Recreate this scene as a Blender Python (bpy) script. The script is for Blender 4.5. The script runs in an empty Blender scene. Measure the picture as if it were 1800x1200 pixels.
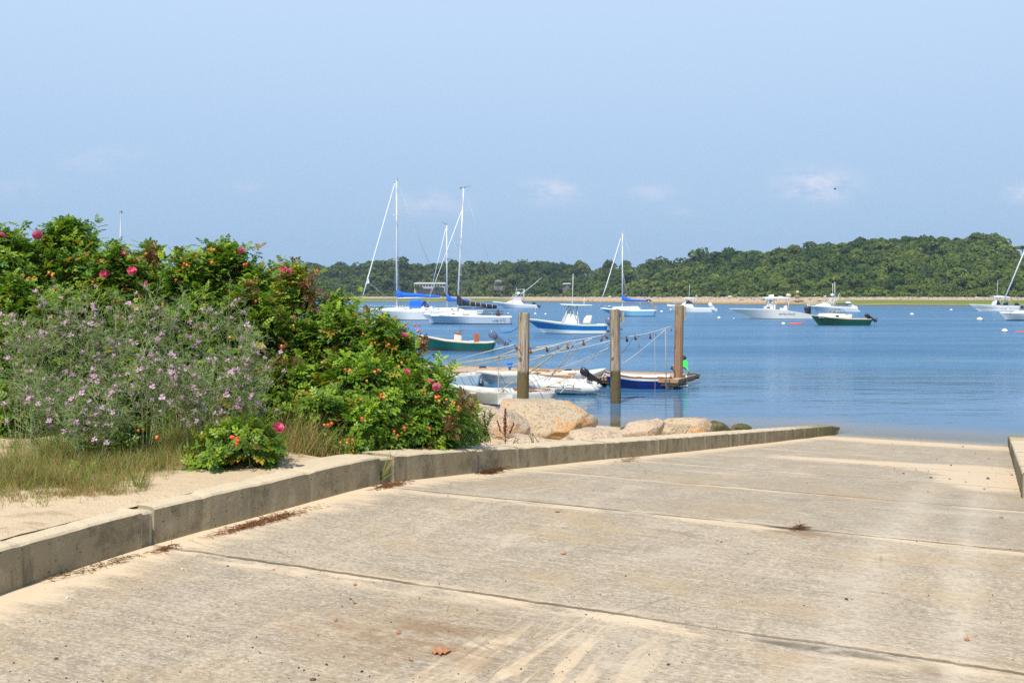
SKYR, SKYG, SKYB = 1.25, 1.25, 1.25
SKYH, SKYM, CLOUDC = (2.85, 4.5, 6.6, 1), (4.75, 6.2, 8.3, 1), (6.5, 6.8, 8.0, 1)
EXPO = 0.25
HAZE = 0.00022
DENOISE = False
import bpy, math, random
import numpy as np
from mathutils import Vector, Matrix, noise as mnoise
R = math.radians
random.seed(7); rng = np.random.default_rng(7)
sc = bpy.context.scene
COL = sc.collection
F, HZ, CH = 1750.0, 520.0, 3.45          # focal length in photo pixels, horizon row, eye height above the water

# ---------------------------------------------------------------- nodes
class G:
    def __init__(s, nt): s.nt = nt; nt.nodes.clear()
    def n(s, typ, ins=None, **props):
        nd = s.nt.nodes.new(typ)
        for k, v in props.items(): setattr(nd, k, v)
        for k, v in (ins or {}).items(): s.put(nd.inputs[k], v)
        return nd
    def put(s, sock, v):
        if isinstance(v, bpy.types.NodeSocket): s.nt.links.new(v, sock)
        elif isinstance(v, bpy.types.Node): s.nt.links.new(v.outputs[0], sock)
        else:
            if sock.type == 'RGBA' and hasattr(v, '__len__') and len(v) == 3: v = (*v, 1)
            sock.default_value = v
    def m(s, op, a, b=None, c=None, clamp=False):
        nd = s.nt.nodes.new('ShaderNodeMath'); nd.operation = op; nd.use_clamp = clamp
        for i, v in enumerate((a, b, c)):
            if v is not None: s.put(nd.inputs[i], v)
        return nd.outputs[0]
    def mix(s, f, a, b, blend='MIX'):
        nd = s.nt.nodes.new('ShaderNodeMix'); nd.data_type = 'RGBA'; nd.blend_type = blend; nd.clamp_factor = True
        s.put(nd.inputs[0], f); s.put(nd.inputs[6], a); s.put(nd.inputs[7], b)
        return nd.outputs[2]
    def ramp(s, v, lo, hi):      # smoothstep lo..hi
        nd = s.nt.nodes.new('ShaderNodeMapRange'); nd.interpolation_type = 'SMOOTHSTEP'
        s.put(nd.inputs[0], v); s.put(nd.inputs[1], lo); s.put(nd.inputs[2], hi)
        return nd.outputs[0]
    def co(s, kind='Object'): return s.n('ShaderNodeTexCoord').outputs[kind]
    def pos(s): return s.n('ShaderNodeNewGeometry').outputs['Position']
    def scl(s, v, sc3, loc=(0, 0, 0)):
        nd = s.nt.nodes.new('ShaderNodeMapping'); s.put(nd.inputs[0], v)
        nd.inputs[1].default_value = loc; nd.inputs[3].default_value = sc3
        return nd.outputs[0]
    def noise(s, v, scale, detail=4, rough=.55, dist=0):
        nd = s.n('ShaderNodeTexNoise', {'Scale': scale, 'Detail': detail, 'Roughness': rough, 'Distortion': dist})
        s.put(nd.inputs['Vector'], v); return nd.outputs[0]
    def warp(s, v, scale, amt):
        nd = s.n('ShaderNodeTexNoise', {'Scale': scale, 'Detail': 3}); s.put(nd.inputs['Vector'], v)
        a = s.n('ShaderNodeVectorMath', {0: nd.outputs[1], 1: (.5, .5, .5)}, operation='SUBTRACT'); b = s.n('ShaderNodeVectorMath', {0: a, 'Scale': amt}, operation='SCALE')
        return s.n('ShaderNodeVectorMath', {0: v, 1: b}, operation='ADD').outputs[0]
    def vor(s, v, scale, feature='F1'):
        nd = s.n('ShaderNodeTexVoronoi', {'Scale': scale}, feature=feature); s.put(nd.inputs['Vector'], v); return nd.outputs[0]
    def bump(s, h, strength=.3, dist=.01, nrm=None):
        nd = s.n('ShaderNodeBump', {'Strength': strength, 'Distance': dist}); s.put(nd.inputs['Height'], h)
        if nrm is not None: s.put(nd.inputs['Normal'], nrm)
        return nd.outputs[0]
    def sep(s, v): return s.n('ShaderNodeSeparateXYZ', {0: v}).outputs
    def out(s, surf): 
        o = s.nt.nodes.new('ShaderNodeOutputMaterial'); s.put(o.inputs['Surface'], surf)
    def pbsdf(s, **kw):
        nd = s.nt.nodes.new('ShaderNodeBsdfPrincipled')
        for k, v in kw.items(): s.put(nd.inputs[k.replace('_', ' ')], v)
        return nd.outputs[0]

MATS = {}
def newmat(name):
    m = bpy.data.materials.new(name); m.use_nodes = True; MATS[name] = m
    return m, G(m.node_tree)
def paint(name, col, rough=.4, var=.12, scale=6, metal=0, dirt=None, spec=.5):
    """plain surface with a little unevenness in tone and gloss"""
    if name in MATS: return MATS[name]
    m, g = newmat(name); v = g.co()
    n1 = g.noise(v, scale, 5)
    c = g.mix(n1, [x * (1 - var) for x in col], [min(1, x * (1 + var)) for x in col])
    if dirt is not None:
        c = g.mix(g.ramp(g.noise(v, scale * .5, 6, .65), .52, .72), c, dirt)
    g.out(g.pbsdf(Base_Color=c, Roughness=g.m('MULTIPLY_ADD', n1, .2, rough - .1), Metallic=metal, Specular_IOR_Level=spec))
    return m

# ---------------------------------------------------------------- scene items
def tag(o, label=None, cat=None, group=None, kind=None):
    if label: o['label'] = label
    if cat: o['category'] = cat
    if group: o['group'] = group
    if kind: o['kind'] = kind
    return o
def empty(name, loc=(0, 0, 0), rz=0, label=None, cat=None, group=None):
    o = bpy.data.objects.new(name, None); o.location = loc; o.rotation_euler = (0, 0, rz); o.empty_display_size = .2
    COL.objects.link(o); return tag(o, label, cat, group)
def link_mesh(name, me, parent=None):
    o = bpy.data.objects.new(name, me); COL.objects.link(o)
    if parent is not None: o.parent = parent
    return o
def copy_tree(o, parent=None):
    c = o.copy(); COL.objects.link(c); c.parent = parent
    for ch in list(o.children): copy_tree(ch, c)
    return c

def np_mesh(name, verts, faces, mats, cols=None, smooth=False, fmat=None):
    """faces: (n,k) int array with one k"""
    verts = np.asarray(verts, dtype=np.float32); faces = np.asarray(faces, dtype=np.int32)
    me = bpy.data.meshes.new(name); nf, k = faces.shape
    me.vertices.add(len(verts)); me.vertices.foreach_set('co', verts.ravel())
    me.loops.add(nf * k); me.loops.foreach_set('vertex_index', faces.ravel())
    me.polygons.add(nf); me.polygons.foreach_set('loop_start', np.arange(0, nf * k, k, dtype=np.int32))
    if fmat is not None: me.polygons.foreach_set('material_index', np.asarray(fmat, dtype=np.int32))
    if smooth: me.polygons.foreach_set('use_smooth', np.ones(nf, dtype=bool))
    for m in mats: me.materials.append(m)
    me.update(calc_edges=True)
    if cols is not None:
        a = me.color_attributes.new('col', 'FLOAT_COLOR', 'POINT')
        c4 = np.ones((len(verts), 4), dtype=np.float32); c4[:, :3] = cols
        a.data.foreach_set('color', c4.ravel())
    return me

def unit(a): return a / np.maximum(np.linalg.norm(a, axis=-1, keepdims=True), 1e-9)
def instance(tv, tf, P, X, N, S, C=None):
    """place a template (tv verts, tf faces) at points P with x-axis X, normal N, size S, colour C"""
    tv = np.asarray(tv, float); tf = np.asarray(tf, int)
    X = unit(X); Y = unit(np.cross(N, X)); Z = np.cross(X, Y)
    S = np.asarray(S, float).reshape(-1, 1, 1)
    V = P[:, None, :] + S * (tv[None, :, 0:1] * X[:, None, :] + tv[None, :, 1:2] * Y[:, None, :] + tv[None, :, 2:3] * Z[:, None, :])
    n, k = len(P), len(tv)
    Fc = (tf[None] + (np.arange(n) * k)[:, None, None]).reshape(-1, tf.shape[1])
    cols = None if C is None else np.repeat(C, k, axis=0)
    return V.reshape(-1, 3), Fc, cols
def merge(parts):
    vs, fs, cs, off = [], [], [], 0
    for v, f, c in parts:
        vs.append(v); fs.append(f + off); off += len(v)
        if c is not None: cs.append(c)
    return np.concatenate(vs), np.concatenate(fs), (np.concatenate(cs) if cs else None)

class MB:
    def __init__(s): s.v, s.f, s.m, s.sm = [], [], [], []
    def face(s, idx, mat=0, sm=False): s.f.append(tuple(idx)); s.m.append(mat); s.sm.append(sm)
    def box(s, x0, x1, y0, y1, z0, z1, mat=0):
        return s.hexa([(x0, y0, z0), (x1, y0, z0), (x1, y1, z0), (x0, y1, z0)], [(x0, y0, z1), (x1, y0, z1), (x1, y1, z1), (x0, y1, z1)], mat)
    def hexa(s, bot, top, mat=0):
        b = len(s.v); s.v += [tuple(p) for p in bot] + [tuple(p) for p in top]; n = len(bot)
        s.face([b + i for i in range(n)][::-1], mat); s.face([b + n + i for i in range(n)], mat)
        for i in range(n):
            j = (i + 1) % n; s.face([b + i, b + j, b + n + j, b + n + i], mat)
        return s
    def rings(s, rings, mat=0, cap=True, closed=True, sm=True):
        b = len(s.v); n = len(rings[0])
        for r in rings: s.v += [tuple(p) for p in r]
        for i in range(len(rings) - 1):
            for j in range(n if closed else n - 1):
                k = (j + 1) % n
                s.face([b + i * n + j, b + i * n + k, b + (i + 1) * n + k, b + (i + 1) * n + j], mat, sm)
        if cap and closed:
            s.face([b + j for j in range(n)][::-1], mat); s.face([b + (len(rings) - 1) * n + j for j in range(n)], mat)
        return s
    def tube(s, pts, r, n=6, mat=0, cap=True):
        pts = [Vector(p) for p in pts]; rr = r if hasattr(r, '__len__') else [r] * len(pts)
        rings = []; up = None
        for i, p in enumerate(pts):
            a = pts[max(0, i - 1)]; c = pts[min(len(pts) - 1, i + 1)]; t = (c - a)
            t = t.normalized() if t.length > 1e-9 else Vector((0, 0, 1))
            if up is None: up = Vector((0, 0, 1)) if abs(t.z) < .9 else Vector((1, 0, 0))
            u = (up - t * up.dot(t)); u = u.normalized() if u.length > 1e-6 else t.orthogonal().normalized()
            w = t.cross(u); up = u
            rings.append([p + (u * math.cos(2 * math.pi * k / n) + w * math.sin(2 * math.pi * k / n)) * rr[i] for k in range(n)])
        return s.rings(rings, mat, cap)
    def lathe(s, prof, c=(0, 0, 0), n=16, mat=0, axis='z'):
        rings = []
        for r, z in prof:
            ring = []
            for k in range(n):
                a = 2 * math.pi * k / n; p = (r * math.cos(a), r * math.sin(a), z)
                if axis == 'x': p = (z, r * math.cos(a), r * math.sin(a))
                if axis == 'y': p = (r * math.sin(a), z, r * math.cos(a))
                ring.append((p[0] + c[0], p[1] + c[1], p[2] + c[2]))
            rings.append(ring)
        return s.rings(rings, mat)
    def ball(s, c, r, mat=0, n=10, sz=(1, 1, 1)):
        rings = []
        for i in range(1, n // 2 + 1):
            th = math.pi * (i - .5) / (n // 2)
            rings.append([(c[0] + r * sz[0] * math.sin(th) * math.cos(2 * math.pi * k / n), c[1] + r * sz[1] * math.sin(th) * math.sin(2 * math.pi * k / n),
                           c[2] - r * sz[2] * math.cos(th)) for k in range(n)])
        return s.rings(rings, mat)
    def prism(s, outline, y0, y1, mat=0, taper=0, sm=False):
        """outline in (x, z), extruded along y; taper narrows the upper points' y extent"""
        zs = [p[1] for p in outline]; lo, hi = min(zs), max(zs)
        c = (y0 + y1) / 2; hw = (y1 - y0) / 2
        def w(z): return hw * (1 - taper * ((z - lo) / max(hi - lo, 1e-6)))
        A = [(x, c - w(z), z) for x, z in outline]; B = [(x, c + w(z), z) for x, z in outline]
        return s.rings([A, B], mat, sm=sm)
    def build(s, name, mats, parent=None, bevel=0, loc=None, rot=None):
        me = bpy.data.meshes.new(name); me.from_pydata([tuple(p) for p in s.v], [], s.f)
        if not isinstance(mats, (list, tuple)): mats = [mats]
        for m in mats: me.materials.append(m)
        for p, mi, sm in zip(me.polygons, s.m, s.sm): p.material_index = mi; p.use_smooth = sm
        import bmesh
        bm = bmesh.new(); bm.from_mesh(me); bmesh.ops.recalc_face_normals(bm, faces=bm.faces); bm.to_mesh(me); bm.free()
        o = link_mesh(name, me, parent)
        if loc: o.location = loc
        if rot: o.rotation_euler = rot
        if bevel:
            b = o.modifiers.new('bevel', 'BEVEL'); b.width = bevel; b.segments = 2; b.limit_method = 'ANGLE'; b.angle_limit = R(35)
        return o

# ---------------------------------------------------------------- place and levels
TH = R(26); SU, CU = math.sin(TH), math.cos(TH)
def S_(X, Y): return X * SU + Y * CU
def T_(X, Y): return X * CU - Y * SU
def XY(s, t): return (s * SU + t * CU, s * CU - t * SU)
def rampz(s):
    k = .35
    x = s - 7.11
    return 1.85 - .1 * (0.5 * (x + math.sqrt(x * x + k * k)))
def ray(px, py): return ((px - 900) / F, -(py - HZ) / F)
def P(px, py, z=0.0):
    a, b = ray(px, py); d = (z - CH) / b
    return Vector((a * d, d, z))
def PD(px, py, d):
    a, b = ray(px, py); return Vector((a * d, d, CH + b * d))
def PR(px, py):
    """point of the ramp surface"""
    a, b = ray(px, py); lo, hi = .5, 80
    f = lambda d: CH + b * d - rampz(S_(a * d, d))
    for _ in range(60):
        mid = (lo + hi) / 2
        if f(mid) > 0: lo = mid
        else: hi = mid
    return Vector((a * lo, lo, CH + b * lo))
def dwl(wy): return CH * F / (wy - HZ)
def interp(x, tab):
    return float(np.interp(x, [p[0] for p in tab], [p[1] for p in tab]))

YB = [(-160, 1103), (0, 1046), (240, 961), (267, 957), (664, 851), (686, 847), (906, 823), (1058, 807), (1161, 799), (1238, 790), (1297, 783.5), (1344, 778.5), (1379, 774), (1462, 765)]
YT = [(-160, 1007), (0, 963), (240, 899), (267, 889), (664, 802), (686, 797.5), (906, 785.5), (1058, 778), (1161, 769), (1238, 764.5), (1297, 759), (1344, 756.5), (1379, 754), (1462, 748)]
WALL = []                                   # (s, t, height of the top above the ramp)
for px in list(range(-160, 1463, 24)) + [1462]:
    p = PR(px, interp(px, YB)); h = (interp(px, YB) - interp(px, YT)) * p.y / F
    WALL.append((S_(p.x, p.y), T_(p.x, p.y), h))
WALL.sort()
WS = np.array([w[0] for w in WALL]); WT = np.array([w[1] for w in WALL]); WH = np.array([w[2] for w in WALL])
k_ = np.ones(13) / 13
WT_s = np.convolve(np.pad(WT, 6, mode='reflect', reflect_type='odd'), k_, 'valid'); WH_s = np.convolve(np.pad(WH, 6, mode='reflect', reflect_type='odd'), k_, 'valid')
def wall_t(s): return float(np.interp(s, WS, WT_s))
def wall_h(s): return float(np.interp(s, WS, WH_s))
print('wall', [(round(a, 2), round(b, 2), round(c, 2)) for a, b, c in zip(WS[::6], WT_s[::6], WH_s[::6])])

def yshore(X): return float(np.interp(X, [-60, -8, -3, -1, 1, 3, 8, 60], [52, 37, 33, 31, 28, 26.6, 26.2, 26.2]))
def bankz(X, Y):
    s = S_(X, Y); top = rampz(s) + wall_h(s) + (.004 if s < 7.3 else -.03)
    q = yshore(X) - Y; lowr = .1 * q if q > 0 else .12 * q
    k = .25; m = (top + lowr - math.sqrt((top - lowr) ** 2 + k * k)) / 2
    nz = mnoise.noise(Vector((X * .7, Y * .7, 3))) * .05 + mnoise.noise(Vector((X * 3, Y * 3, 1))) * .015
    off = abs(T_(X, Y) - wall_t(s))
    return m + nz * min(1, max(0, off - .2)) + (.022 * mnoise.noise(Vector((X * 4, Y * 4, 7))) + .045 if s < 7.0 else 0) * min(1, off * 4)
# ---------------------------------------------------------------- materials of the ground
def m_ramp():
    m, g = newmat('ramp_concrete'); v = g.co(); X, Y, Z = g.sep(v)[:3]
    big = g.noise(v, .55, 5); mid = g.noise(v, 2.3, 6, .6); fine = g.noise(v, 34, 5, .7)
    grit = g.noise(v, 160, 2, .6)
    vw = g.warp(v, 1.1, .5); vf = g.warp(v, 6, .03)
    broom = g.noise(g.scl(vf, (1.6, 75, 1)), 1, 3, .6)              # brushed lines across the slab
    broom2 = g.noise(g.scl(vf, (1.8, 22, 1)), 1, 6, .78)
    track = g.noise(g.scl(vw, (2.6, .22, 1)), 1, 6, .68)            # wheel tracks and washed sand along the slope
    track2 = g.noise(g.scl(vw, (8, .9, 1), (3, 1, 0)), 1, 6, .75)
    mott = g.noise(g.scl(vf, (9, 17, 1)), 1, 7, .8); mott2 = g.noise(g.scl(vf, (34, 60, 1)), 1, 4, .8)
    c = g.mix(big, (.37, .31, .225), (.47, .41, .31))
    c = g.mix(g.m('MULTIPLY', g.ramp(mid, .42, .7), .6), c, (.29, .255, .20))
    c = g.mix(g.m('MULTIPLY', g.ramp(broom2, .46, .74), .6), c, (.62, .57, .47))
    c = g.mix(g.m('MULTIPLY', g.ramp(broom2, .50, .28), .55), c, (.245, .215, .165))
    c = g.mix(g.m('MULTIPLY', g.ramp(broom, .5, .75), .35), c, (.66, .61, .52))
    c = g.mix(g.m('MULTIPLY', g.ramp(g.m('MULTIPLY_ADD', track2, .5, g.m('MULTIPLY', track, .6)), .54, .72), .6), c, (.66, .56, .41))
    c = g.mix(g.m('MULTIPLY', g.ramp(fine, .56, .8), .5), c, (.17, .145, .11))
    c = g.mix(g.m('MULTIPLY', g.ramp(grit, .62, .8), .4), c, (.72, .68, .58))
    c = g.mix(g.m('MULTIPLY', g.ramp(mott, .50, .62), .5), c, (.27, .23, .16)); c = g.mix(g.m('MULTIPLY', g.ramp(mott, .47, .34), .5), c, (.60, .54, .43))
    c = g.mix(g.m('MULTIPLY', g.ramp(mott2, .52, .62), .7), c, (.23, .195, .14)); c = g.mix(g.m('MULTIPLY', g.ramp(mott2, .47, .36), .65), c, (.68, .63, .53))
    tan = g.noise(g.scl(vw, (.9, 1.6, 1), (5, 2, 0)), 1, 6, .65); c = g.mix(g.m('MULTIPLY', g.ramp(tan, .50, .66), .45), c, (.46, .35, .20)); c = g.mix(g.m('MULTIPLY', g.ramp(tan, .46, .30), .35), c, (.66, .60, .49))
    c = g.mix(1.0, c, (.945, .895, .83), 'MULTIPLY')
    # sand: drift along the wall, washed patches, beside joints
    wd = g.n('ShaderNodeAttribute', attribute_name='wd').outputs['Fac']
    sandn = g.noise(v, 1.7, 6, .6)
    drift = g.ramp(g.m('ADD', wd, g.m('MULTIPLY', g.m('SUBTRACT', g.noise(g.scl(v, (2, 8, 1)), 1, 5, .7), .5), 1.0)), .50, .10)
    sw = g.m('MINIMUM', g.m('SUBTRACT', Y, 7.11), g.m('MULTIPLY', g.m('SUBTRACT', Y, 7.11), .925))
    wob = g.m('MULTIPLY', g.m('SUBTRACT', g.noise(v, 5, 4), .5), .05)
    ph = g.m('DIVIDE', g.m('ADD', sw, wob), 2.36)
    fr = g.m('SUBTRACT', ph, g.m('ROUND', ph)); jd = g.m('MULTIPLY', fr, 2.36)         # signed distance to the joint
    near = g.ramp(g.m('ABSOLUTE', g.m('ADD', jd, .07)), .19, .02)
    jsand = g.m('MULTIPLY', near, g.ramp(g.noise(g.scl(v, (1.4, 5, 1)), 1, 5, .65), .42, .58))
    def blob(cx, cy, rx, ry):
        dx = g.m('DIVIDE', g.m('SUBTRACT', X, cx), rx); dy = g.m('DIVIDE', g.m('SUBTRACT', Y, cy), ry)
        return g.m('EXPONENT', g.m('MULTIPLY', g.m('ADD', g.m('MULTIPLY', dx, dx), g.m('MULTIPLY', dy, dy)), -1))
    patch = g.m('ADD', g.m('ADD', blob(-.2, 15.0, .9, 1.6), blob(-1.8, 15.2, 1.5, .6)), g.m('ADD', blob(-1.4, 24.8, 5, 2.6), blob(-.15, 12.6, .55, 1.2)))
    patch = g.ramp(g.m('MULTIPLY_ADD', g.noise(g.scl(v, (1.2, 4, 1)), 1, 6, .7), 1.0, g.m('MULTIPLY', patch, .8)), .78, 1.02)
    ripple = g.m('MULTIPLY', blob(-1.85, 3.9, .55, .8), g.ramp(g.noise(g.scl(v, (9, .9, 1)), 1, 3, .5, .8), .52, .62))
    sand = g.m('MAXIMUM', g.m('MAXIMUM', g.m('MULTIPLY', drift, .95), g.m('MULTIPLY', jsand, .8)), g.m('MAXIMUM', g.m('MULTIPLY', patch, .8), g.m('MULTIPLY', ripple, .85)))
    c = g.mix(sand, c, g.mix(grit, (.60, .455, .285), (.78, .63, .43)))
    rust = g.m('MULTIPLY', g.m('ADD', g.m('MULTIPLY', blob(-2.45, 4.0, .6, .42), 1.0), blob(-1.3, 6.93, .35, .16)), g.ramp(g.noise(g.scl(v, (3, 9, 1)), 1, 5, .7), .36, .6))
    c = g.mix(g.m('MULTIPLY', rust, .72), c, (.24, .135, .055))
    jl = g.m('MULTIPLY', g.ramp(g.m('ABSOLUTE', g.m('ADD', jd, g.m('MULTIPLY', g.m('SUBTRACT', g.noise(v, 14, 4, .7), .5), .03))), .026, .006), .8)
    c = g.mix(g.m('MULTIPLY', jl, g.ramp(g.noise(g.scl(v, (2.2, 1, 1)), 1, 4), .3, .52)), c, (.10, .07, .035))
    chip = g.m('MULTIPLY', g.ramp(g.m('ABSOLUTE', g.m('ADD', jd, .05)), .07, .03), g.ramp(g.noise(g.scl(v, (1.1, .4, 1)), 1, 4, .6), .6, .64))
    c = g.mix(g.m('MULTIPLY', chip, .75), c, (.19, .145, .09))
    crack = g.ramp(g.vor(g.scl(v, (.5, .42, 1)), 1.0, 'DISTANCE_TO_EDGE'), .006, .001)
    c = g.mix(g.m('MULTIPLY', crack, g.m('MULTIPLY', g.ramp(sandn, .5, .6), .5)), c, (.2, .16, .11))
    c = g.mix(g.m('MULTIPLY', g.ramp(blob(-.71, 4.66, .34, .05), .25, .7), .85), c, (.13, .105, .075)); c = g.mix(g.m('MULTIPLY', g.ramp(g.m('ADD', blob(-1.3, 7.06, .2, .035), blob(.15, 7.06, .5, .012)), .2, .8), .9), c, (.06, .035, .02))
    c = g.mix(g.m('MULTIPLY', blob(-.25, 4.6, .06, .08), .7), c, (.16, .10, .06))
    wet = g.ramp(g.sep(g.pos())[2], .09, -.03)                       # soaked by the last wave
    c = g.mix(g.m('MULTIPLY', wet, .7), c, (.56, .43, .27))
    tk = g.m('ADD', g.m('EXPONENT', g.m('MULTIPLY', g.m('POWER', g.m('DIVIDE', g.m('ADD', X, .66), .15), 2), -1)), g.m('EXPONENT', g.m('MULTIPLY', g.m('POWER', g.m('DIVIDE', g.m('ADD', X, .17), .10), 2), -1)))
    c = g.mix(g.m('MULTIPLY', g.m('MULTIPLY', tk, g.ramp(mott, .40, .62)), g.m('MULTIPLY', g.ramp(Y, 13.5, 10), .62)), c, (.64, .56, .43))
    c = g.mix(g.m('MULTIPLY', g.m('MULTIPLY', g.ramp(g.sep(g.pos())[2], .09, .04), g.ramp(g.sep(g.pos())[2], -.03, .01)), .55), c, (.27, .19, .105))
    h = g.m('ADD', g.m('MULTIPLY', broom, .6), g.m('ADD', g.m('MULTIPLY', fine, .7), g.m('SUBTRACT', g.m('MULTIPLY', sand, .5), g.m('MULTIPLY', g.m('MAXIMUM', jl, chip), 3))))
    g.out(g.pbsdf(Base_Color=c, Roughness=g.m('MULTIPLY_ADD', wet, -.3, .9), Specular_IOR_Level=.3, Normal=g.bump(h, .7, .006)))
    return m
def m_sand():
    m, g = newmat('bank_sand'); v = g.pos()
    z = g.sep(v)[2]
    c = g.mix(g.noise(v, 1.1, 6, .6), (.52, .395, .24), (.68, .54, .355))
    c = g.mix(g.m('MULTIPLY', g.ramp(g.noise(v, 60, 3, .7), .55, .75), .55), c, (.26, .18, .10))
    c = g.mix(g.m('MULTIPLY', g.ramp(g.noise(v, 110, 2, .7), .6, .75), .5), c, (.8, .7, .55))
    c = g.mix(g.m('MULTIPLY', g.ramp(g.noise(g.scl(v, (1, 2, 1)), 2.2, 6, .7), .54, .66), .5), c, (.30, .235, .13))
    c = g.mix(g.m('MULTIPLY', g.ramp(z, .12, -.05), .6), c, (.30, .21, .11))
    h = g.m('ADD', g.noise(v, 5, 6, .65), g.m('MULTIPLY', g.noise(v, 80, 3, .7), .25))
    g.out(g.pbsdf(Base_Color=c, Roughness=.95, Specular_IOR_Level=.2, Normal=g.bump(h, .8, .03)))
    return m
def m_wall():
    m, g = newmat('kerb_concrete'); v = g.pos(); X, Y, Z = g.sep(v)[:3]
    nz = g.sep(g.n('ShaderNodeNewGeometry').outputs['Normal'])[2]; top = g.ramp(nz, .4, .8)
    c = g.mix(g.noise(v, 2.1, 6, .6), (.245, .20, .12), (.38, .32, .205))
    c = g.mix(g.m('MULTIPLY', g.ramp(g.noise(g.scl(v, (9, 9, .8)), 1, 5, .65), .5, .72), g.ramp(g.noise(v, 1.3, 3), .45, .65)), c, (.085, .068, .043))
    c = g.mix(g.m('MULTIPLY', g.ramp(g.noise(v, 9, 5, .7), .56, .72), .4), c, (.33, .295, .22))
    blotch = g.noise(v, 4.3, 6, .75); c = g.mix(g.m('MULTIPLY', g.ramp(blotch, .50, .64), .55), c, (.13, .11, .07)); c = g.mix(g.m('MULTIPLY', g.ramp(blotch, .46, .34), .4), c, (.46, .41, .29))
    pit = g.ramp(g.m('ADD', g.vor(v, 26), g.m('MULTIPLY', g.noise(v, 7, 3), .35)), .30, .24)
    c = g.mix(g.m('MULTIPLY', pit, .85), c, (.06, .05, .035))
    c = g.mix(g.m('MULTIPLY', g.ramp(g.noise(v, 75, 3, .7), .55, .8), .5), c, (.15, .125, .085))
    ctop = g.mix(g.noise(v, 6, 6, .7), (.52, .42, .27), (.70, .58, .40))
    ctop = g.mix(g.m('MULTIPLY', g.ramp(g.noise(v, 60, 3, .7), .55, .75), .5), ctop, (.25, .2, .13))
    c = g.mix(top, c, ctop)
    alg = g.m('MULTIPLY', g.ramp(g.m('MULTIPLY_ADD', g.noise(v, 5, 5, .7), .5, Z), 1.05, .45), .75)
    c = g.mix(alg, c, g.mix(g.noise(v, 14, 4), (.075, .078, .02), (.19, .165, .06)))
    h = g.m('SUBTRACT', g.m('ADD', g.noise(v, 18, 5, .7), g.m('MULTIPLY', g.noise(v, 90, 3), .4)), g.m('MULTIPLY', pit, 2))
    g.out(g.pbsdf(Base_Color=c, Roughness=.92, Specular_IOR_Level=.25, Normal=g.bump(h, .7, .008)))
    return m
def m_mortar():
    m, g = newmat('joint_mortar'); v = g.pos()
    c = g.mix(g.noise(v, 22, 5, .7), (.30, .25, .17), (.60, .53, .42))
    g.out(g.pbsdf(Base_Color=c, Roughness=.95, Normal=g.bump(g.noise(v, 40, 4, .7), .9, .012)))
    return m
def m_rock(name, a, b, stain, spk=.5, algae=None):
    m, g = newmat(name); v = g.co()
    c = g.mix(g.noise(v, 1.6, 5, .6), a, b)
    c = g.mix(g.ramp(g.noise(g.scl(v, (1, 1, 1.5)), 1.3, 4, .6), .5, .64), c, stain)
    c = g.mix(g.m('MULTIPLY', g.ramp(g.noise(v, 24, 4, .75), .53, .64), spk), c, (.13, .10, .075))
    c = g.mix(g.m('MULTIPLY', g.ramp(g.noise(v, 30, 3, .7), .58, .7), .5), c, (.82, .76, .66))
    if algae: c = g.mix(g.ramp(g.noise(v, 3, 4), .3, .55), c, algae)
    h = g.m('ADD', g.m('MULTIPLY', g.noise(v, 7, 6, .7), 1.3), g.m('MULTIPLY', g.noise(v, 34, 4, .75), .6))
    g.out(g.pbsdf(Base_Color=c, Roughness=.9, Specular_IOR_Level=.3, Normal=g.bump(h, 1.0, .04)))
    return m
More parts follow.
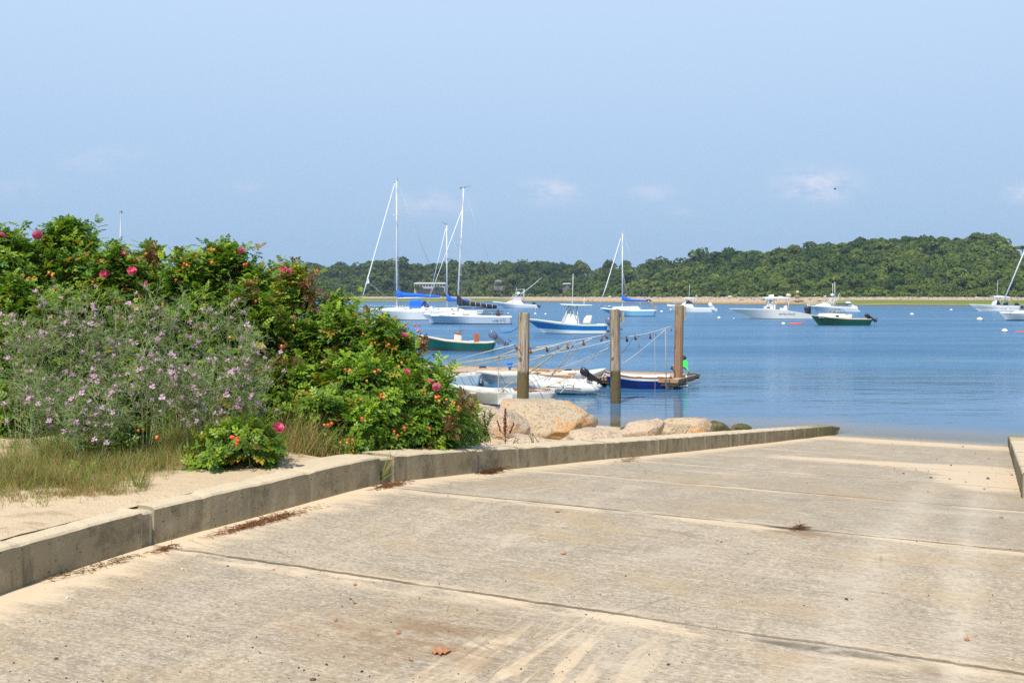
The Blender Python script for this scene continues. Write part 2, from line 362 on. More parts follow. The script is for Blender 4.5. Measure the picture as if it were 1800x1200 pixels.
def m_water():
    m, g = newmat('sea_water'); v = g.pos(); X, Y, Z = g.sep(v)[:3]
    dep = g.n('ShaderNodeAttribute', attribute_name='depth').outputs['Fac']
    big = g.noise(g.scl(v, (.35, 1.0, 1)), .32, 4, .55)
    w1 = g.noise(g.scl(v, (.55, 1.5, 1)), 1.5, 3, .55, .4)
    w2 = g.noise(g.scl(v, (.7, 1.7, 1)), 4.6, 3, .6, .3)
    w3 = g.noise(g.scl(v, (.35, 1, 1)), .42, 3, .5)
    calm = g.m('MULTIPLY', g.ramp(Y, 24, 62), 1.0)                    # sheltered by the slip, ruffled farther out
    gust = g.m('MULTIPLY_ADD', g.ramp(big, .35, .65), .6, .7)
    amp = g.m('MULTIPLY', g.m('MULTIPLY_ADD', calm, .9, .085), gust)
    h = g.m('MULTIPLY', g.m('ADD', g.m('ADD', g.m('MULTIPLY', w1, .10), g.m('MULTIPLY', w2, .022)), g.m('MULTIPLY', w3, .16)), amp)
    nrm = g.bump(h, 1.0, 1.0)
    deep = g.mix(g.ramp(g.noise(g.scl(v, (.012, .09, 1), (4, 1, 0)), 1, 4, .6), .35, .65), (.036, .135, .265), (.056, .185, .335))
    shal = g.mix(g.ramp(dep, .0, .40), (.44, .36, .24), (.075, .18, .30)); deep = g.mix(g.ramp(dep, .30, 1.7), shal, deep)
    body = g.pbsdf(Base_Color=deep, Roughness=.6, Specular_IOR_Level=0.0, Normal=nrm)
    tr = g.n('ShaderNodeBsdfTransparent', {0: (.80, .87, .84)})
    fac = g.m('SUBTRACT', 1, g.m('EXPONENT', g.m('MULTIPLY', dep, -4.5)))
    under = g.n('ShaderNodeMixShader', {0: fac, 1: tr.outputs[0], 2: body}).outputs[0]
    gl = g.n('ShaderNodeBsdfGlossy', {'Color': (1, 1, 1, 1), 'Roughness': g.m('MULTIPLY_ADD', calm, .16, .04), 'Normal': nrm}).outputs[0]
    fr = g.n('ShaderNodeFresnel', {'IOR': 1.33, 'Normal': nrm}).outputs[0]
    fr = g.m('MULTIPLY', fr, g.m('MULTIPLY', g.m('MULTIPLY_ADD', g.ramp(Y, 30, 75), -.40, .95), g.m('MULTIPLY_ADD', g.ramp(g.noise(g.scl(v, (.012, .09, 1)), 1, 4, .6), .35, .65), .35, .72)))
    g.out(g.n('ShaderNodeMixShader', {0: fr, 1: under, 2: gl}).outputs[0])
    return m
def m_far_ground():
    m, g = newmat('far_shore_ground'); v = g.pos(); X, Y, Z = g.sep(v)[:3]
    a = g.n('ShaderNodeAttribute', attribute_name='shore').outputs['Fac']      # metres inland from the water's edge
    mg = g.n('ShaderNodeAttribute', attribute_name='marsh').outputs['Fac']
    aw = g.m('MULTIPLY_ADD', g.m('SUBTRACT', g.noise(v, .09, 4, .6), .5), 9, a)
    sand = g.mix(g.noise(g.scl(v, (.5, 1, 1)), .4, 5, .6), (.40, .29, .17), (.60, .47, .31))
    pink = g.mix(g.noise(v, 1.1, 5, .8), (.26, .20, .16), (.66, .54, .44))
    c = g.mix(g.ramp(aw, 0, 7), (.13, .10, .045), g.mix(g.noise(v, .5, 4), (.30, .21, .095), (.42, .30, .15)))
    c = g.mix(g.ramp(aw, 10, 16), c, sand)
    c = g.mix(g.ramp(aw, 34, 40), c, pink)
    grass = g.mix(g.noise(v, .2, 5, .6), (.13, .17, .03), (.20, .25, .045))
    band = g.m('MULTIPLY', g.m('MULTIPLY', g.ramp(aw, 7, 10), g.ramp(aw, 35, 30)), mg)
    c = g.mix(band, c, grass)
    scrub = g.mix(g.noise(v, .15, 5, .7), (.06, .085, .02), (.125, .14, .04))
    c = g.mix(g.ramp(aw, 50, 56), c, scrub)
    c = g.mix(g.ramp(Z, -.15, -.6), c, (.22, .19, .11))
    g.out(g.pbsdf(Base_Color=c, Roughness=.95, Specular_IOR_Level=.1, Normal=g.bump(g.noise(v, .8, 5, .7), .6, .5)))
    return m

# ---------------------------------------------------------------- ramp
def grid_mesh(name, rows, mat, attrs=None, smooth=True):
    nr, nc = len(rows), len(rows[0])
    V = [p for r in rows for p in r]
    idx = np.arange(nr * nc).reshape(nr, nc)
    Fq = np.stack([idx[:-1, :-1], idx[:-1, 1:], idx[1:, 1:], idx[1:, :-1]], -1).reshape(-1, 4)
    me = np_mesh(name, np.array(V), Fq, [mat], smooth=smooth)
    for k, vals in (attrs or {}).items():
        a = me.attributes.new(k, 'FLOAT', 'POINT'); a.data.foreach_set('value', np.asarray(vals, dtype=np.float32).ravel())
    return me
rows, wd = [], []
RT = .22                                       # the right wall stands at t = RT
for s in np.concatenate([np.arange(-14, 34, .2), [36, 40, 46]]):
    wt = wall_t(s); r = []
    for k in range(41):
        f = k / 40; t = (wt - .12) * (1 - f) + (RT + .1) * f if s > 7 else (wt - .12) + (f ** 1.3) * (12 - wt if s < 2 else (12 - wt) * (7 - s) / 5 + (RT + .12 - wt) * (s - 2) / 5)
        z = rampz(s) if s > -100 else 0
        z += mnoise.noise(Vector((s * .8, t * .8, 0))) * .006
        r.append((t, s, z)); wd.append(t - wt)
    rows.append(r)
o = link_mesh('boat_ramp', grid_mesh('boat_ramp', rows, m_ramp(), {'wd': wd}))
o.rotation_euler = (0, 0, -TH); o['kind'] = 'structure'

# sand bank left of the kerb, and the strip right of it
MS = m_sand()
rows = []
offs = [.14, .22, .3, .38, .5] + list(np.arange(.65, 9, .22)) + [9.5, 11, 13, 16, 20, 26, 34, 46, 60]
for s in np.concatenate([[-30, -20], np.arange(-12, 36, .22), [38, 42, 48, 56, 66]]):
    wt = wall_t(s); r = []
    for f in offs:
        X, Y = XY(s, wt - f); r.append((X, Y, bankz(X, Y)))
    rows.append(r[::-1])
o = link_mesh('sand_bank', grid_mesh('sand_bank', rows, MS)); o['kind'] = 'structure'
rows = []
for s in np.concatenate([np.arange(5, 34, .5), [38, 44, 52]]):
    r = []
    for f in [.12, .3, .6, 1, 2, 4, 8, 16, 30, 60]:
        X, Y = XY(s, RT + f); z = rampz(s) + .16 - .012 * f if s < 25 else rampz(s) - .02
        r.append((X, Y, z))
    rows.append(r)
o = link_mesh('beach', grid_mesh('beach', rows, MS)); o['kind'] = 'structure'

# ---------------------------------------------------------------- kerb walls, one thing of several blocks each
MW, MM = m_wall(), m_mortar()
def kerb_block(parent, s0, s1, tf, hf, th, name='block', mat=None, sink=0.0, jit=.0):
    """block between two stations; tf, hf give the face line and the top"""
    mb = MB(); n = max(2, int((s1 - s0) / .07)); rings = []
    sgn = -1 if th > 0 else 1
    for i in range(n + 1):
        s = s0 + (s1 - s0) * i / n; t = tf(s); z0 = rampz(s); zt = z0 + hf(s) - sink
        e = .018
        sec = [(t, z0 - .3), (t, zt - e), (t + sgn * e * .8, zt - e * .25), (t + sgn * e * 2, zt), (t + sgn * abs(th), zt + .004), (t + sgn * abs(th), z0 - .3)]
        ring = []
        for (tt, z) in sec:
            w = mnoise.noise(Vector((s * 5, tt * 9, z * 9))) * .007 + (-.012 * max(0, mnoise.noise(Vector((s * 9, 3, tt))) - .15) * 2 if z > zt - .03 else 0)
            X, Y = XY(s, tt + w + sink * .8 * sgn); ring.append((X, Y, z + w))
        rings.append(ring)
    mb.rings(rings, 0, sm=False)
    return mb.build(name, mat or MW, parent)
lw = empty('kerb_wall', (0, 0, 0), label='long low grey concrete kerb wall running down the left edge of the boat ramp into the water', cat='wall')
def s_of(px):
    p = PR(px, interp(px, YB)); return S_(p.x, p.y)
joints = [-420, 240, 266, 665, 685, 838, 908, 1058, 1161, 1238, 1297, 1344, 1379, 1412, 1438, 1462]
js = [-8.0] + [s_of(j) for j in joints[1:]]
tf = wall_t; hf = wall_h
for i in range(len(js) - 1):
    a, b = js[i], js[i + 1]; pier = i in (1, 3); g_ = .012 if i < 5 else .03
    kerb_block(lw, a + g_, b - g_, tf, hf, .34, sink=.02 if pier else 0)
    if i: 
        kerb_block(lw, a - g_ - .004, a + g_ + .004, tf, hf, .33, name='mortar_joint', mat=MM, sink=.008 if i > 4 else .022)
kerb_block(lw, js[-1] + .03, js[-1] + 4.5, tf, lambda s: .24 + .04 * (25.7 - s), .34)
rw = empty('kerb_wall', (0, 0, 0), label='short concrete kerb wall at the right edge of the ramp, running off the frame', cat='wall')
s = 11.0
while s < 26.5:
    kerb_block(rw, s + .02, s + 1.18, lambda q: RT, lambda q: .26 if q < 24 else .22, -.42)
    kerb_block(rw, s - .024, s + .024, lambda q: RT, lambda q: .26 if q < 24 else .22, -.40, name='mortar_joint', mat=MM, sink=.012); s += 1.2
# dark tone for painted grass-blade shadows on the kerb face, unused
msc = paint('grass_shadow_streak', (.055, .048, .038), .9, .3, 30)

# ---------------------------------------------------------------- boulders
MR1 = m_rock('granite_orange', (.48, .37, .23), (.64, .51, .35), (.62, .32, .10), .7)
MR2 = m_rock('granite_pale', (.50, .385, .26), (.66, .53, .385), (.58, .38, .22), .6)
MR3 = m_rock('granite_wet', (.16, .13, .07), (.26, .2, .11), (.13, .12, .05), .5, (.085, .085, .03))
def boulder(px, pb, w, h, d, label, mat, seed, dep=.8, flat=.55, rz=0, group='granite boulders behind the kerb'):
    """px centre, pb base row, w h size in photo pixels at distance d"""
    import bmesh
    k = d / F; base = PD(px, pb, d)
    bm = bmesh.new(); bmesh.ops.create_icosphere(bm, subdivisions=5, radius=1)
    rs = random.Random(seed); planes = []
    for _ in range(16):
        n = Vector((rs.uniform(-1, 1), rs.uniform(-1, 1), rs.uniform(-.5, 1))).normalized(); planes.append((n, rs.uniform(.58, .86)))
    planes.append((Vector((0, 0, 1)), flat + .15))
    o3 = Vector((seed * 3.1, seed * 1.7, 0))
    for v in bm.verts:
        p = v.co.copy()
        for n, c in planes:
            dd = p.dot(n) - c
            if dd > 0: p -= n * dd * .95
        p *= 1 + mnoise.noise(p * 1.4 + o3) * .12 + mnoise.noise(p * 4 + o3) * .055 + mnoise.noise(p * 11 + o3) * .028 + abs(mnoise.noise(p * 2.3 + o3)) * -.07
        v.co = p
    xs = [v.co.x for v in bm.verts]; zs = [v.co.z for v in bm.verts]
    sx = w * k / (max(xs) - min(xs)); top = max(zs); lo = -.35
    sz = h * k / (top - lo)
    for v in bm.verts:
        v.co = Vector(((v.co.x - (max(xs) + min(xs)) / 2) * sx, v.co.y * sx * dep, (v.co.z - lo) * sz))
    me = bpy.data.meshes.new('boulder'); bm.to_mesh(me); bm.free(); me.materials.append(mat)
    for p in me.polygons: p.use_smooth = True
    o = link_mesh('boulder', me); o.location = (base.x, base.y + w * k * dep * .3, base.z); o.rotation_euler = (0, 0, rz)
    return tag(o, label, 'boulder', group)
boulder(962, 772, 190, 66, 15.8, 'biggest flat topped boulder with an orange stain, below the left mooring pile', MR1, 5, .75, .5)
boulder(868, 778, 130, 56, 14.4, 'pale sloping boulder behind the red dock weed, left of the biggest boulder', MR2, 11, .8, .35)
boulder(835, 770, 110, 60, 15.2, 'pale boulder half hidden by the spiky green leaves at the end of the rose bushes', MR2, 23, .8, .5)
boulder(1042, 785, 120, 28, 14.6, 'low pale slab of rock between the biggest boulder and the kerb', MR2, 31, .7, .4)
boulder(930, 790, 110, 22, 13.2, 'flat pale rock lying against the kerb beside the red dock weed', MR2, 37, .7, .4)
boulder(1128, 778, 90, 40, 17.2, 'rounded peach boulder behind the kerb, left neighbour of the small orange one', MR2, 44, .8, .6)
boulder(1186, 768, 52, 22, 18.2, 'small orange brown boulder between the peach boulder and the pebbly mound', MR1, 52, .8, .6)
boulder(1212, 768, 95, 32, 19.6, 'broad speckled brown boulder, the highest right of the orange one', MR1, 61, .8, .5)
boulder(1268, 762, 46, 22, 21.5, 'dark green weedy stone at the edge of the water', MR3, 68, .8, .6)
boulder(1305, 758, 40, 12, 23, 'small dark brown stone, farthest right of the stones along the shore', MR3, 75, .8, .6)
boulder(1102, 757, 26, 9, 24, 'small flat brown stone lying on wet sand right of the middle pile', MR3, 81, .8, .5)

# ---------------------------------------------------------------- far land
RIDGE_R = [(1000, 484), (1060, 476), (1130, 470), (1180, 463), (1250, 449), (1300, 437), (1400, 430), (1450, 422), (1540, 412), (1600, 408), (1700, 410), (1755, 412), (1785, 436), (1830, 444), (1900, 450), (2100, 460)]
RIDGE_L = [(-400, 470), (300, 480), (480, 475), (520, 466), (600, 464), (700, 462), (800, 463), (900, 460), (1000, 459), (1060, 460), (1100, 463), (1150, 464), (1300, 466), (1500, 470)]
def ss(x, a, b):
    x = max(0, min(1, (x - a) / (b - a))); return x * x * (3 - 2 * x)
def shore_y(px): return float(np.interp(px, [-600, 300, 600, 900, 950, 1000, 1100, 1200, 1300, 1500, 1800, 2600], [760, 660, 620, 600, 585, 560, 500, 430, 390, 362, 345, 330]))
def land(X, Y):
    px = 900 + F * X / max(Y, 1); sy = shore_y(px); q = Y - sy
    if q < 0: return max(-2.6, .06 * q), q
    z = np.interp(q, [0, 8, 12, 36, 46, 60], [0, .5, .8, 2.1, 2.8, 3.3])
    if px > 1000 or q > 0:
        zr = CH + (HZ - interp(px, RIDGE_R)) / F * (sy + 175) - 9.5 if px > 985 else 0
        zl = CH + (HZ - interp(px, RIDGE_L)) / F * 740 - 11
        fr = ss(q, 52, 175) * ss(px, 1000, 1100); fl = ss(Y, 665, 740)
        hr = (max(zr, 3.7) - 3.3) * fr; hl = (max(zl, 3.7) - 3.3) * fl * (1 if px < 1500 else .9)
        z = z + max(hr, hl * ss(q, 50, 90)) + (mnoise.noise(Vector((X * .03, Y * .03, 0))) * 2.0 * ss(q, 60, 120))
    return float(z), q
ys = np.concatenate([[-80, -40, 0, 30, 60, 120, 200, 280], np.arange(310, 860, 6), [900, 1000, 1150, 1300]])
xs = np.concatenate([[-900, -700, -550], np.arange(-450, 560, 8), [620, 750, 950]])
rows, sh, mr = [], [], []
for y in ys:
    r = []
    for x in xs:
        if y < 300: z, q, px = -2.7, -300, 900
        else:
            z, q = land(x, y); px = 900 + F * x / y
        r.append((x, y, z)); sh.append(q)
        mr.append(1 - ss(px, 860, 950) + ss(px, 1420, 1500) if px > 0 else 1)
    rows.append(r)
o = link_mesh('ground', grid_mesh('ground', rows, m_far_ground(), {'shore': sh, 'marsh': mr})); o['kind'] = 'structure'

# water
ys = np.concatenate([np.arange(18, 60, .5), np.arange(60, 120, 5), [150, 200, 260, 330, 400, 480, 560, 660, 800]])
xs = np.concatenate([[-700, -400, -200, -100, -60, -40, -28, -20], np.arange(-16, 22, .5), [26, 34, 50, 80, 150, 300, 500, 700]])
rows, dp = [], []
for y in ys:
    r = []
    for x in xs:
        s, t = S_(x, y), T_(x, y)
        if y < 60 and abs(x) < 60:
            if t < wall_t(s): dep = -bankz(x, y)
            else: dep = -rampz(s)
        elif y < 60: dep = 1
        else: dep = 2.5
        r.append((x, y, 0)); dp.append(max(0, dep))
    rows.append(r)
o = link_mesh('water', grid_mesh('water', rows, m_water(), {'depth': dp})); o['kind'] = 'structure'
# ---------------------------------------------------------------- plant materials
def m_leaf(name, trans=.3, rough=.5, spec=.35):
    m, g = newmat(name); a = g.n('ShaderNodeAttribute', attribute_name='col').outputs['Color']
    v = g.pos(); c = g.mix(g.noise(v, 30, 3), g.mix(1.0, a, (.75, .8, .7), 'MULTIPLY'), g.mix(1.0, a, (1.2, 1.15, 1.1), 'MULTIPLY'))
    b = g.pbsdf(Base_Color=c, Roughness=rough, Specular_IOR_Level=spec)
    t = g.n('ShaderNodeBsdfTranslucent', {0: g.mix(1.0, c, (1.15, 1.25, .55), 'MULTIPLY')}).outputs[0]
    g.out(g.n('ShaderNodeMixShader', {0: trans, 1: b, 2: t}).outputs[0]); return m
ML = m_leaf('rose_leaf', .38, .42, .45); MK = m_leaf('wiry_stem', .15, .7, .2); MG = m_leaf('grass_blade', .3, .6)
MC = paint('cane_bark', (.12, .075, .045), .85, .4, 20)
def m_petal(name, a, b):
    m, g = newmat(name); c = g.mix(g.noise(g.co(), 40, 3), a, b)
    t = g.n('ShaderNodeBsdfTranslucent', {0: c}).outputs[0]
    g.out(g.n('ShaderNodeMixShader', {0: .35, 1: g.pbsdf(Base_Color=c, Roughness=.6), 2: t}).outputs[0]); return m
MP = m_petal('pink_petal', (.80, .075, .22), (.92, .24, .42)); MPK = m_petal('mauve_petal', (.78, .48, .66), (.90, .70, .82))
MY = paint('stamen_yellow', (.7, .5, .08), .7); MHIP = paint('rose_hip_red', (.72, .085, .02), .3, .3, 30); MHIP2 = paint('rose_hip_orange', (.75, .26, .04), .35, .3, 30)
MSEP = paint('dry_sepal', (.28, .19, .08), .8, .3, 30)

def leaflet(x, y, ang, L, W):
    ca, sa = math.cos(ang), math.sin(ang)
    pts = [(0, 0, 0), (.32 * L, -W * .5, .16 * W), (.74 * L, -W * .42, .14 * W), (L, 0, -.12 * L), (.74 * L, W * .42, .14 * W), (.32 * L, W * .5, .16 * W)]
    return [(x + px * ca - py * sa, y + px * sa + py * ca, pz) for px, py, pz in pts]
def compound(npair=3, L=.37, W=.225):
    V, Fc = [], []
    spots = [(.86, 0, 0, L * 1.05)] 
    for i in range(npair):
        x = .16 + .27 * i
        for s in (-1, 1): spots.append((x, s * .02, s * R(62 - 8 * i), L * (.82 + .1 * i)))
    for x, y, a, l in spots:
        b = len(V); V += leaflet(x, y, a, l, W if a else W * 1.1); Fc += [(b, b + 1, b + 2, b + 3), (b, b + 3, b + 4, b + 5)]
    b = len(V); V += [(0, -.015, 0), (0, .015, 0), (.8, .01, .0), (.8, -.01, .0)]; Fc.append((b, b + 1, b + 2, b + 3))
    V = np.array(V); V[:, 2] -= .22 * V[:, 0] ** 2
    return V, np.array(Fc)
CV, CF = compound()
def rv(n, s=1.0): return rng.normal(size=(n, 3)) * s

def rosettes(tips, axes, per=8, size=.105, tone=1.0, yellow=.06, pal=None):
    """leafy shoot tips: whorls of compound leaves round each tip"""
    n = len(tips); Pp, Xx, Nn, Ss, Cc = [], [], [], [], []
    u = unit(np.cross(axes, rv(n))); w = unit(np.cross(axes, u))
    g1 = rng.random(n)
    for k in range(per):
        a = 2.4 * k + rng.random(n) * .8; lift = (.25 + .95 * k / per) + rng.normal(size=n) * .15     # inner leaves stand up
        rad = (u * np.cos(a)[:, None] + w * np.sin(a)[:, None])
        X = unit(rad * np.cos(lift * .9)[:, None] + axes * np.sin(lift * .9 + .05)[:, None] + rv(n, .12))
        N = unit(axes * 1.0 - X * (axes * X).sum(1, keepdims=True) + rv(n, .22))
        Pp.append(tips - axes * ((per - k) * .016)[..., None] if False else tips - axes * (per - k) * .016 + rv(n, .012)); Xx.append(X); Nn.append(N)
        Ss.append(size * (1.15 - .5 * k / per) * rng.uniform(.75, 1.2, n))
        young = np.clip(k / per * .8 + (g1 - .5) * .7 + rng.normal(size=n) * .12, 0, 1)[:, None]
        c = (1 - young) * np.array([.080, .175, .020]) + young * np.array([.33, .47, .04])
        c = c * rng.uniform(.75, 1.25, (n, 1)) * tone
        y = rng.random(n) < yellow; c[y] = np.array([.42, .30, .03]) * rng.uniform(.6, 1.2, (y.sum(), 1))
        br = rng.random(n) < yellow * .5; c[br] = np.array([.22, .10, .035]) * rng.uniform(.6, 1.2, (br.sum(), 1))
        Cc.append(c)
    return instance(CV, CF, np.concatenate(Pp), np.concatenate(Xx), np.concatenate(Nn), np.concatenate(Ss), np.concatenate(Cc))

def tubes_np(A, B, r0, r1, col):
    """many thin three-sided rods A->B"""
    n = len(A); X = unit(B - A); U = unit(np.cross(X, rv(n))); W = np.cross(X, U)
    V = []
    for q, r in ((A, r0), (B, r1)):
        for k in range(3):
            a = 2 * math.pi * k / 3; V.append(q + (U * math.cos(a) + W * math.sin(a)) * (np.asarray(r).reshape(-1, 1) if np.ndim(r) else r))
    V = np.stack(V, 1).reshape(-1, 3); b = (np.arange(n) * 6)[:, None, None]
    Fq = (np.array([[0, 1, 4, 3], [1, 2, 5, 4], [2, 0, 3, 5]])[None] + b).reshape(-1, 4)
    return V, Fq, np.repeat(col, 6, axis=0)

BUSHES = []
def rose_bush(px, top, d, hw, label, dens=78, tone=1.0, depr=1.0, yellow=.05, size=.128, gx=None, nb=0, base=None):
    k = d / F; X = (px - 900) * k; Y = d; z0 = base if base is not None else bankz(X, Y); H = (CH + (HZ - top) * k) - z0 - .05
    rx = hw * k; ry = rx * depr
    root = empty('rose_bush', (X, Y, z0), label=label, cat='bush', group='beach rose bushes')
    sd_ = rng.random(3) * 50
    area = math.pi * (rx + ry) * H * .85
    nt = int(area * dens)
    u = rng.random(nt) ** .85; ph = rng.random(nt) * 2 * math.pi
    # the camera side and the top matter most
    inner = rng.random(nt) < .3
    prof = np.sqrt(np.clip(1 - u ** 2.6, 0, 1)) * (.72 + .28 * np.minimum(1, u * 3)) 
    lum = np.array([mnoise.noise(Vector((math.cos(p) * 1.3 + sd_[0], math.sin(p) * 1.3 + sd_[1], uu * H * 1.6 + sd_[2]))) for p, uu in zip(ph, u)])
    lum2 = np.array([mnoise.noise(Vector((math.cos(p) * 3.4 + sd_[1], math.sin(p) * 3.4 + sd_[2], uu * H * 4.2 + sd_[0]))) for p, uu in zip(ph, u)])
    rr = prof * (1 + .38 * lum + .22 * lum2) * np.where(inner, rng.uniform(.45, .9, nt), rng.uniform(.9, 1.06, nt))
    tips = np.stack([rx * rr * np.cos(ph), ry * rr * np.sin(ph), H * (u * (1 + .10 * lum2)) + .03], 1)
    out = np.stack([np.cos(ph) * prof, np.sin(ph) * prof, .35 + u * .9], 1)
    axes = unit(out + rv(nt, .28))
    keep = (lum2 + rng.random(nt) * .9 > -.12) | (u > .85)
    tips, axes, inn = tips[keep], axes[keep], inner[keep]
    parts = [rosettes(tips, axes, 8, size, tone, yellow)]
    # a few long shoots that break the outline
    m = max(4, int(rx * 14)); a = rng.random(m) * 6.28; q = rng.random(m) * .8
    st = np.stack([rx * q * np.cos(a), ry * q * np.sin(a), np.full(m, H * .8)], 1)
    ax2 = unit(np.stack([np.cos(a) * q * .6, np.sin(a) * q * .6, np.ones(m)], 1) + rv(m, .15)); ln = rng.uniform(.12, .32, m)[:, None] * min(1.0, H)
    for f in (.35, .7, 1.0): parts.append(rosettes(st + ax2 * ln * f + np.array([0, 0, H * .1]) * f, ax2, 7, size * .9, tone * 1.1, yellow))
    V, Fq, C = merge(parts); V[:, 2] = np.maximum(V[:, 2], .0)
    link_mesh('foliage', np_mesh('foliage', V, Fq, [ML], C), root)
    # canes
    nc = min(len(tips), int(90 + 60 * rx)); sel = rng.choice(len(tips), nc, replace=False); T = tips[sel]
    B = np.stack([T[:, 0] * .25, T[:, 1] * .25, np.full(nc, -.05)], 1); M = (T + B) / 2 + rv(nc, .05) + np.array([0, 0, .12 * H])
    col = np.tile([[.14, .085, .05]], (nc, 1))
    V, Fq, C = merge([tubes_np(B, M, .006, .0045, col), tubes_np(M, T, .0045, .0025, col)])
    link_mesh('canes', np_mesh('canes', V, Fq, [MK], C), root)
    BUSHES.append((root, X, Y, z0, H, rx, ry, px, top, hw, d))
    return root
rose_bush(2, 406, 10.4, 118, 'tall rose bush at the far left frame edge, pink bloom at its top', 55)
rose_bush(122, 392, 10.9, 92, 'tallest rose bush, its bright leafy crown left of the lone mast')
rose_bush(205, 437, 10.3, 66, 'rose bush right below the lone mast, with a yellow leaf', yellow=.1)
rose_bush(267, 434, 10.8, 44, 'narrow upright rose bush topped by one bunch of orange hips', yellow=.09)
rose_bush(325, 452, 10.6, 60, 'yellow green rose bush between the two with orange hips on top', tone=1.2)
rose_bush(392, 430, 11.0, 72, 'tall dark rose bush with orange hips and a pink bloom on its crown', yellow=.06)
rose_bush(508, 466, 10.9, 62, 'rose bush with dry brown leaf clusters before the far wooded shore', yellow=.16)
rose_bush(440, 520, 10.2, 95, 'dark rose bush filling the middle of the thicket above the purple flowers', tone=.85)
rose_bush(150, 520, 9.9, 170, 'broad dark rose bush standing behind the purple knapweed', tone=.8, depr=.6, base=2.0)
rose_bush(600, 545, 10.6, 72, 'rose bush covering the bow of the big white sloop from below', yellow=.07)
rose_bush(684, 562, 10.4, 74, 'rose bush with a pink bloom left of the green skiff', yellow=.07)
rose_bush(640, 628, 9.75, 92, 'bushy rose bush spilling over the kerb in the middle of the thicket', tone=1.15, dens=70)
rose_bush(745, 650, 10.1, 76, 'rose bush at the right end with two pink blooms before the dinghies', tone=1.1)
rose_bush(558, 690, 9.3, 62, 'rose bush beside the clump of tall dry grass', tone=1.0)
rose_bush(700, 715, 9.9, 80, 'low rose bush hanging over the kerb with red hips low on its front', tone=1.0)
rose_bush(800, 722, 10.9, 62, 'last low rose bush before the boulders', tone=.95, size=.09)
rose_bush(418, 738, 7.95, 88, 'low dense rose bush on the kerb in front of the knapweed', tone=.9, dens=85, size=.11)
rose_bush(372, 800, 7.75, 50, 'small bright skirt of rose leaves at the foot of the low dense bush', tone=1.1, dens=85, size=.10)
rose_bush(163, 815, 7.5, 38, 'smallest rose bush, a single seedling on the sand with one red bud', tone=1.15, dens=80, size=.10)
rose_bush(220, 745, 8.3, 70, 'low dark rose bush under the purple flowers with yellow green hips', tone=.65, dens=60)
rose_bush(772, 648, 11.4, 26, 'light green rose shoot standing up before the dinghies', tone=1.5, dens=40, yellow=.2, size=.13)

rose_bush(455, 474, 10.9, 48, 'small rose bush filling the notch left of the brown leaf clusters')
rose_bush(588, 520, 11.0, 42, 'small rose bush behind the hidden timber pile')
rose_bush(310, 560, 10.6, 150, 'broad leafy rose bush closing the gap behind the knapweed tops', depr=.5, base=2.0, dens=60)
rose_bush(560, 575, 10.7, 80, 'rose bush between the brown leaf clusters and the bow of the sloop', tone=1.0)
rose_bush(505, 640, 9.8, 55, 'rose bush with three red hips above tall dry grass', tone=1.1)
rose_bush(620, 705, 9.35, 60, 'low rose bush over the kerb just right of the tall grass', tone=1.15)
rose_bush(40, 500, 10.0, 100, 'rose bush at the left edge below the first pink bloom', tone=1.0, base=2.0)

def bush_at(px, py):
    """the bush whose front the pixel falls on, and the point just in front of it"""
    best = None
    for b in BUSHES:
        root, X, Y, z0, H, rx, ry, bx, top, hw, d = b
        u = abs(px - bx) / (hw * 1.15); bot = HZ + (CH - z0) / d * F
        if u <= 1 and top - 14 <= py <= bot + 5:
            v = min(1, max(0, (bot - py) / (bot - top))); pr = math.sqrt(max(0, 1 - v ** 2.6))
            dd = d - ry * math.sqrt(max(0, 1 - u * u)) * pr * 1.02 - .05
            if best is None or dd < best[1]: best = (b, dd)
    if best is None: best = (min(BUSHES, key=lambda b: abs(b[7] - px)), 10)
    return best
def put(me_obj, px, py, name, extra=0, rot=None, scale=1):
    b, dd = bush_at(px, py); px = min(max(px, b[7] - b[9] * .8), b[7] + b[9] * .8); py = max(py, b[8] + 9); p = PD(px, py, dd - extra); c = copy_tree(me_obj, b[0]); c.name = name
    c.location = p - b[0].location; c.rotation_euler = rot or (0, 0, 0); c.scale = (scale,) * 3
    return c
def rose_flower():
    mb = MB(); rs = random.Random(3)
    for lay, (n, r, up) in enumerate([(5, .042, .25), (5, .034, .75), (4, .022, 1.1)]):
        for k in range(n):
            a = 2 * math.pi * (k + .5 * lay) / n + rs.uniform(-.15, .15); c, s = math.cos(a), math.sin(a); g_ = []
            for i in range(4):
                rr = r * i / 3; row = []
                for j in range(-2, 3):
                    wv = r * .42 * j * math.sin(math.pi * (.12 + .75 * i / 3) ** .8) ; z = rr * up * .7 + .012 * (j / 2) ** 2 * (i > 1) + rs.uniform(-.003, .003) + .004 * lay
                    x = rr * math.cos(up * .5); row.append((x * c - wv * s, x * s + wv * c, z))
                g_.append(row)
            b = len(mb.v)
            for row in g_: mb.v += row
            for i in range(3):
                for j in range(4): mb.face([b + i * 5 + j, b + i * 5 + j + 1, b + (i + 1) * 5 + j + 1, b + (i + 1) * 5 + j], 0, True)
    o = mb.build('rose_bloom', MP)
    st = MB(); st.ball((0, 0, .010), .009, 0, 8, (1, 1, .6)); st.build('stamens', MY, o)
    return o
